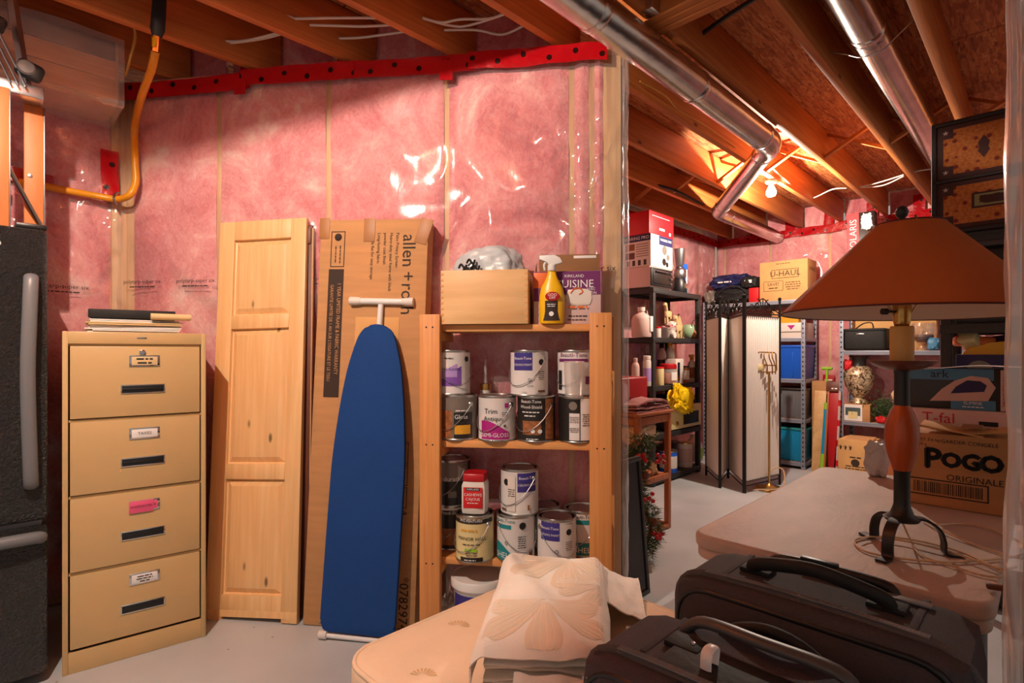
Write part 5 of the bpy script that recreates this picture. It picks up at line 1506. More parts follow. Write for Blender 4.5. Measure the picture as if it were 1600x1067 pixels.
lathe('finial', lp, 'iron_black', [(0.004, 0.818), (0.005, 0.832), (0.012, 0.840), (0.015, 0.850), (0.010, 0.862), (0.0, 0.866)], seg=18)
# cord coiled on the table
cpts = []
def tp(u, v): return ppx(u, v, 0.7445)
loops = [(1418, 826), (1425, 848), (1440, 868), (1480, 882), (1540, 900), (1572, 898), (1540, 880), (1500, 862), (1440, 846), (1380, 838), (1340, 842), (1338, 852), (1360, 864), (1420, 874), (1490, 878), (1570, 872), (1600, 866)]
P3 = [tp(u, v) for u, v in loops]
P3[0] = R(1.645, 0.262, LZ + 0.075)
cw = thing('lamp_cord', 'thin clear lamp cord coiled on the folding table round the tripod', 'cord', P3[1])
tube('cord', cw, 'cord_clear', [p - P3[1] for p in P3], 0.0026, 6, sm=8)
loops2 = [(1600, 850), (1548, 826), (1500, 818), (1462, 822), (1440, 812), (1470, 830), (1520, 850), (1575, 868), (1600, 873)]
P4 = [tp(u, v) + Vector((0, 0, 0.005 if 2 < k < 6 else 0)) for k, (u, v) in enumerate(loops2)]
tube('cord', cw, 'cord_clear', [p - P3[1] for p in P4], 0.0026, 6, sm=8)
P5 = [tp(u, v) + Vector((0, 0, 0.006)) for u, v in ((1345, 846), (1365, 842), (1420, 850), (1490, 868), (1560, 892), (1588, 890))]
tube('cord', cw, 'cord_clear', [p - P3[1] for p in P5], 0.0026, 6, sm=8)
wf = thing('wood_clip', 'small brown wooden clip at the right end of the folding table', 'clip', tp(1558, 922), -0.5)
box('clip_bar', wf, 'dark_panel_wood', (0, 0, 0.006), (0.035, 0.012, 0.012), 0.003); box('clip_bar', wf, 'pine_board', (0.006, 0.010, 0.005), (0.030, 0.006, 0.010), 0.002)

# ---- cartons on the table (front faces -x; local x=t, y=q)
def crate(name, label, t0, q0, q1, z0, h, dep, mat, cat='carton', rz=0.0, grp=None):
    o = thing(name, label, cat, R(t0, (q0 + q1) / 2, z0), R45 + rz, grp)
    box('carton_body', o, mat, (dep / 2, 0, h / 2), (dep, q1 - q0, h), 0.004)
    return o
def tl(o, mat, s, size, y, z, x=-0.0012, **kw): return text(o, mat, s, size, (x, y, z), LEFTF, **kw)
def rl_(o, mat, wd, ht, y, z, x=-0.0008, name='print'): return rect(name, o, mat, wd, ht, (x, y, z), LEFTF)
pg = crate('frozen_food_carton', 'brown carton printed POGO ORIGINALE behind the lamp', 2.20, 0.062, 0.345, 0.741, 0.235, 0.22, 'cardboard', rz=0.02)
for dy_, dz_ in ((-.004, 0), (.004, 0), (0, .004), (0, -.004), (0, 0)):      # heavy lettering built up from five strokes
    for k_, ch_ in enumerate('POGO'): tl(pg, 'ink_black', ch_, (0.090, 0.062, 0.066, 0.070)[k_], (0.066, 0.018, -0.030, -0.078)[k_] + dy_, 0.152 + dz_, x=-0.0012 - 0.0001 * k_)
tl(pg, 'ink_black', 'ORIGINALE', 0.027, -0.038, 0.098)
tl(pg, 'ink', 'GARDER CONGELÉ', 0.016, -0.025, 0.212); tl(pg, 'ink', '50 NET 3,6 kg', 0.013, 0.085, 0.214); tl(pg, 'ink', '/ 360 g', 0.013, 0.098, 0.199)
for (wd, ht, y, z) in ((0.20, 0.004, 0.03, 0.085), (0.20, 0.004, 0.03, 0.035), (0.004, 0.054, 0.13, 0.06), (0.004, 0.054, -0.07, 0.06)): rl_(pg, 'ink', wd, ht, y, z, name='barcode_frame')
random.seed(2)
y = 0.115
bars = []
while y > -0.055:
    wd = random.choice((0.0012, 0.002, 0.003)); rl_(pg, 'ink', wd, 0.036, y, 0.060, name='barcode_bar') if False else bars.append((y, wd)); y -= wd + random.choice((0.0014, 0.002, 0.003))
vs, fs = [], []
for (y, wd) in bars:
    o = len(vs); vs += [(-0.0008, y, 0.042), (-0.0008, y - wd, 0.042), (-0.0008, y - wd, 0.078), (-0.0008, y, 0.078)]; fs.append((o, o + 1, o + 2, o + 3))
pyd('barcode', vs, fs, 'ink', pg, smooth=0)
box('top_flap', pg, 'cardboard_light', (0.055, 0.02, 0.250), (0.11, 0.16, 0.004), 0.001, (0.16, -0.05, 0)); box('top_flap', pg, 'cardboard_light', (0.06, -0.075, 0.252), (0.11, 0.12, 0.004), 0.001, (-0.14, -0.05, 0)); box('tape', pg, 'packing_tape', (0.055, -0.03, 0.262), (0.10, 0.05, 0.002), 0.0005)
text(pg, 'ink', '558', 0.03, (0.06, -0.085, 0.2565), (0.0, 0.0, -PI / 2))
tf = crate('iron_carton', 'white carton with red lettering under the iron picture box', 2.45, 0.10, 0.405, 0.741, 0.295, 0.17, 'pinkish_white')
tl(tf, 'red_bright', 'T-fal', 0.052, 0.03, 0.262); rl_(tf, 'ink_black', 0.05, 0.016, -0.105, 0.252, name='barcode'); tube('ring_mark', tf, 'plum', [(-0.002, 0.128 + 0.016 * math.cos(a * 0.4), 0.225 + 0.016 * math.sin(a * 0.4)) for a in range(16)], 0.003, 4, closed=True)
tube('ring_mark', tf, 'ink', [(-0.002, 0.078 + 0.020 * math.cos(a * 0.4), 0.205 + 0.018 * math.sin(a * 0.4)) for a in range(16)], 0.004, 4, closed=True)
im = crate('iron_carton', 'dark blue box with steam iron picture behind the lamp stem', 2.47, 0.065, 0.375, 1.0365, 0.145, 0.14, 'can_black')
rl_(im, 'sky_print', 0.24, 0.040, 0.035, 0.124); rl_(im, 'sky_print', 0.12, 0.034, -0.03, 0.018, x=-0.0010)
tl(im, 'ink_black', 'ark', 0.040, 0.062, 0.124, x=-0.0016); tl(im, 'ink_white', 'ÉLIMINE', 0.014, -0.03, 0.024, x=-0.0018); tl(im, 'ink_white', '~14', 0.008, -0.03, 0.011, x=-0.0018)
rl_(im, 'pinkish_white', 0.020, 0.14, -0.112, 0.072, x=-0.0010); text(im, 'red_gloss', 'PROFESSIONNEL', 0.015, (-0.0018, -0.112, 0.072), (PI / 2, PI / 2, -PI / 2))
prism('iron_picture', im, 'skin_print', [(-0.085, 0.0), (0.075, 0.008), (0.095, 0.055), (0.075, 0.088), (0.03, 0.094), (-0.015, 0.075), (-0.05, 0.045)], 0.0012, (-0.0022, 0.005, 0.026), (0, 0, -PI / 2))
prism('iron_handle_picture', im, 'navy', [(-0.025, 0.030), (0.065, 0.040), (0.072, 0.062), (0.055, 0.076), (0.02, 0.078), (-0.01, 0.055)], 0.0012, (-0.0036, 0.005, 0.026), (0, 0, -PI / 2))
fl = tag(sheet('paper_flyer', None, 'paper', lambda u, v: R(2.45 + 0.14 * v, 0.05 + 0.28 * u, 1.1835 + 0.010 * math.sin(u * 5) * u + 0.004), 14, 6, 0.001), 'loose white flyer lying on the iron picture box', 'paper')
pbg = thing('plastic_bag', 'white plastic bag behind the folding table beside the carton', 'bag', R(2.57, 0.495, 0.741), R45)
lump('bag_film', pbg, 'bag_white', (0.07, 0.08, 0.14), 8, 0.3, 2.4)
# ================================================================== far room
# ---- shelving units
def plastic_shelf(name, label, t0, t1, q0, q1, levels, ztop):
    o = thing(name, label, 'shelving unit', R(0, 0, 0), R45)
    o.location = R(t0, q0, 0)
    L_, D_ = t1 - t0, q1 - q0
    for x in (0.025, L_ - 0.025):
        for y in (0.025, D_ - 0.025):
            tube('post', o, 'shelf_plastic', [(x, y, 0.0), (x, y, ztop - 0.02)], 0.030, 4) if False else box('post', o, 'shelf_plastic', (x, y, ztop / 2), (0.046, 0.046, ztop), 0.008)
    for z in levels:
        d = box('shelf_deck', o, 'shelf_plastic', (L_ / 2, D_ / 2, z - 0.012), (L_, D_, 0.016), 0.004)
        for y in (0.010, D_ - 0.010): box('deck_lip', d, 'shelf_plastic', (0, y - D_ / 2, -0.018), (L_, 0.018, 0.045), 0.004)
        for x in (0.010, L_ - 0.010): box('deck_lip', d, 'shelf_plastic', (x - L_ / 2, 0, -0.018), (0.018, D_, 0.045), 0.004)
    return o
BT0, BT1, BQ0, BQ1 = 4.39, 5.34, 2.56, 2.955
BL_ = [0.075, 0.48, 0.93, 1.38, 1.835]
plastic_shelf('plastic_shelving', 'black plastic five-tier shelving unit against the far left wall', BT0, BT1, BQ0, BQ1, BL_, 1.83)
plastic_shelf('plastic_shelving', 'black plastic shelving unit on the right carrying toys and the trunk', 3.46, 3.92, -0.62, 0.395, [0.08, 0.48, 0.93, 1.385, 1.835], 1.83)

def steel_rack(name, label, t0, t1, q0, q1, levels, ztop):
    o = thing(name, label, 'rack', R(t0, q0, 0), R45)
    D_, W_ = t1 - t0, q1 - q0
    for x in (0, D_):
        for y in (0, W_):
            sx = 1 if x == 0 else -1; sy = 1 if y == 0 else -1
            p = box('post', o, 'rack_steel', (x + sx * 0.001, y + sy * 0.019, ztop / 2), (0.003, 0.038, ztop), 0.0008)
            box('post_flange', p, 'rack_steel', (sx * 0.018, -sy * 0.018, 0), (0.036, 0.003, ztop), 0.0008)
            vs, fs = [], []
            n = int(ztop / 0.05)
            for k in range(n):       # keyhole slots down the post faces
                z = -ztop / 2 + 0.03 + 0.05 * k
                i0 = len(vs)
                vs += [(-0.0022, -0.006, z), (-0.0022, 0.006, z), (-0.0022, 0.006, z + 0.018), (-0.0022, -0.006, z + 0.018)]; fs.append((i0, i0 + 1, i0 + 2, i0 + 3))
                i0 = len(vs)
                fy = -sy * 0.018 - 0.0022
                vs += [(sx * 0.012, fy, z), (sx * 0.024, fy, z), (sx * 0.024, fy, z + 0.018), (sx * 0.012, fy, z + 0.018)]; fs.append((i0, i0 + 1, i0 + 2, i0 + 3))
            pyd('slots', vs, fs, 'ink_black', p, smooth=0)
    for z in levels:
        d = box('shelf_deck', o, 'cardboard_dark', (D_ / 2, W_ / 2, z - 0.008), (D_ - 0.01, W_ - 0.01, 0.012), 0.002)
        for x in (0.004, D_ - 0.004):
            b = box('shelf_beam', d, 'rack_steel', (x - D_ / 2, 0, -0.014), (0.008, W_ - 0.03, 0.042), 0.002)
            box('beam_step', b, 'rack_steel', (-0.004, 0, 0.012), (0.006, W_ - 0.03, 0.012), 0.002)
        for y in (0.004, W_ - 0.004): box('end_beam', d, 'rack_steel', (0, y - W_ / 2, -0.014), (D_ - 0.03, 0.008, 0.042), 0.002)
    return o
RT0, RT1 = 6.16, 6.58
R1Q = (1.815, 2.93)
R2Q = (0.45, 1.50)
R1L = [0.075, 0.53, 0.955, 1.395, 1.80]
R2L = [0.075, 0.555, 1.255, 1.80]
steel_rack('steel_rack', 'grey slotted steel rack with blue bins beside the folding screen', RT0, RT1, *R1Q, R1L, 1.83)
steel_rack('steel_rack', 'grey slotted steel rack with the silver urn behind the lamp', RT0, RT1, *R2Q, R2L, 1.83)

# ---- small generic makers (local x = t, y = q)
def bottle(label, t, q, z, r, h, mat, cap, capmat='white_plastic', band=None, cat='bottle', grp=None, shoulder=0.7, neck=0.45):
    o = thing('bottle', label, cat, R(t, q, z), R45, grp)
    lathe('bottle_body', o, mat, [(r * .9, 0), (r, h * .03), (r, h * shoulder), (r * .8, h * (shoulder + .1)), (r * neck, h * .86), (r * neck, h * .9)], seg=18)
    lathe('cap', o, capmat, [(r * neck * 1.15, h * .88), (r * neck * 1.15, h * .985), (r * neck * .9, h), (0, h)], seg=16)
    if band: lathe('label_band', o, band, [(r * 1.01, h * .16), (r * 1.015, h * .17), (r * 1.015, h * .58), (r * 1.01, h * .59)], seg=18)
    return o
def tin(label, t, q, z, r, h, mat, lid='can_tin', band=None, cat='tin', grp=None, name='tin'):
    o = thing(name, label, cat, R(t, q, z), R45, grp)
    lathe('tin_body', o, mat, [(r * .97, 0), (r, .004), (r, h - .004), (r * .97, h)], seg=20)
    lathe('lid', o, lid, [(r * 1.02, h - .012), (r * 1.03, h), (r * .9, h + .003), (0, h + .003)], seg=20)
    if band: lathe('label_band', o, band, [(r * 1.005, h * .2), (r * 1.01, h * .21), (r * 1.01, h * .75), (r * 1.005, h * .76)], seg=20)
    return o
def cbox(name, label, t0, t1, q0, q1, z, h, mat, cat='box', grp=None, lid=None, prints=(), rz=0.0):
    o = thing(name, label, cat, R((t0 + t1) / 2, (q0 + q1) / 2, z), R45 + rz, grp)
    D_, W_ = t1 - t0, q1 - q0
    box('box_body', o, mat, (0, 0, h / 2), (D_, W_, h), 0.004)
    for (face, mt, a, b, wd, ht) in prints:
        if face == 'x': rect('print', o, mt, wd, ht, (-D_ / 2 - 0.0008, a, b), LEFTF)
        else: rect('print', o, mt, wd, ht, (a, -W_ / 2 - 0.0008, b), FRONT)
    return o, D_, W_
def bin_(label, t0, t1, q0, q1, z, h, mat, lidmat):
    o = thing('storage_bin', label, 'storage bin', R((t0 + t1) / 2, (q0 + q1) / 2, z), R45)
    D_, W_ = t1 - t0, q1 - q0
    vs = []
    for (k, zz) in ((.90, 0.0), (.92, .01), (.99, h - .03), (1.0, h - .03)):
        vs += [(-D_ / 2 * k, -W_ / 2 * k, zz), (D_ / 2 * k, -W_ / 2 * k, zz), (D_ / 2 * k, W_ / 2 * k, zz), (-D_ / 2 * k, W_ / 2 * k, zz)]
    fs = [(3, 2, 1, 0), (12, 13, 14, 15)]
    for i in range(3):
        for k in range(4): fs.append((4 * i + k, 4 * i + (k + 1) % 4, 4 * i + 4 + (k + 1) % 4, 4 * i + 4 + k))
    bm = bmesh.new(); V = [bm.verts.new(v) for v in vs]
    for f in fs: bm.faces.new([V[i] for i in f])
    bmesh.ops.bevel(bm, geom=[e for e in bm.edges if abs(e.verts[0].co.z - e.verts[1].co.z) > .005], offset=.02, segments=3, affect='EDGES')
    frombm('bin_body', bm, mat, o, smooth=40)
    box('bin_lid', o, lidmat, (0, 0, h - .018), (D_ + .012, W_ + .012, .030), .010, seg=3)
    box('latch', o, lidmat, (-D_ / 2 - .004, W_ * 0.10, h - .035), (.016, .10, .05), .004)
    for y in (-.12, .0, .12):
        if abs(y) < W_ / 2 - .04: box('bin_rib', o, mat, (-D_ / 2 * .965, y, h * .42), (.012, .012, h * .7), .003)
    return o

# ---- on the black shelf: appliances on top
qf = 2.585
tt0, tt1 = t_at(1016, qf), t_at(1050, qf)
z0 = BL_[4] - 0.003
to = thing('toaster_oven', 'silver toaster oven with dark glass door on the black shelf', 'toaster oven', R(tt0, qf, z0), R45)
Lt = tt1 - tt0
box('oven_body', to, 'pinkish_white', (Lt / 2, 0.15, 0.105), (Lt, 0.30, 0.19), 0.01); box('oven_face', to, 'black_plastic', (Lt / 2, -0.004, 0.105), (Lt - 0.01, 0.012, 0.17), 0.004)
box('glass_door', to, 'iron_black', (Lt * 0.42, -0.012, 0.105), (Lt * 0.66, 0.008, 0.12), 0.004); tube('door_handle', to, 'steel', [(Lt * .14, -.03, .155), (Lt * .7, -.03, .155)], .006, 8)
for k in range(3): lathe('knob', to, 'steel', [(.013, 0), (.012, .012), (0, .013)], (Lt * .88, -.010, .055 + .05 * k), (PI / 2, 0, 0), 14)
for x in (.03, Lt - .03):
    for y in (.03, .27): lathe('foot', to, 'rubber', [(.012, 0), (.012, .012)], (x, y, 0), seg=10)
zb = z0 + 0.201
wb = thing('appliance_carton', 'white carton with navy bands printed WARING PRO on the toaster oven', 'carton', R(tt0 + .01, qf, zb), R45)
box('carton_body', wb, 'offwhite', (Lt / 2, 0.15, 0.15), (Lt, 0.30, 0.30), 0.004)
rect('navy_band', wb, 'navy', Lt * .62, .085, (Lt * .68, -.0008, .256)); rect('navy_band', wb, 'navy', .30, .06, (-.0008, .15, .268), LEFTF)
text(wb, 'ink_white', 'WARING PRO', .034, (Lt * .68, -.0016, .262)); text(wb, 'ink_white', 'WARING PRO', .042, (-.0016, .15, .268), LEFTF)
rect('picture', wb, 'cardboard_dark', .10, .06, (-.0008, .22, .19), LEFTF); rect('picture', wb, 'dark_panel_wood', .10, .06, (-.0008, .22, .11), LEFTF); [rect('print_line', wb, 'ink_faded', .13, .006, (-.0008, .09, .10 + .022 * k), LEFTF) for k in range(6)]
for k in range(4): rect('picture', wb, 'iron_black', .03, .05, (-.0012, .24 - .06 * k, .04), LEFTF)
for (x, z, r_) in ((.62, .17, .045), (.78, .11, .03), (.60, .06, .035), (.74, .04, .025)): disc('picture', wb, 'can_grey' if z > .1 else 'iron_black', r_, (Lt * x, -.0012, z), FRONT, 12)
rbx = thing('small_appliance_carton', 'red carton topmost of the stack on the black shelf', 'carton', R(tt0 + .0, qf + .005, zb + .301), R45)
box('carton_body', rbx, 'red_bright', (Lt / 2 + .015, 0.15, 0.105), (Lt + .05, 0.30, 0.21), 0.004)
rect('picture', rbx, 'pinkish_white', .10, .022, (Lt * .55, -.0008, .06)); rect('bar_code', rbx, 'ink_white', .03, .03, (Lt * .92, -.0008, .035)); rect('stripe', rbx, 'ink_white', Lt * .8, .004, (Lt * .5, -.0008, .17)); rect('stripe', rbx, 'ink_white', .08, .012, (-.0112, .24, .17), LEFTF)
cm = thing('blender', 'steel blender with black base beside the toaster oven', 'blender', R(t_at(1061, 2.66), 2.66, z0), R45)
lathe('base', cm, 'black_plastic', [(.075, 0), (.08, .01), (.07, .12), (.05, .16)], seg=22); lathe('dial', cm, 'steel', [(.035, 0), (.03, .015), (0, .016)], (0, -.066, .07), (PI / 2 - .15, 0, 0), 18)
lathe('dome', cm, 'steel', [(.06, .15), (.072, .17), (.072, .23), (.05, .26), (.035, .27)], seg=22); lathe('cup', cm, 'steel', [(.04, .27), (.05, .29), (.066, .44), (.068, .45), (.0, .452)], seg=22)
tube('cup_handle', cm, 'black_plastic', [(.05, 0, .30), (.095, 0, .33), (.10, 0, .41), (.066, 0, .44)], .009, 8, sm=4)
cbox('slim_carton', 'slim blue and white carton beside the blender', t_at(1068, 2.62), t_at(1068, 2.62) + .05, 2.60, 2.68, z0, .30, 'royal_blue', 'carton', prints=[('y', 'ink_white', 0, .17, .03, .14), ('y', 'turquoise', 0, .04, .05, .06)])

# shelf at 1.38
z0 = BL_[3] - 0.003
jg = thing('detergent_jug', 'pale jug with a paper towel strip left on the black shelf', 'jug', R(t_at(1002, 2.66), 2.66, z0), R45)
for_j = [(.085, 0), (.09, .01), (.09, .16), (.07, .20), (.03, .225), (.028, .25)]
lathe('jug_body', jg, 'skin_print', for_j, seg=22); lathe('cap', jg, 'offwhite', [(.034, .24), (.034, .275), (0, .277)], seg=16); tube('jug_handle', jg, 'skin_print', [(.03, 0, .235), (.08, 0, .25), (.095, 0, .19), (.085, 0, .14)], .012, 8, sm=4)
box('paper_strip', jg, 'paper', (.02, -.095, .12), (.045, .004, .14), .001)
def item_t(u, q): return t_at(u, q)
tin('red and white tin by the left post of the black shelf', item_t(1028, 2.64), 2.64, z0, .03, .10, 'offwhite', 'red_bright')
def toy_animal(label, t, q, z, s, mat='toy_wood'):
    o = thing('wooden_toy', label, 'toy', R(t, q, z), R45 + .2)
    box('toy_body', o, mat, (0, 0, .085 * s), (.13 * s, .03 * s, .055 * s), .008 * s)
    for x in (-.05, .05): 
        for y in (-.009, .009): box('leg', o, mat, (x * s, y * s, .032 * s), (.02 * s, .011 * s, .064 * s), .003 * s)
    box('neck', o, mat, (-.06 * s, 0, .13 * s), (.025 * s, .028 * s, .08 * s), .006 * s, (0, -.35, 0)); box('head', o, mat, (-.085 * s, 0, .165 * s), (.06 * s, .026 * s, .03 * s), .006 * s)
    return o
pot = thing('gift_basket', 'white basket of small toys on the black shelf', 'basket', R(item_t(1043, 2.68), 2.68, z0), R45)
lathe('basket_body', pot, 'offwhite', [(.055, 0), (.06, .006), (.085, .10), (.088, .105), (.082, .10)], seg=20); lump('filling', pot, 'rose_cloth', (.14, .14, .06), 3, .4, 3, loc=(0, 0, .075), sub=3); lump('filling', pot, 'offwhite', (.10, .08, .07), 5, .4, 3, loc=(.03, -.02, .10), sub=3)
toy_animal('pale wooden animal toy standing on the toy basket', item_t(1041, 2.70), 2.68, z0 + .142, 1.15)
toy_animal('pale wooden rocking toy beside the white toy basket', item_t(1060, 2.65), 2.65, z0, 1.25)
wt_ = thing('wooden_toy', 'wooden house-shaped toy with pointed top on the black shelf', 'toy', R(item_t(1063, 2.76), 2.76, z0), R45)
prism('toy_house', wt_, 'toy_wood', [(-.06, 0), (.06, 0), (.06, .14), (0, .24), (-.06, .14)], .04, bev=.004); lathe('toy_peg', wt_, 'toy_wood', [(.01, .235), (.012, .26), (0, .27)], (0, .02, 0), seg=10)
wh_ = thing('wooden_toy', 'small white toy wheel at the front of the black shelf', 'toy', R(item_t(1053, 2.60), 2.60, z0 + .032), R45)
lathe('wheel', wh_, 'offwhite', [(.012, -.01), (.032, -.012), (.034, 0), (.032, .012), (.012, .01)], (0, 0, 0), (PI / 2, 0, 0), 20)
gb = thing('glass_vase', 'pale green glass bowl on the black shelf', 'bowl', R(item_t(1077, 2.68), 2.68, z0), R45)
lathe('bowl', gb, 'pale_green_glass', [(.03, 0), (.05, .01), (.075, .06), (.07, .12), (.05, .15), (.046, .15), (.066, .118), (.07, .06)], seg=24)
bsk = thing('wicker_basket', 'brown wicker ball with wire handle at the right post', 'basket', R(item_t(1087, 2.62), 2.63, z0), R45)
lathe('basket_body', bsk, 'brown_print', [(.04, 0), (.06, .02), (.065, .06), (.05, .10), (.03, .115)], seg=18); tube('basket_handle', bsk, 'iron_black', [(-.05, 0, .09), (-.06, 0, .16), (0, 0, .20), (.06, 0, .16), (.05, 0, .09)], .004, 6, sm=4)

# shelf at 0.93
z0 = BL_[2] - 0.003
GB = None
bottle('pale pink squeeze bottle at the left of the black shelf', item_t(996, 2.62), 2.64, z0, .035, .26, 'skin_print', 1, 'skin_print')
bottle('white and blue spray can beside the left post', item_t(1011, 2.62), 2.62, z0, .038, .28, 'offwhite', 1, 'offwhite', 'lilac', shoulder=.8, neck=.8)
bottle('tall bottle with black cap behind the cookie jar', item_t(1034, 2.78), 2.78, z0, .045, .40, 'pinkish_white', 1, 'black_plastic', 'can_black')
bottle('tall bottle with yellow cap behind the cookie jar', item_t(1047, 2.74), 2.74, z0, .048, .42, 'offwhite', 1, 'gold_print', 'orange_print')
tin('cream tapered tub left of the cookie jar', item_t(1031, 2.60), 2.605, z0, .042, .17, 'can_cream', 'red_bright', name='tub', cat='tub')
cj = thing('cookie_jar', 'wide clear jar with bright red lid on the black shelf', 'jar', R(item_t(1044, 2.63), 2.63, z0), R45)
lathe('jar_body', cj, 'clear_plastic', [(.055, 0), (.078, .01), (.085, .05), (.08, .14), (.07, .16)], seg=26); lathe('contents', cj, 'orange_print', [(.05, .004), (.07, .012), (.075, .05), (.072, .11), (0, .115)], seg=20); lathe('lid', cj, 'red_gloss', [(.078, .15), (.082, .155), (.080, .19), (.07, .20), (0, .202)], seg=26); cylpatch('label', cj, 'ink_white', .0865, -.7, .7, .04, .12)
cbox('spice_carton', 'white carton with dark picture on the black shelf', item_t(1056, 2.60), item_t(1068, 2.60), 2.60, 2.72, z0, .245, 'offwhite', 'carton', prints=[('y', 'can_black', -.02, .14, .05, .14), ('y', 'brown_print', -.02, .06, .05, .06)])
tin('brown jar with dark lid at the right of the black shelf', item_t(1073, 2.61), 2.62, z0, .036, .17, 'brown_print', 'black_plastic', 'offwhite', 'jar', name='jar')
sp2 = bottle('spray bottle with yellow trigger head on the black shelf', item_t(1081, 2.66), 2.66, z0, .042, .26, 'offwhite', 1, 'gold_print', 'brown_print')
prism('trigger_head', sp2, 'gold_print', [(-.05, .26), (-.05, .285), (.03, .29), (.045, .27), (.02, .255)], .024, (0, -.012, 0), bev=.003); tube('trigger', sp2, 'gold_print', [(-.03, 0, .262), (-.04, 0, .235)], .005, 6)

# shelf at 0.48: microwave and yellow bag
z0 = BL_[1] - 0.003
m0, m1 = item_t(1046, 2.585), item_t(1092, 2.585)
mw = thing('microwave', 'beige microwave with dark window on the black shelf', 'microwave', R(m0, 2.575, z0), R45)
Lm = m1 - m0
box('oven_body', mw, 'black_plastic', (Lm / 2, .18, .155), (Lm, .35, .28), .006); box('front_frame', mw, 'can_cream', (Lm / 2, -.004, .125), (Lm, .02, .225), .005); box('window', mw, 'iron_black', (Lm * .64, -.016, .105), (Lm * .52, .008, .12), .004)
box('vent_bar', mw, 'ink', (Lm * .6, -.0155, .19), (.12, .006, .014), .002); lathe('dial', mw, 'brass', [(.02, 0), (.018, .012), (0, .013)], (Lm * .16, -.015, .07), (PI / 2, 0, 0), 16); box('top_box', mw, 'black_matte', (Lm / 2, .17, .305), (Lm * .96, .30, .03), .006)
for x in (.04, Lm - .04):
    for y in (.04, .3): lathe('foot', mw, 'rubber', [(.014, 0), (.014, .016)], (x, y, 0), seg=10)
yb_ = thing('yellow_bag', 'crumpled bright yellow plastic bag hanging over the microwave', 'bag', R(item_t(1054, 2.56), 2.545, z0 + .19), R45)
lump('bag_film', yb_, 'yellow_bag', (.40, .10, .26), 6, .34, 2.6, sub=5, rot=(0, .32, 0), loc=(.02, -.03, .0))
# bottom shelf
z0 = BL_[0] - 0.003
tin('patterned white tin on the lowest tier of the black shelf', item_t(1070, 2.64), 2.64, z0, .075, .25, 'offwhite', 'brass', 'skin_print')
jg2 = thing('detergent_jug', 'white jug with green label on the lowest tier', 'jug', R(item_t(1087, 2.70), 2.72, z0), R45)
lathe('jug_body', jg2, 'offwhite', [(.085, 0), (.09, .01), (.09, .17), (.06, .22), (.03, .25)], seg=20); lathe('cap', jg2, 'white_plastic', [(.036, .245), (.036, .28), (0, .282)], seg=14); cylpatch('label', jg2, 'lime', .0905, -.7, .5, .03, .14); tube('jug_handle', jg2, 'offwhite', [(.03, 0, .24), (.085, 0, .26), (.10, 0, .2), (.088, 0, .15)], .012, 8, sm=4)
tin('blue and white paint tin on the lowest tier of the black shelf', item_t(1047, 2.62), 2.64, z0, .085, .21, 'royal_blue', 'can_tin', 'offwhite')
cbox('dark_carton', 'dark carton at the back of the lowest tier', item_t(1050, 2.76), item_t(1050, 2.76) + .25, 2.76, 2.92, z0, .22, 'dark_panel_wood', 'carton')

# ---- small wooden stand in front
SW = thing('wooden_stand', 'slim reddish wooden stand with shelf in front of the black shelf', 'stand', R(3.05, 1.89, 0), R45)
SL, SD, SH = 0.43, 0.36, 0.815
for x in (.018, SL - .018):
    for y in (.018, SD - .018): box('leg', SW, 'stand_wood', (x, y, SH / 2), (.036, .036, SH), .003)
box('top_board', SW, 'stand_wood', (SL / 2, SD / 2, SH + .010), (SL + .03, SD + .03, .020), .004)
for y in (.012, SD - .012): box('apron', SW, 'stand_wood', (SL / 2, y, SH - .035), (SL - .06, .018, .05), .003); box('bottom_rail', SW, 'stand_wood', (SL / 2, y, .022), (SL - .06, .022, .03), .003)
for x in (.012, SL - .012): box('bottom_rail', SW, 'stand_wood', (x, SD / 2, .022), (.022, SD - .06, .03), .003); box('apron', SW, 'stand_wood', (x, SD / 2, SH - .035), (.018, SD - .06, .05), .003)
box('shelf_board', SW, 'stand_wood', (SL / 2, SD / 2, .375), (SL - .01, SD - .01, .018), .003); box('shelf_lip', SW, 'stand_wood', (SL / 2, .008, .375), (SL - .07, .018, .04), .003)
box('shelf_board', SW, 'dark_panel_wood', (SL / 2, SD / 2 + .02, .60), (SL - .07, SD - .05, .012), .003)
zt = SH + .0205
rt = thing('red_box', 'dark red box with open lid on the wooden stand', 'box', R(3.045, 2.02, zt), R45)
box('box_body', rt, 'red_gloss', (.17, .10, .115), (.34, .20, .23), .012, seg=3); box('lid', rt, 'red_gloss', (.05, .19, .30), (.10, .02, .20), .008); lathe('button', rt, 'skin_print', [(.008, 0), (0, .004)], (.315, -.001, .06), (PI / 2, 0, 0), 10); tube('box_handle', rt, 'iron_black', [(.02, .1, .232), (.04, .1, .26), (.12, .1, .262), (.14, .1, .232)], .007, 6, sm=3)
fcl = thing('folded_cloth', 'folded rose-brown cloth drooping on the wooden stand', 'cloth', R(3.26, 1.955, zt), R45)
for k in range(3):
    def fcf(u, v, k=k):
        x = -.21 + .42 * u; y = -.055 + .11 * v
        return (x, y, .014 + .022 * k + .012 * fbm(x * 9 + k, y * 9, k, 3) + (.03 * math.sin(u * PI) if k == 2 else 0))
    sheet('fold', fcl, 'rose_cloth', fcf, 24, 10, .012)
bagb = thing('linen_bag', 'bulging pale cloth bag tucked under the stand top', 'bag', R(3.20, 1.99, .6075), R45)
lump('bag_cloth', bagb, 'linen_bag', (.30, .17, .15), 9, .22, 2.4, sub=4); tube('drawstring', bagb, 'linen_bag', [(.13, -.03, .07), (.18, -.04, .06), (.20, -.05, .065)], [.02, .012, .004], 8)
dkb = cbox('dark_carton', 'low black carton on the wooden stand shelf behind wooden stars', 3.12, 3.34, 2.02, 2.16, .3845, .16, 'black_matte', 'carton')
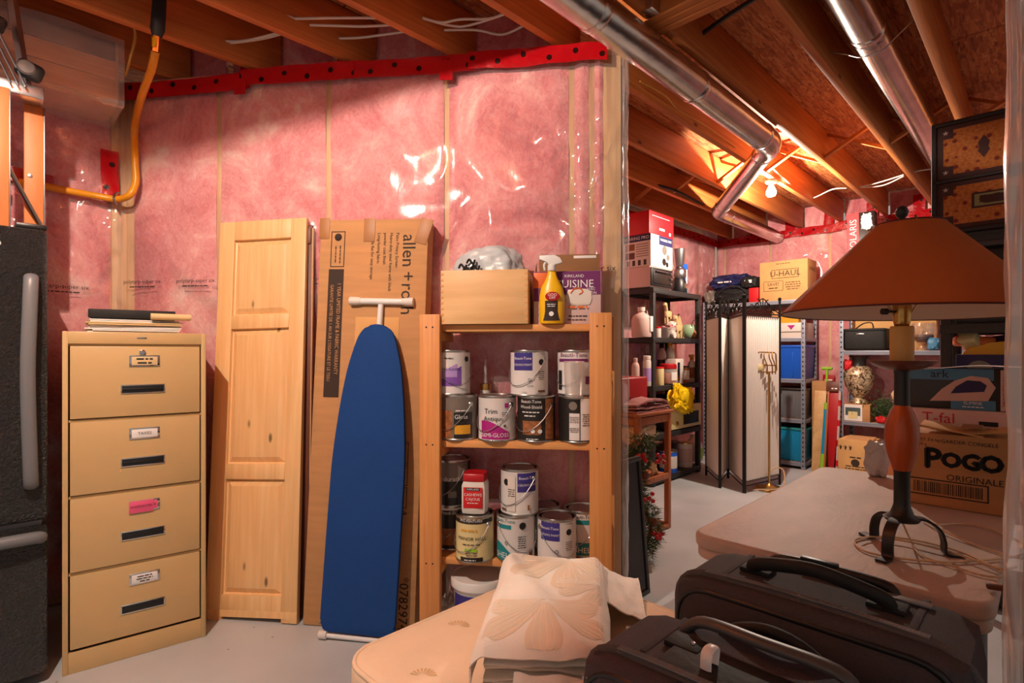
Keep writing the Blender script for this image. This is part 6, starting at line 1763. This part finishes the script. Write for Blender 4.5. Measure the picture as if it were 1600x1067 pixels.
for k, (x, y, sc) in enumerate(((3.34, 1.945, 1.0), (3.40, 1.96, .8))):
    st_ = thing('wooden_star', ('larger', 'smaller')[k] + ' wooden star lying on the stand shelf', 'decoration', R(x, y, .3845), R45 + k * .5)
    op = []
    for j in range(10):
        a = PI / 2 + j * PI / 5; r_ = .055 * sc if j % 2 == 0 else .024 * sc
        op.append((r_ * math.cos(a), r_ * math.sin(a)))
    prism('star', st_, 'toy_wood', op, .012, (0, 0, .0445 * sc + .004), (-.35, 0, 0), bev=.002)
tin('blue and white tin on the wooden stand shelf', 3.40, 2.10, .3845, .05, .19, 'sky_print', 'can_tin', 'offwhite')

# ---- christmas garland standing behind the black frame
gp = (0.80, 3.20)
gl_ = thing('christmas_garland', 'dark green christmas garland with red berries beside the wall end', 'garland', (gp[0], gp[1], 0.0))
random.seed(21)
V, F = [], []
def needle(c, d, ln, wd):
    s = d.cross(Vector((random.uniform(-1, 1), random.uniform(-1, 1), random.uniform(-1, 1)))).normalized() * wd
    i0 = len(V); V.extend([c - s, c + s, c + d * ln]); F.append((i0, i0 + 1, i0 + 2))
spine = [Vector((-.03 + .05 * math.sin(k * .5), .02 * math.cos(k), .03 + .72 * k / 14)) for k in range(15)]
for k in range(3000):
    s = random.random() * 13.99; i_ = int(s); c = spine[i_].lerp(spine[i_ + 1], s - i_)
    a = random.uniform(0, 2 * PI); r_ = random.uniform(0, .07)
    d = Vector((math.cos(a), math.sin(a), random.uniform(-.5, .3))).normalized()
    needle(c + d * r_, (d + Vector((random.uniform(-.6, .6), random.uniform(-.6, .6), random.uniform(-.7, .7)))).normalized(), random.uniform(.03, .06), .0028)
o = pyd('needles', V, F, 'green_leaf', gl_, smooth=0); o['kind'] = 'stuff'
V, F = [], []
for k in range(320):
    s = random.random() * 13.99; i_ = int(s); c = spine[i_].lerp(spine[i_ + 1], s - i_)
    a = random.uniform(0, 2 * PI); d = Vector((math.cos(a), math.sin(a), random.uniform(-.5, .3))).normalized()
    needle(c + d * .05, d, random.uniform(.025, .045), .004)
o = pyd('pale_tips', V, F, 'pine_tip', gl_, smooth=0); o['kind'] = 'stuff'
tube('stem', gl_, 'dark_panel_wood', [(-.03, 0, 0.0)] + spine, .012, 8)
for (x, z, n) in ((-.05, .63, 9), (.06, .62, 7), (.05, .16, 8), (.0, .40, 4)):
    bm = bmesh.new()
    for k in range(n):
        b2 = bmesh.ops.create_icosphere(bm, subdivisions=2, radius=.013)['verts']
        bmesh.ops.translate(bm, vec=(x + random.uniform(-.028, .028), -.075 + random.uniform(-.015, .015), z + random.uniform(-.025, .025)), verts=b2)
    frombm('berry_cluster', bm, 'berry', gl_)
for (x, z) in ((0.03, .25), (-.02, .52)): lathe('pine_cone', gl_, 'dark_panel_wood', [(.0, -.03), (.018, -.02), (.022, 0), (.014, .02), (0, .03)], (x, -.07, z), (.6, 0, .3), 10)

# ---- black framed picture leaning by the wall end
pf = thing('framed_picture', 'black framed panel leaning edge-on against the wall end', 'picture frame', R(2.285, 1.455, 0), R45)
pf.rotation_euler = (Euler((0, 0, R45)).to_matrix() @ Euler((-.085, 0, 0)).to_matrix()).to_euler()
for (x, z, wd, ht) in ((.0, .0125, .36, .025), (.0, .6875, .36, .025), (-.1675, .35, .025, .65), (.1675, .35, .025, .65)): box('frame_bar', pf, 'black_plastic', (x, .010, z), (wd, .022, ht), .003)
box('backing', pf, 'black_matte', (0, .014, .35), (.33, .010, .66), .001); box('glazing', pf, 'black_plastic', (0, .007, .35), (.312, .003, .652), .0)

# ---- folding screen
PT = [Vector((1.957, 5.425, 0)), Vector((1.892, 4.890, 0)), Vector((2.13, 5.30, 0)), Vector((2.035, 4.715, 0)), Vector((2.515, 5.035, 0))]
fs_ = thing('folding_screen', 'four-panel folding screen of white pleated fabric in black scroll frames', 'folding screen', PT[1])
for k in range(4):
    a, b = PT[k] - PT[1], PT[k + 1] - PT[1]
    d = (b - a).normalized(); ln = (b - a).length
    ang = math.atan2(d.y, d.x)
    pn = bpy.data.objects.new('screen_panel', None); pn.empty_display_size = .05
    # a panel frame mesh carries its own fabric and scrolls
    V2, F2 = [], []
    def addt(pts, r, seg=8):
        vs, fs = tubegeo(pts, r, seg); i0 = len(V2); V2.extend(vs); F2.extend([tuple(i + i0 for i in f) for f in fs])
    for x in (.014, ln - .014): addt([(x, 0, 0), (x, 0, 1.72)], .011)
    for z in (.10, .06, 1.585, 1.56): addt([(.014, 0, z), (ln - .014, 0, z)], .006, 6)
    fo = pyd('panel_frame', V2, F2, 'screen_frame', fs_, a, (0, 0, ang), 50)
    for x in (.014, ln - .014): lathe('finial', fo, 'screen_frame', [(.009, 1.715), (.015, 1.728), (.015, 1.742), (0, 1.752)], (x, 0, 0), seg=12)
    sc = []
    for s in (-1, 1):
        cx = ln / 2 + s * .085
        sc.append([(cx + (.062 - .0032 * j) * math.cos(s * j * .55 + PI / 2), 0, 1.655 + (.062 - .0032 * j) * math.sin(s * j * .55 + PI / 2)) for j in range(17)])
        cx = ln / 2 + s * .175
        sc.append([(cx + (.040 - .0022 * j) * math.cos(-s * j * .55 - PI / 2), 0, 1.635 + (.040 - .0022 * j) * math.sin(-s * j * .55 - PI / 2)) for j in range(15)])
    sc.append([(.03, 0, 1.60), (ln * .3, 0, 1.66), (ln / 2, 0, 1.725), (ln * .7, 0, 1.66), (ln - .03, 0, 1.60)])
    sc.append([(ln / 2, 0, 1.585), (ln / 2, 0, 1.72)])
    tubes('scroll', fo, 'screen_frame', sc, .0048, 6, sm=3)
    def fab(u, v, ln=ln):
        return (.028 + (ln - .056) * u, .006 * math.sin(u * 2 * PI * 17 + .6 * math.sin(u * 9)) * (1 - .25 * math.sin(v * PI)), .10 + 1.46 * v)
    sheet('pleated_fabric', fo, 'screen_fabric', fab, 170, 8, .001)

# ---- brass stand with hangers
bst = thing('brass_stand', 'brass hanger stand in front of the folding screen', 'stand', (2.325, 4.86, 0), .15)
lathe('base', bst, 'brass', [(.125, 0), (.13, .006), (.12, .018), (.05, .03), (.018, .05), (.012, .06)], seg=30)
tube('pole', bst, 'brass', [(.0, 0, .04), (.0, 0, 1.06)], .0095, 10)
tube('top_frame', bst, 'brass', [(-.15, 0, 1.06), (.06, 0, 1.06), (.075, 0, 1.08), (.065, 0, 1.22), (.05, 0, 1.235), (-.13, 0, 1.24)], .006, 8)
tube('lower_bar', bst, 'brass', [(-.15, 0, 1.12), (.07, 0, 1.12)], .006, 8)
for x in (-.05, .0, .03): tube('hook', bst, 'brass', [(x, 0, 1.24), (x - .01, -.015, 1.19), (x + .015, -.02, 1.12), (x + .01, -.03, 1.04)], .005, 6, sm=4)
box('card', bst, 'can_cream', (-.10, -.008, 1.10), (.07, .004, .05), .001)
tube('cord', bst, 'cord_clear', [(.02, -.02, .02), (.10, -.05, .012), (.16, .02, .15), (.10, .06, .18), (-.02, .05, .12), (-.12, .06, .18), (-.20, .02, .012), (-.14, -.08, .024), (.0, -.11, .028), (.10, -.03, .03)], .006, 6, sm=6)

# ---- on the left steel rack (front t = RT0)
def rz_(v, q): return z_at(v, S2 * (RT0 + q))
tq0 = RT0 + .02
uh0, uh1 = q_at(1262, tq0), q_at(1187, tq0)
uh = crate('moving_carton', 'tan moving carton printed U-HAUL on top of the steel rack', tq0, uh0, uh1, R1L[4] - .002, .43, .30, 'cardboard_light')
wu = uh1 - uh0
tl(uh, 'ink', 'U-HAUL', .085, -.02, .29); tl(uh, 'ink_faded', '~14', .020, 0, .40); tl(uh, 'ink', 'SAVE!', .05, .10, .18); tl(uh, 'ink', '~7', .026, .10, .14); tl(uh, 'ink_faded', '~12/13/12/10', .024, -.10, .155)
for (wd, ht, y, z) in ((.27, .005, -.02, .335), (.27, .005, -.02, .245), (.005, .09, .115, .29), (.005, .09, -.155, .29), (.20, .004, .10, .215), (.20, .004, .10, .11), (.004, .10, .20, .16), (.004, .10, .0, .16)): rl_(uh, 'ink', wd, ht, y, z, name='print_frame')
text(uh, 'ink', 'U-HAUL', .06, (.15, -wu / 2 - .0012, .33), FRONT)
duf = thing('duffel_bag', 'black duffel bag lying on top of the steel rack', 'bag', R(RT0 + .17, 2.62, R1L[4] - .002), R45)
lump('bag_cloth', duf, 'black_matte', (.32, .56, .20), 3, .14, 2.2, sub=5, power=.7); tube('bag_strap', duf, 'rubber', [(-.13, -.2, .10), (-.165, -.1, .19), (-.17, .05, .18), (-.14, .18, .08)], .010, 6, sm=5)
jk = thing('sports_jacket', 'navy jacket heaped on the black duffel bag', 'jacket', R(RT0 + .17, 2.66, R1L[4] + .155), R45)
lump('jacket_cloth', jk, 'navy', (.28, .46, .20), 12, .34, 2.3, sub=5, power=.8); text(jk, 'ink_white', '~8', .04, (-.150, .02, .10), LEFTF)
gl2 = thing('sports_glove', 'pale grey glove at the left of the navy jacket', 'glove', R(RT0 + .05, 2.86, R1L[4] - .002 ), R45)
lump('glove_cloth', gl2, 'can_grey', (.14, .12, .17), 14, .3, 2.6, sub=4)
cp_ = thing('cap', 'black cap with white patch beside the tan moving carton', 'cap', R(RT0 + .10, 2.40, R1L[4] + .16), R45)
lump('crown', cp_, 'black_matte', (.22, .20, .14), 15, .15, 2.2, sub=4); prism('brim', cp_, 'black_matte', [(-.08, 0), (.08, 0), (.05, .09), (-.05, .09)], .006, (-.09, 0, .02), (PI / 2 + .2, 0, PI / 2)); box('patch', cp_, 'ink_white', (-.103, .0, .075), (.004, .08, .035), .001)
rbg = cbox('red_box', 'small red box wedged beside the tan moving carton', RT0 + .03, RT0 + .20, 2.30, 2.405, R1L[4] - .002, .165, 'red_bright')
q0 = q_at(1256, tq0)
wh2 = cbox('first_aid_carton', 'white carton with dark red triangle on the steel rack', tq0, tq0 + .34, q0, q0 + .25, R1L[3] - .002, .16, 'offwhite', 'carton', prints=[('x', 'can_grey', 0, .062, .25, .012)])[0]
prism('triangle_print', wh2, 'magenta', [(-.04, .05), (.04, .05), (0, 0)], .001, (-.1712, .0, .085), (0, 0, -PI / 2))
cbox('yellow_carton', 'small yellow carton on the white triangle carton', tq0 + .02, tq0 + .20, q0 + .06, q0 + .24, R1L[3] + .158, .09, 'gold_print', 'carton')
cbox('tall_carton', 'tall brown carton behind the white triangle carton', tq0 + .02, tq0 + .3, q0 + .265, q0 + .33, R1L[3] - .002, .30, 'cardboard', 'carton')
for k, qq in enumerate((2.70, 2.80)):
    cbox('green_carton', ('right', 'left')[k] + ' one of two dark green cartons between the black shelf and the screen', RT0 + .03, RT0 + .26, qq - .045, qq + .045, R1L[3] - .002, .25, 'green_glass', 'carton', prints=[('x', 'pine_tip', 0, .15, .04, .12)])
cbox('orange_carton', 'tan carton with orange print beside the black shelf', RT0 + .03, RT0 + .30, 2.66, 2.87, R1L[2] - .002, .36, 'cardboard', 'carton', prints=[('x', 'orange_print', -.04, .2, .06, .12)])
cbox('tan_carton', 'tan carton low beside the black shelf', RT0 + .03, RT0 + .30, 2.66, 2.87, R1L[1] - .002, .30, 'cardboard_light', 'carton')
bin_('royal blue lidded storage bin on the steel rack', RT0 + .03, RT0 + .39, q0 - .01, q0 + .48, R1L[2] - .002, .365, 'royal_blue', 'royal_blue')
bin_('dark grey storage bin under the royal blue one', RT0 + .03, RT0 + .39, q0 - .01, q0 + .46, R1L[1] - .002, .33, 'grey_plastic', 'can_black')
bin_('turquoise lidded storage bin at the bottom of the steel rack', RT0 + .03, RT0 + .39, q0 - .01, q0 + .47, R1L[0] - .002, .36, 'turquoise', 'teal')

# ---- between the racks
ol_ = thing('outlet', 'white double outlet ringed with red tape between the racks', 'outlet', R(BACK_T - .052, q_at(1297, BACK_T), 0), R45)
ol_.location.z = z_at(600, S2 * (BACK_T + q_at(1297, BACK_T)))
box('tape_square', ol_, 'red_gloss', (0, 0, 0), (.010, .115, .21), .003); box('cover_plate', ol_, 'white_outlet', (-.008, 0, -.005), (.008, .075, .12), .003)
for z in (-.028, .022): box('socket', ol_, 'offwhite', (-.0125, 0, z), (.004, .032, .028), .006)
def leaner(name, label, cat, u, t, dt, mat, wd, h, th=.02, rz=0.0, lx=.0):
    q = q_at(u, t)
    o = thing(name, label, cat, R(t, q, 0), R45)
    an = math.atan2(dt, h)
    o.rotation_euler = (Euler((0, 0, R45)).to_matrix() @ Euler((lx, an, 0)).to_matrix()).to_euler()
    return o
l1 = leaner('plywood_board', 'pale plywood board standing between the racks', 'board', 1277, 6.20, .12, None, 0, .85)
box('board', l1, 'crate_wood', (0, 0, .42), (.012, .11, .84), .002)
l2 = leaner('snow_brush', 'turquoise and lime foam noodle leaning between the racks', 'pool noodle', 1285, 6.10, .18, None, 0, .75)
tube('noodle', l2, 'turquoise', [(0, 0, .02), (0, 0, .66)], .027, 12); tube('lime_end', l2, 'lime', [(0, 0, .66), (0, 0, .73)], .028, 12); tube('lime_patch', l2, 'lime', [(0, 0, .06), (0, 0, .20)], .0285, 12)
l2.name = 'foam_noodle'
l3 = leaner('wooden_paddle', 'dark red wooden board with brown edge leaning between the racks', 'board', 1298, 6.06, .20, None, 0, 1.0, lx=-.03)
prism('board', l3, 'red_gloss', [(-.02, 0), (.02, 0), (.075, .88), (-.045, .88)], .016, (0, 0, 0), (0, 0, -PI / 2), bev=.002); box('board_edge', l3, 'stand_wood', (-.004, .045, .45), (.024, .018, .90), .003, (.028, 0, 0)); box('board_head', l3, 'dark_panel_wood', (-.006, -.015, .90), (.026, .14, .10), .003); text(l3, 'ink_white', '~3', .035, (-.0205, -.02, .88), LEFTF)
l4 = leaner('garden_tool', 'lime green tool handle standing behind the red board', 'tool', 1288, 6.30, .10, None, 0, 1.1)
tube('shaft', l4, 'lime', [(0, 0, .0), (0, 0, 1.06)], .012, 8); tube('grip', l4, 'lime', [(0, -.05, 1.07), (0, .05, 1.07)], .016, 8)
l5 = leaner('ski_pole', 'thin pink and white pole leaning against the right rack', 'pole', 1307, 6.08, .06, None, 0, .85, lx=.02)
tube('shaft', l5, 'pinkish_white', [(0, 0, 0), (0, 0, .85)], .012, 8); 
for z in (.1, .3, .5, .7): tube('red_ring', l5, 'red_bright', [(0, 0, z), (0, 0, z + .06)], .0125, 8)
cbox('tan_carton', 'creased tan carton behind the lime tool handle', 6.36, 6.58, q_at(1282, 6.3) - .05, q_at(1282, 6.3) + .10, 0, .93, 'cardboard', 'carton')

# ---- on the right steel rack
zz = R2L[2] - .002
q1_, q0_ = q_at(1316, tq0), q_at(1384, tq0)
bg = thing('cooler_bag', 'black soft cooler bag on the steel rack behind the lamp', 'bag', R(tq0 + .14, (q0_ + q1_) / 2, zz), R45)
box('bag_body', bg, 'black_matte', (0, 0, .105), (.26, q1_ - q0_, .21), .03, seg=3); box('lid_flap', bg, 'black_matte', (-.002, 0, .205), (.265, q1_ - q0_ - .01, .03), .012); box('badge', bg, 'steel', (-.131, .03, .165), (.004, .07, .012), .001); tube('bag_handle', bg, 'rubber', [(-.02, .10, .215), (-.05, .02, .27), (-.05, -.05, .275), (-.02, -.06, .215)], .006, 6, sm=4)
cbox('tan_carton', 'large tan carton behind the black cooler bag', tq0 + .29, tq0 + .40, q0_ - .35, q1_ - .02, zz, .36, 'cardboard_light', 'carton')
qg = q_at(1442, tq0 + .12)
gbw = thing('glass_bowl', 'round clear glass bowl on the steel rack right of the lamp stem', 'bowl', R(tq0 + .12, qg, zz), R45)
lathe('bowl', gbw, 'clear_glass', [(.05, .0), (.05, .01), (.035, .05), (.06, .09), (.105, .15), (.11, .21), (.09, .26), (.086, .26), (.10, .21), (.095, .155), (.05, .095)], seg=32); lathe('contents', gbw, 'dark_panel_wood', [(.04, .08), (.085, .13), (.08, .15), (0, .152)], seg=24)
bcl = thing('blue_pouch', 'small blue printed pouch beside the glass bowl', 'pouch', R(tq0 + .06, q_at(1459, tq0 + .06), zz), R45)
lump('pouch_cloth', bcl, 'sky_print', (.07, .09, .12), 6, .3, 3, sub=3)
zz = R2L[1] - .002
qu = q_at(1342, tq0 + .10)
pc = cbox('picture_carton', 'small white carton with green picture under the silver urn', tq0 + .0, tq0 + .18, qu - .115, qu + .115, zz, .17, 'cardboard', 'carton', prints=[('x', 'paper', .03, .085, .16, .16), ('x', 'teal', .03, .095, .13, .08)])[0]
rect('picture', pc, 'can_cream', .08, .07, (-.0915, .03, .06), LEFTF)
ur = thing('urn', 'silver embossed urn vase on the steel rack', 'urn', R(tq0 + .10, qu, zz + .172), R45)
lathe('foot', ur, 'urn_silver', [(.075, 0), (.08, .01), (.07, .03), (.045, .05), (.04, .06)], seg=32); lathe('urn_body', ur, 'urn_silver', [(.04, .055), (.07, .09), (.115, .17), (.135, .26), (.13, .31), (.10, .355), (.07, .375)], seg=36); lathe('neck', ur, 'can_black', [(.07, .372), (.06, .40), (.065, .44), (.09, .47), (.085, .475), (.055, .44)], seg=32)
sr = thing('ornament', 'red fabric ornament hanging beside the urn neck', 'ornament', R(tq0 + .04, q_at(1325, tq0 + .04), zz + .0), R45)
lump('ornament_cloth', sr, 'red_bright', (.07, .08, .11), 6, .3, 3, loc=(0, 0, .50), sub=3); tube('ornament_stand', sr, 'steel', [(0.0, 0, 0), (0, 0, .51)], .004, 6)
gr_ = thing('artificial_greenery', 'bunch of dark green artificial pine on the steel rack', 'greenery', R(tq0 + .09, q_at(1388, tq0 + .09), zz), R45)
V, F = [], []
random.seed(8)
for k in range(1100):
    c = Vector((random.gauss(0, .05), random.gauss(0, .09), .06 + abs(random.gauss(0, .09))))
    needle(c, Vector((random.uniform(-1, .4), random.uniform(-1, 1), random.uniform(-.6, 1))).normalized(), random.uniform(.03, .06), .005)
o = pyd('needles', V, F, 'green_leaf', gr_, smooth=0); o['kind'] = 'stuff'
tube('stem', gr_, 'dark_panel_wood', [(0, 0, 0), (0, 0, .2)], .01, 6); lump('red_bow', gr_, 'red_bright', (.07, .10, .07), 4, .3, 3, loc=(-.10, .03, .0), sub=3)
pt = thing('figurine', 'pink and white swan figurine just left of the lamp stem', 'figurine', R(tq0 + .02, q_at(1403, tq0 + .02), zz), R45)
lathe('figurine_base', pt, 'linen_bag', [(.04, 0), (.045, .01), (.02, .05), (.015, .20), (.05, .25), (.055, .29), (.03, .33)], seg=20); lump('figurine_head', pt, 'offwhite', (.07, .07, .12), 9, .2, 2, loc=(0, -.01, .33), sub=3)
zz = R2L[0] - .002
qb0, qb1 = q_at(1371, 5.95), q_at(1317, 5.95)
bo = crate('bottle_carton', 'tan carton with printed arrows on the floor before the right rack', 5.78, qb0, qb1, 0, .42, .30, 'cardboard_light')
wd_ = qb1 - qb0
for y in (.12, .08, .04): tl(bo, 'ink', '↑', .05, y, .345); rl_(bo, 'ink', .012, .03, y, .34)
disc('seal', bo, 'ink', .035, (-.001, 0, .21), LEFTF, 20); tl(bo, 'ink', '~6', .03, 0, .26); tl(bo, 'ink', '~14/15', .022, 0, .165); rl_(bo, 'paper', .09, .025, 0, .10); tl(bo, 'ink', '~7', .02, 0, .05)
box('open_flap', bo, 'cardboard', (.10, -.02, .43), (.18, wd_ - .06, .006), .001, (0, -.12, 0))
wb2 = cbox('wooden_case', 'reddish wooden case beside the tan bottle carton', 5.82, 6.10, qb0 - .16, qb0 - .03, 0, .34, 'stand_wood', 'case')
pb3 = thing('plastic_bag', 'white plastic bag slumped beside the wooden case', 'bag', R(5.95, qb0 - .30, 0), R45)
lump('bag_film', pb3, 'offwhite', (.24, .22, .30), 7, .34, 2.6)
qp = q_at(1345, RT0 + .10)
po = crate('parts_carton', 'red carton printed POLARIS standing on the right steel rack', RT0 + .03, qp - .13, qp + .105, R2L[3] - .002, .82, .12, 'can_black')
rl_(po, 'red_bright', .10, .82, .065, .41); text(po, 'ink_white', 'POLARIS', .085, (-.0016, .06, .60), (PI / 2, -PI / 2, -PI / 2)); disc('badge', po, 'navy', .04, (-.0016, .06, .36), LEFTF, 16); text(po, 'ink_white', '+', .06, (-.0024, .06, .36), LEFTF)
prism('print', po, 'pinkish_white', [(-.04, 0), (.05, .0), (.01, .09)], .001, (-.0012, -.05, .52), (0, 0, -PI / 2)); lump('print', po, 'ink_white', (.004, .09, .16), 3, .5, 3, loc=(-.002, -.05, .64), sub=3)

# ---- right black shelf: trunk, game carton, toys
trk = thing('open_trunk', 'open trunk with orange dotted lining on top of the right black shelf', 'trunk', R(3.44, .425, 1.833), R45)
TWd, TH_ = .52, .56
box('trunk_back', trk, 'trunk_dark', (.17, -TWd / 2, TH_ / 2), (.02, TWd, TH_), .004)
for (c, s) in (((.085, -.010, TH_ / 2), (.17, .02, TH_)), ((.085, -TWd + .010, TH_ / 2), (.17, .02, TH_)), ((.085, -TWd / 2, .010), (.17, TWd, .02)), ((.085, -TWd / 2, TH_ - .010), (.17, TWd, .02)), ((.085, -TWd / 2, TH_ * .47), (.17, TWd, .016))): box('trunk_side', trk, 'trunk_dark', c, s, .003)
for (z0_, z1_) in ((.02, TH_ * .455), (TH_ * .485, TH_ - .02)):
    lnp = box('lining', trk, 'trunk_lining', (.022, -TWd / 2, (z0_ + z1_) / 2), (.012, TWd - .04, z1_ - z0_), .003)
    for (y, z, wd, ht) in ((0, (z1_ - z0_) / 2 - .012, TWd - .05, .022), (0, -(z1_ - z0_) / 2 + .012, TWd - .05, .022), (TWd / 2 - .034, 0, .024, z1_ - z0_), (-TWd / 2 + .034, 0, .024, z1_ - z0_)): rect('border', lnp, 'trunk_border', wd, ht, (-.0068, y, z), LEFTF)
    for (y, z) in ((1, 1), (-1, 1), (1, -1), (-1, -1)):
        yy, zz2 = y * (TWd / 2 - .055), z * ((z1_ - z0_) / 2 - .035)
        prism('corner_patch', lnp, 'trunk_border', [(-.03, -.03), (.03, -.03), (.03, .03), (-.03, .03)], .001, (-.0075, yy, zz2), (0, 0, -PI / 2))
        pts = []
        for j in range(10):
            a = PI / 2 + j * PI / 5; r_ = .013 if j % 2 == 0 else .005; pts.append((r_ * math.cos(a), r_ * math.sin(a)))
        prism('star_print', lnp, 'skin_print', pts, .001, (-.0090, yy, zz2), (0, 0, -PI / 2))
    if z0_ < .1:
        rect('picture_frame_print', lnp, 'trunk_border', .17, .075, (-.0076, .02, .01), LEFTF); rect('picture_print', lnp, 'pine_tip', .15, .058, (-.0084, .02, .01), LEFTF); lump('picture_detail', lnp, 'trunk_border', (.002, .11, .04), 3, .6, 4, loc=(-.0088, .02, -.01), sub=3)
    else:
        prism('medallion_print', lnp, 'trunk_border', [(0, -.055), (.022, -.02), (.016, .0), (.022, .02), (0, .055), (-.022, .02), (-.016, 0), (-.022, -.02)], .001, (-.0078, 0.06, 0), (0, 0, -PI / 2))
gm = crate('toy_carton', 'dark toy carton with round pictures on the right black shelf', 3.505, -.20, .335, 1.3825, .36, .30, 'can_black')
for (y, z, r_) in ((-.01, .19, .035), (-.01, .11, .035), (.10, .17, .028)): disc('picture', gm, 'skin_print', r_, (-.001, y, z), LEFTF, 20); disc('picture_dot', gm, 'trunk_border', r_ * .45, (-.0016, y + .006, z - .004), LEFTF, 12)
for (wd, ht, y, z) in ((.30, .008, -.05, .285), (.006, .20, .055, .16), (.006, .20, -.075, .16), (.006, .16, .16, .18)): rl_(gm, 'can_grey', wd, ht, y, z)
tl(gm, 'pinkish_white', '~5', .04, .17, .265); rl_(gm, 'can_grey', .08, .05, .10, .23)
disc('picture', gm, 'grey_plastic', .04, (-.001, -.02, .03), LEFTF, 20)
by0, by1 = -.32, .335
tb_ = thing('toy_bin', 'navy toy bin on the right black shelf', 'bin', R(3.51, by1, .928), R45)
Wb = by1 - by0
for (c, s) in (((.005, -Wb / 2, .15), (.010, Wb, .30)), ((.345, -Wb / 2, .15), (.010, Wb, .30)), ((.175, -.005, .15), (.33, .010, .30)), ((.175, -Wb + .005, .15), (.33, .010, .30)), ((.175, -Wb / 2, .006), (.33, Wb - .02, .012))): box('bin_wall', tb_, 'navy', c, s, .004)
disc('pale_print', tb_, 'can_grey', .05, (-.001, -.09, .22), LEFTF, 20)
TG = [('yellow_disc', 'large yellow plastic toy disc lying on the toy bin', 'yellow_plastic', (.06, -.20), (.10, .30, .12), .5), ('toy_block', 'orange toy block poking out of the toy bin', 'orange_print', (.10, -.06), (.10, .16, .05), .2), ('toy_car', 'red plastic toy beside the orange block', 'red_bright', (.14, -.12), (.10, .12, .07), .3), ('toy_block', 'dark green toy piece at the back of the toy bin', 'green_glass', (.22, -.30), (.12, .16, .10), .4), ('toy_block', 'dark red toy piece behind the yellow disc', 'plum', (.20, -.20), (.12, .14, .09), .4), ('toy_block', 'cream toy piece at the left of the toy bin', 'can_cream', (.07, -.05), (.08, .10, .06), .4), ('toy_block', 'navy toy piece at the right end of the toy bin', 'royal_blue', (.18, -.44), (.14, .18, .11), .4)]
for k, (nm, lb, mt_, (x, y), sz, rr_) in enumerate(TG):
    o = thing(nm, lb, 'toy', R(3.51 + x, by1 + y, .928 + .30 + (.0 if k in (0, 2, 3, 4, 6) else .05)), R45)
    if k == 0:
        op = [(.19 * math.cos(PI * j / 16), .085 * math.sin(PI * j / 16)) for j in range(17)]
        prism('disc', o, mt_, op, .03, (0, 0, -.02), (0, 0, -PI / 2), bev=.006); box('disc_rim', o, 'orange_print', (.015, 0, -.02), (.04, .38, .012), .004)
    else:
        box('block', o, mt_, (0, 0, sz[2] / 2 - .01), sz, .014, (.1 * k, .1, .25 * k), 3); lathe('stud', o, mt_, [(.02, 0), (.02, .014), (.017, .017), (0, .017)], (0, 0, sz[2] - .012), seg=14)
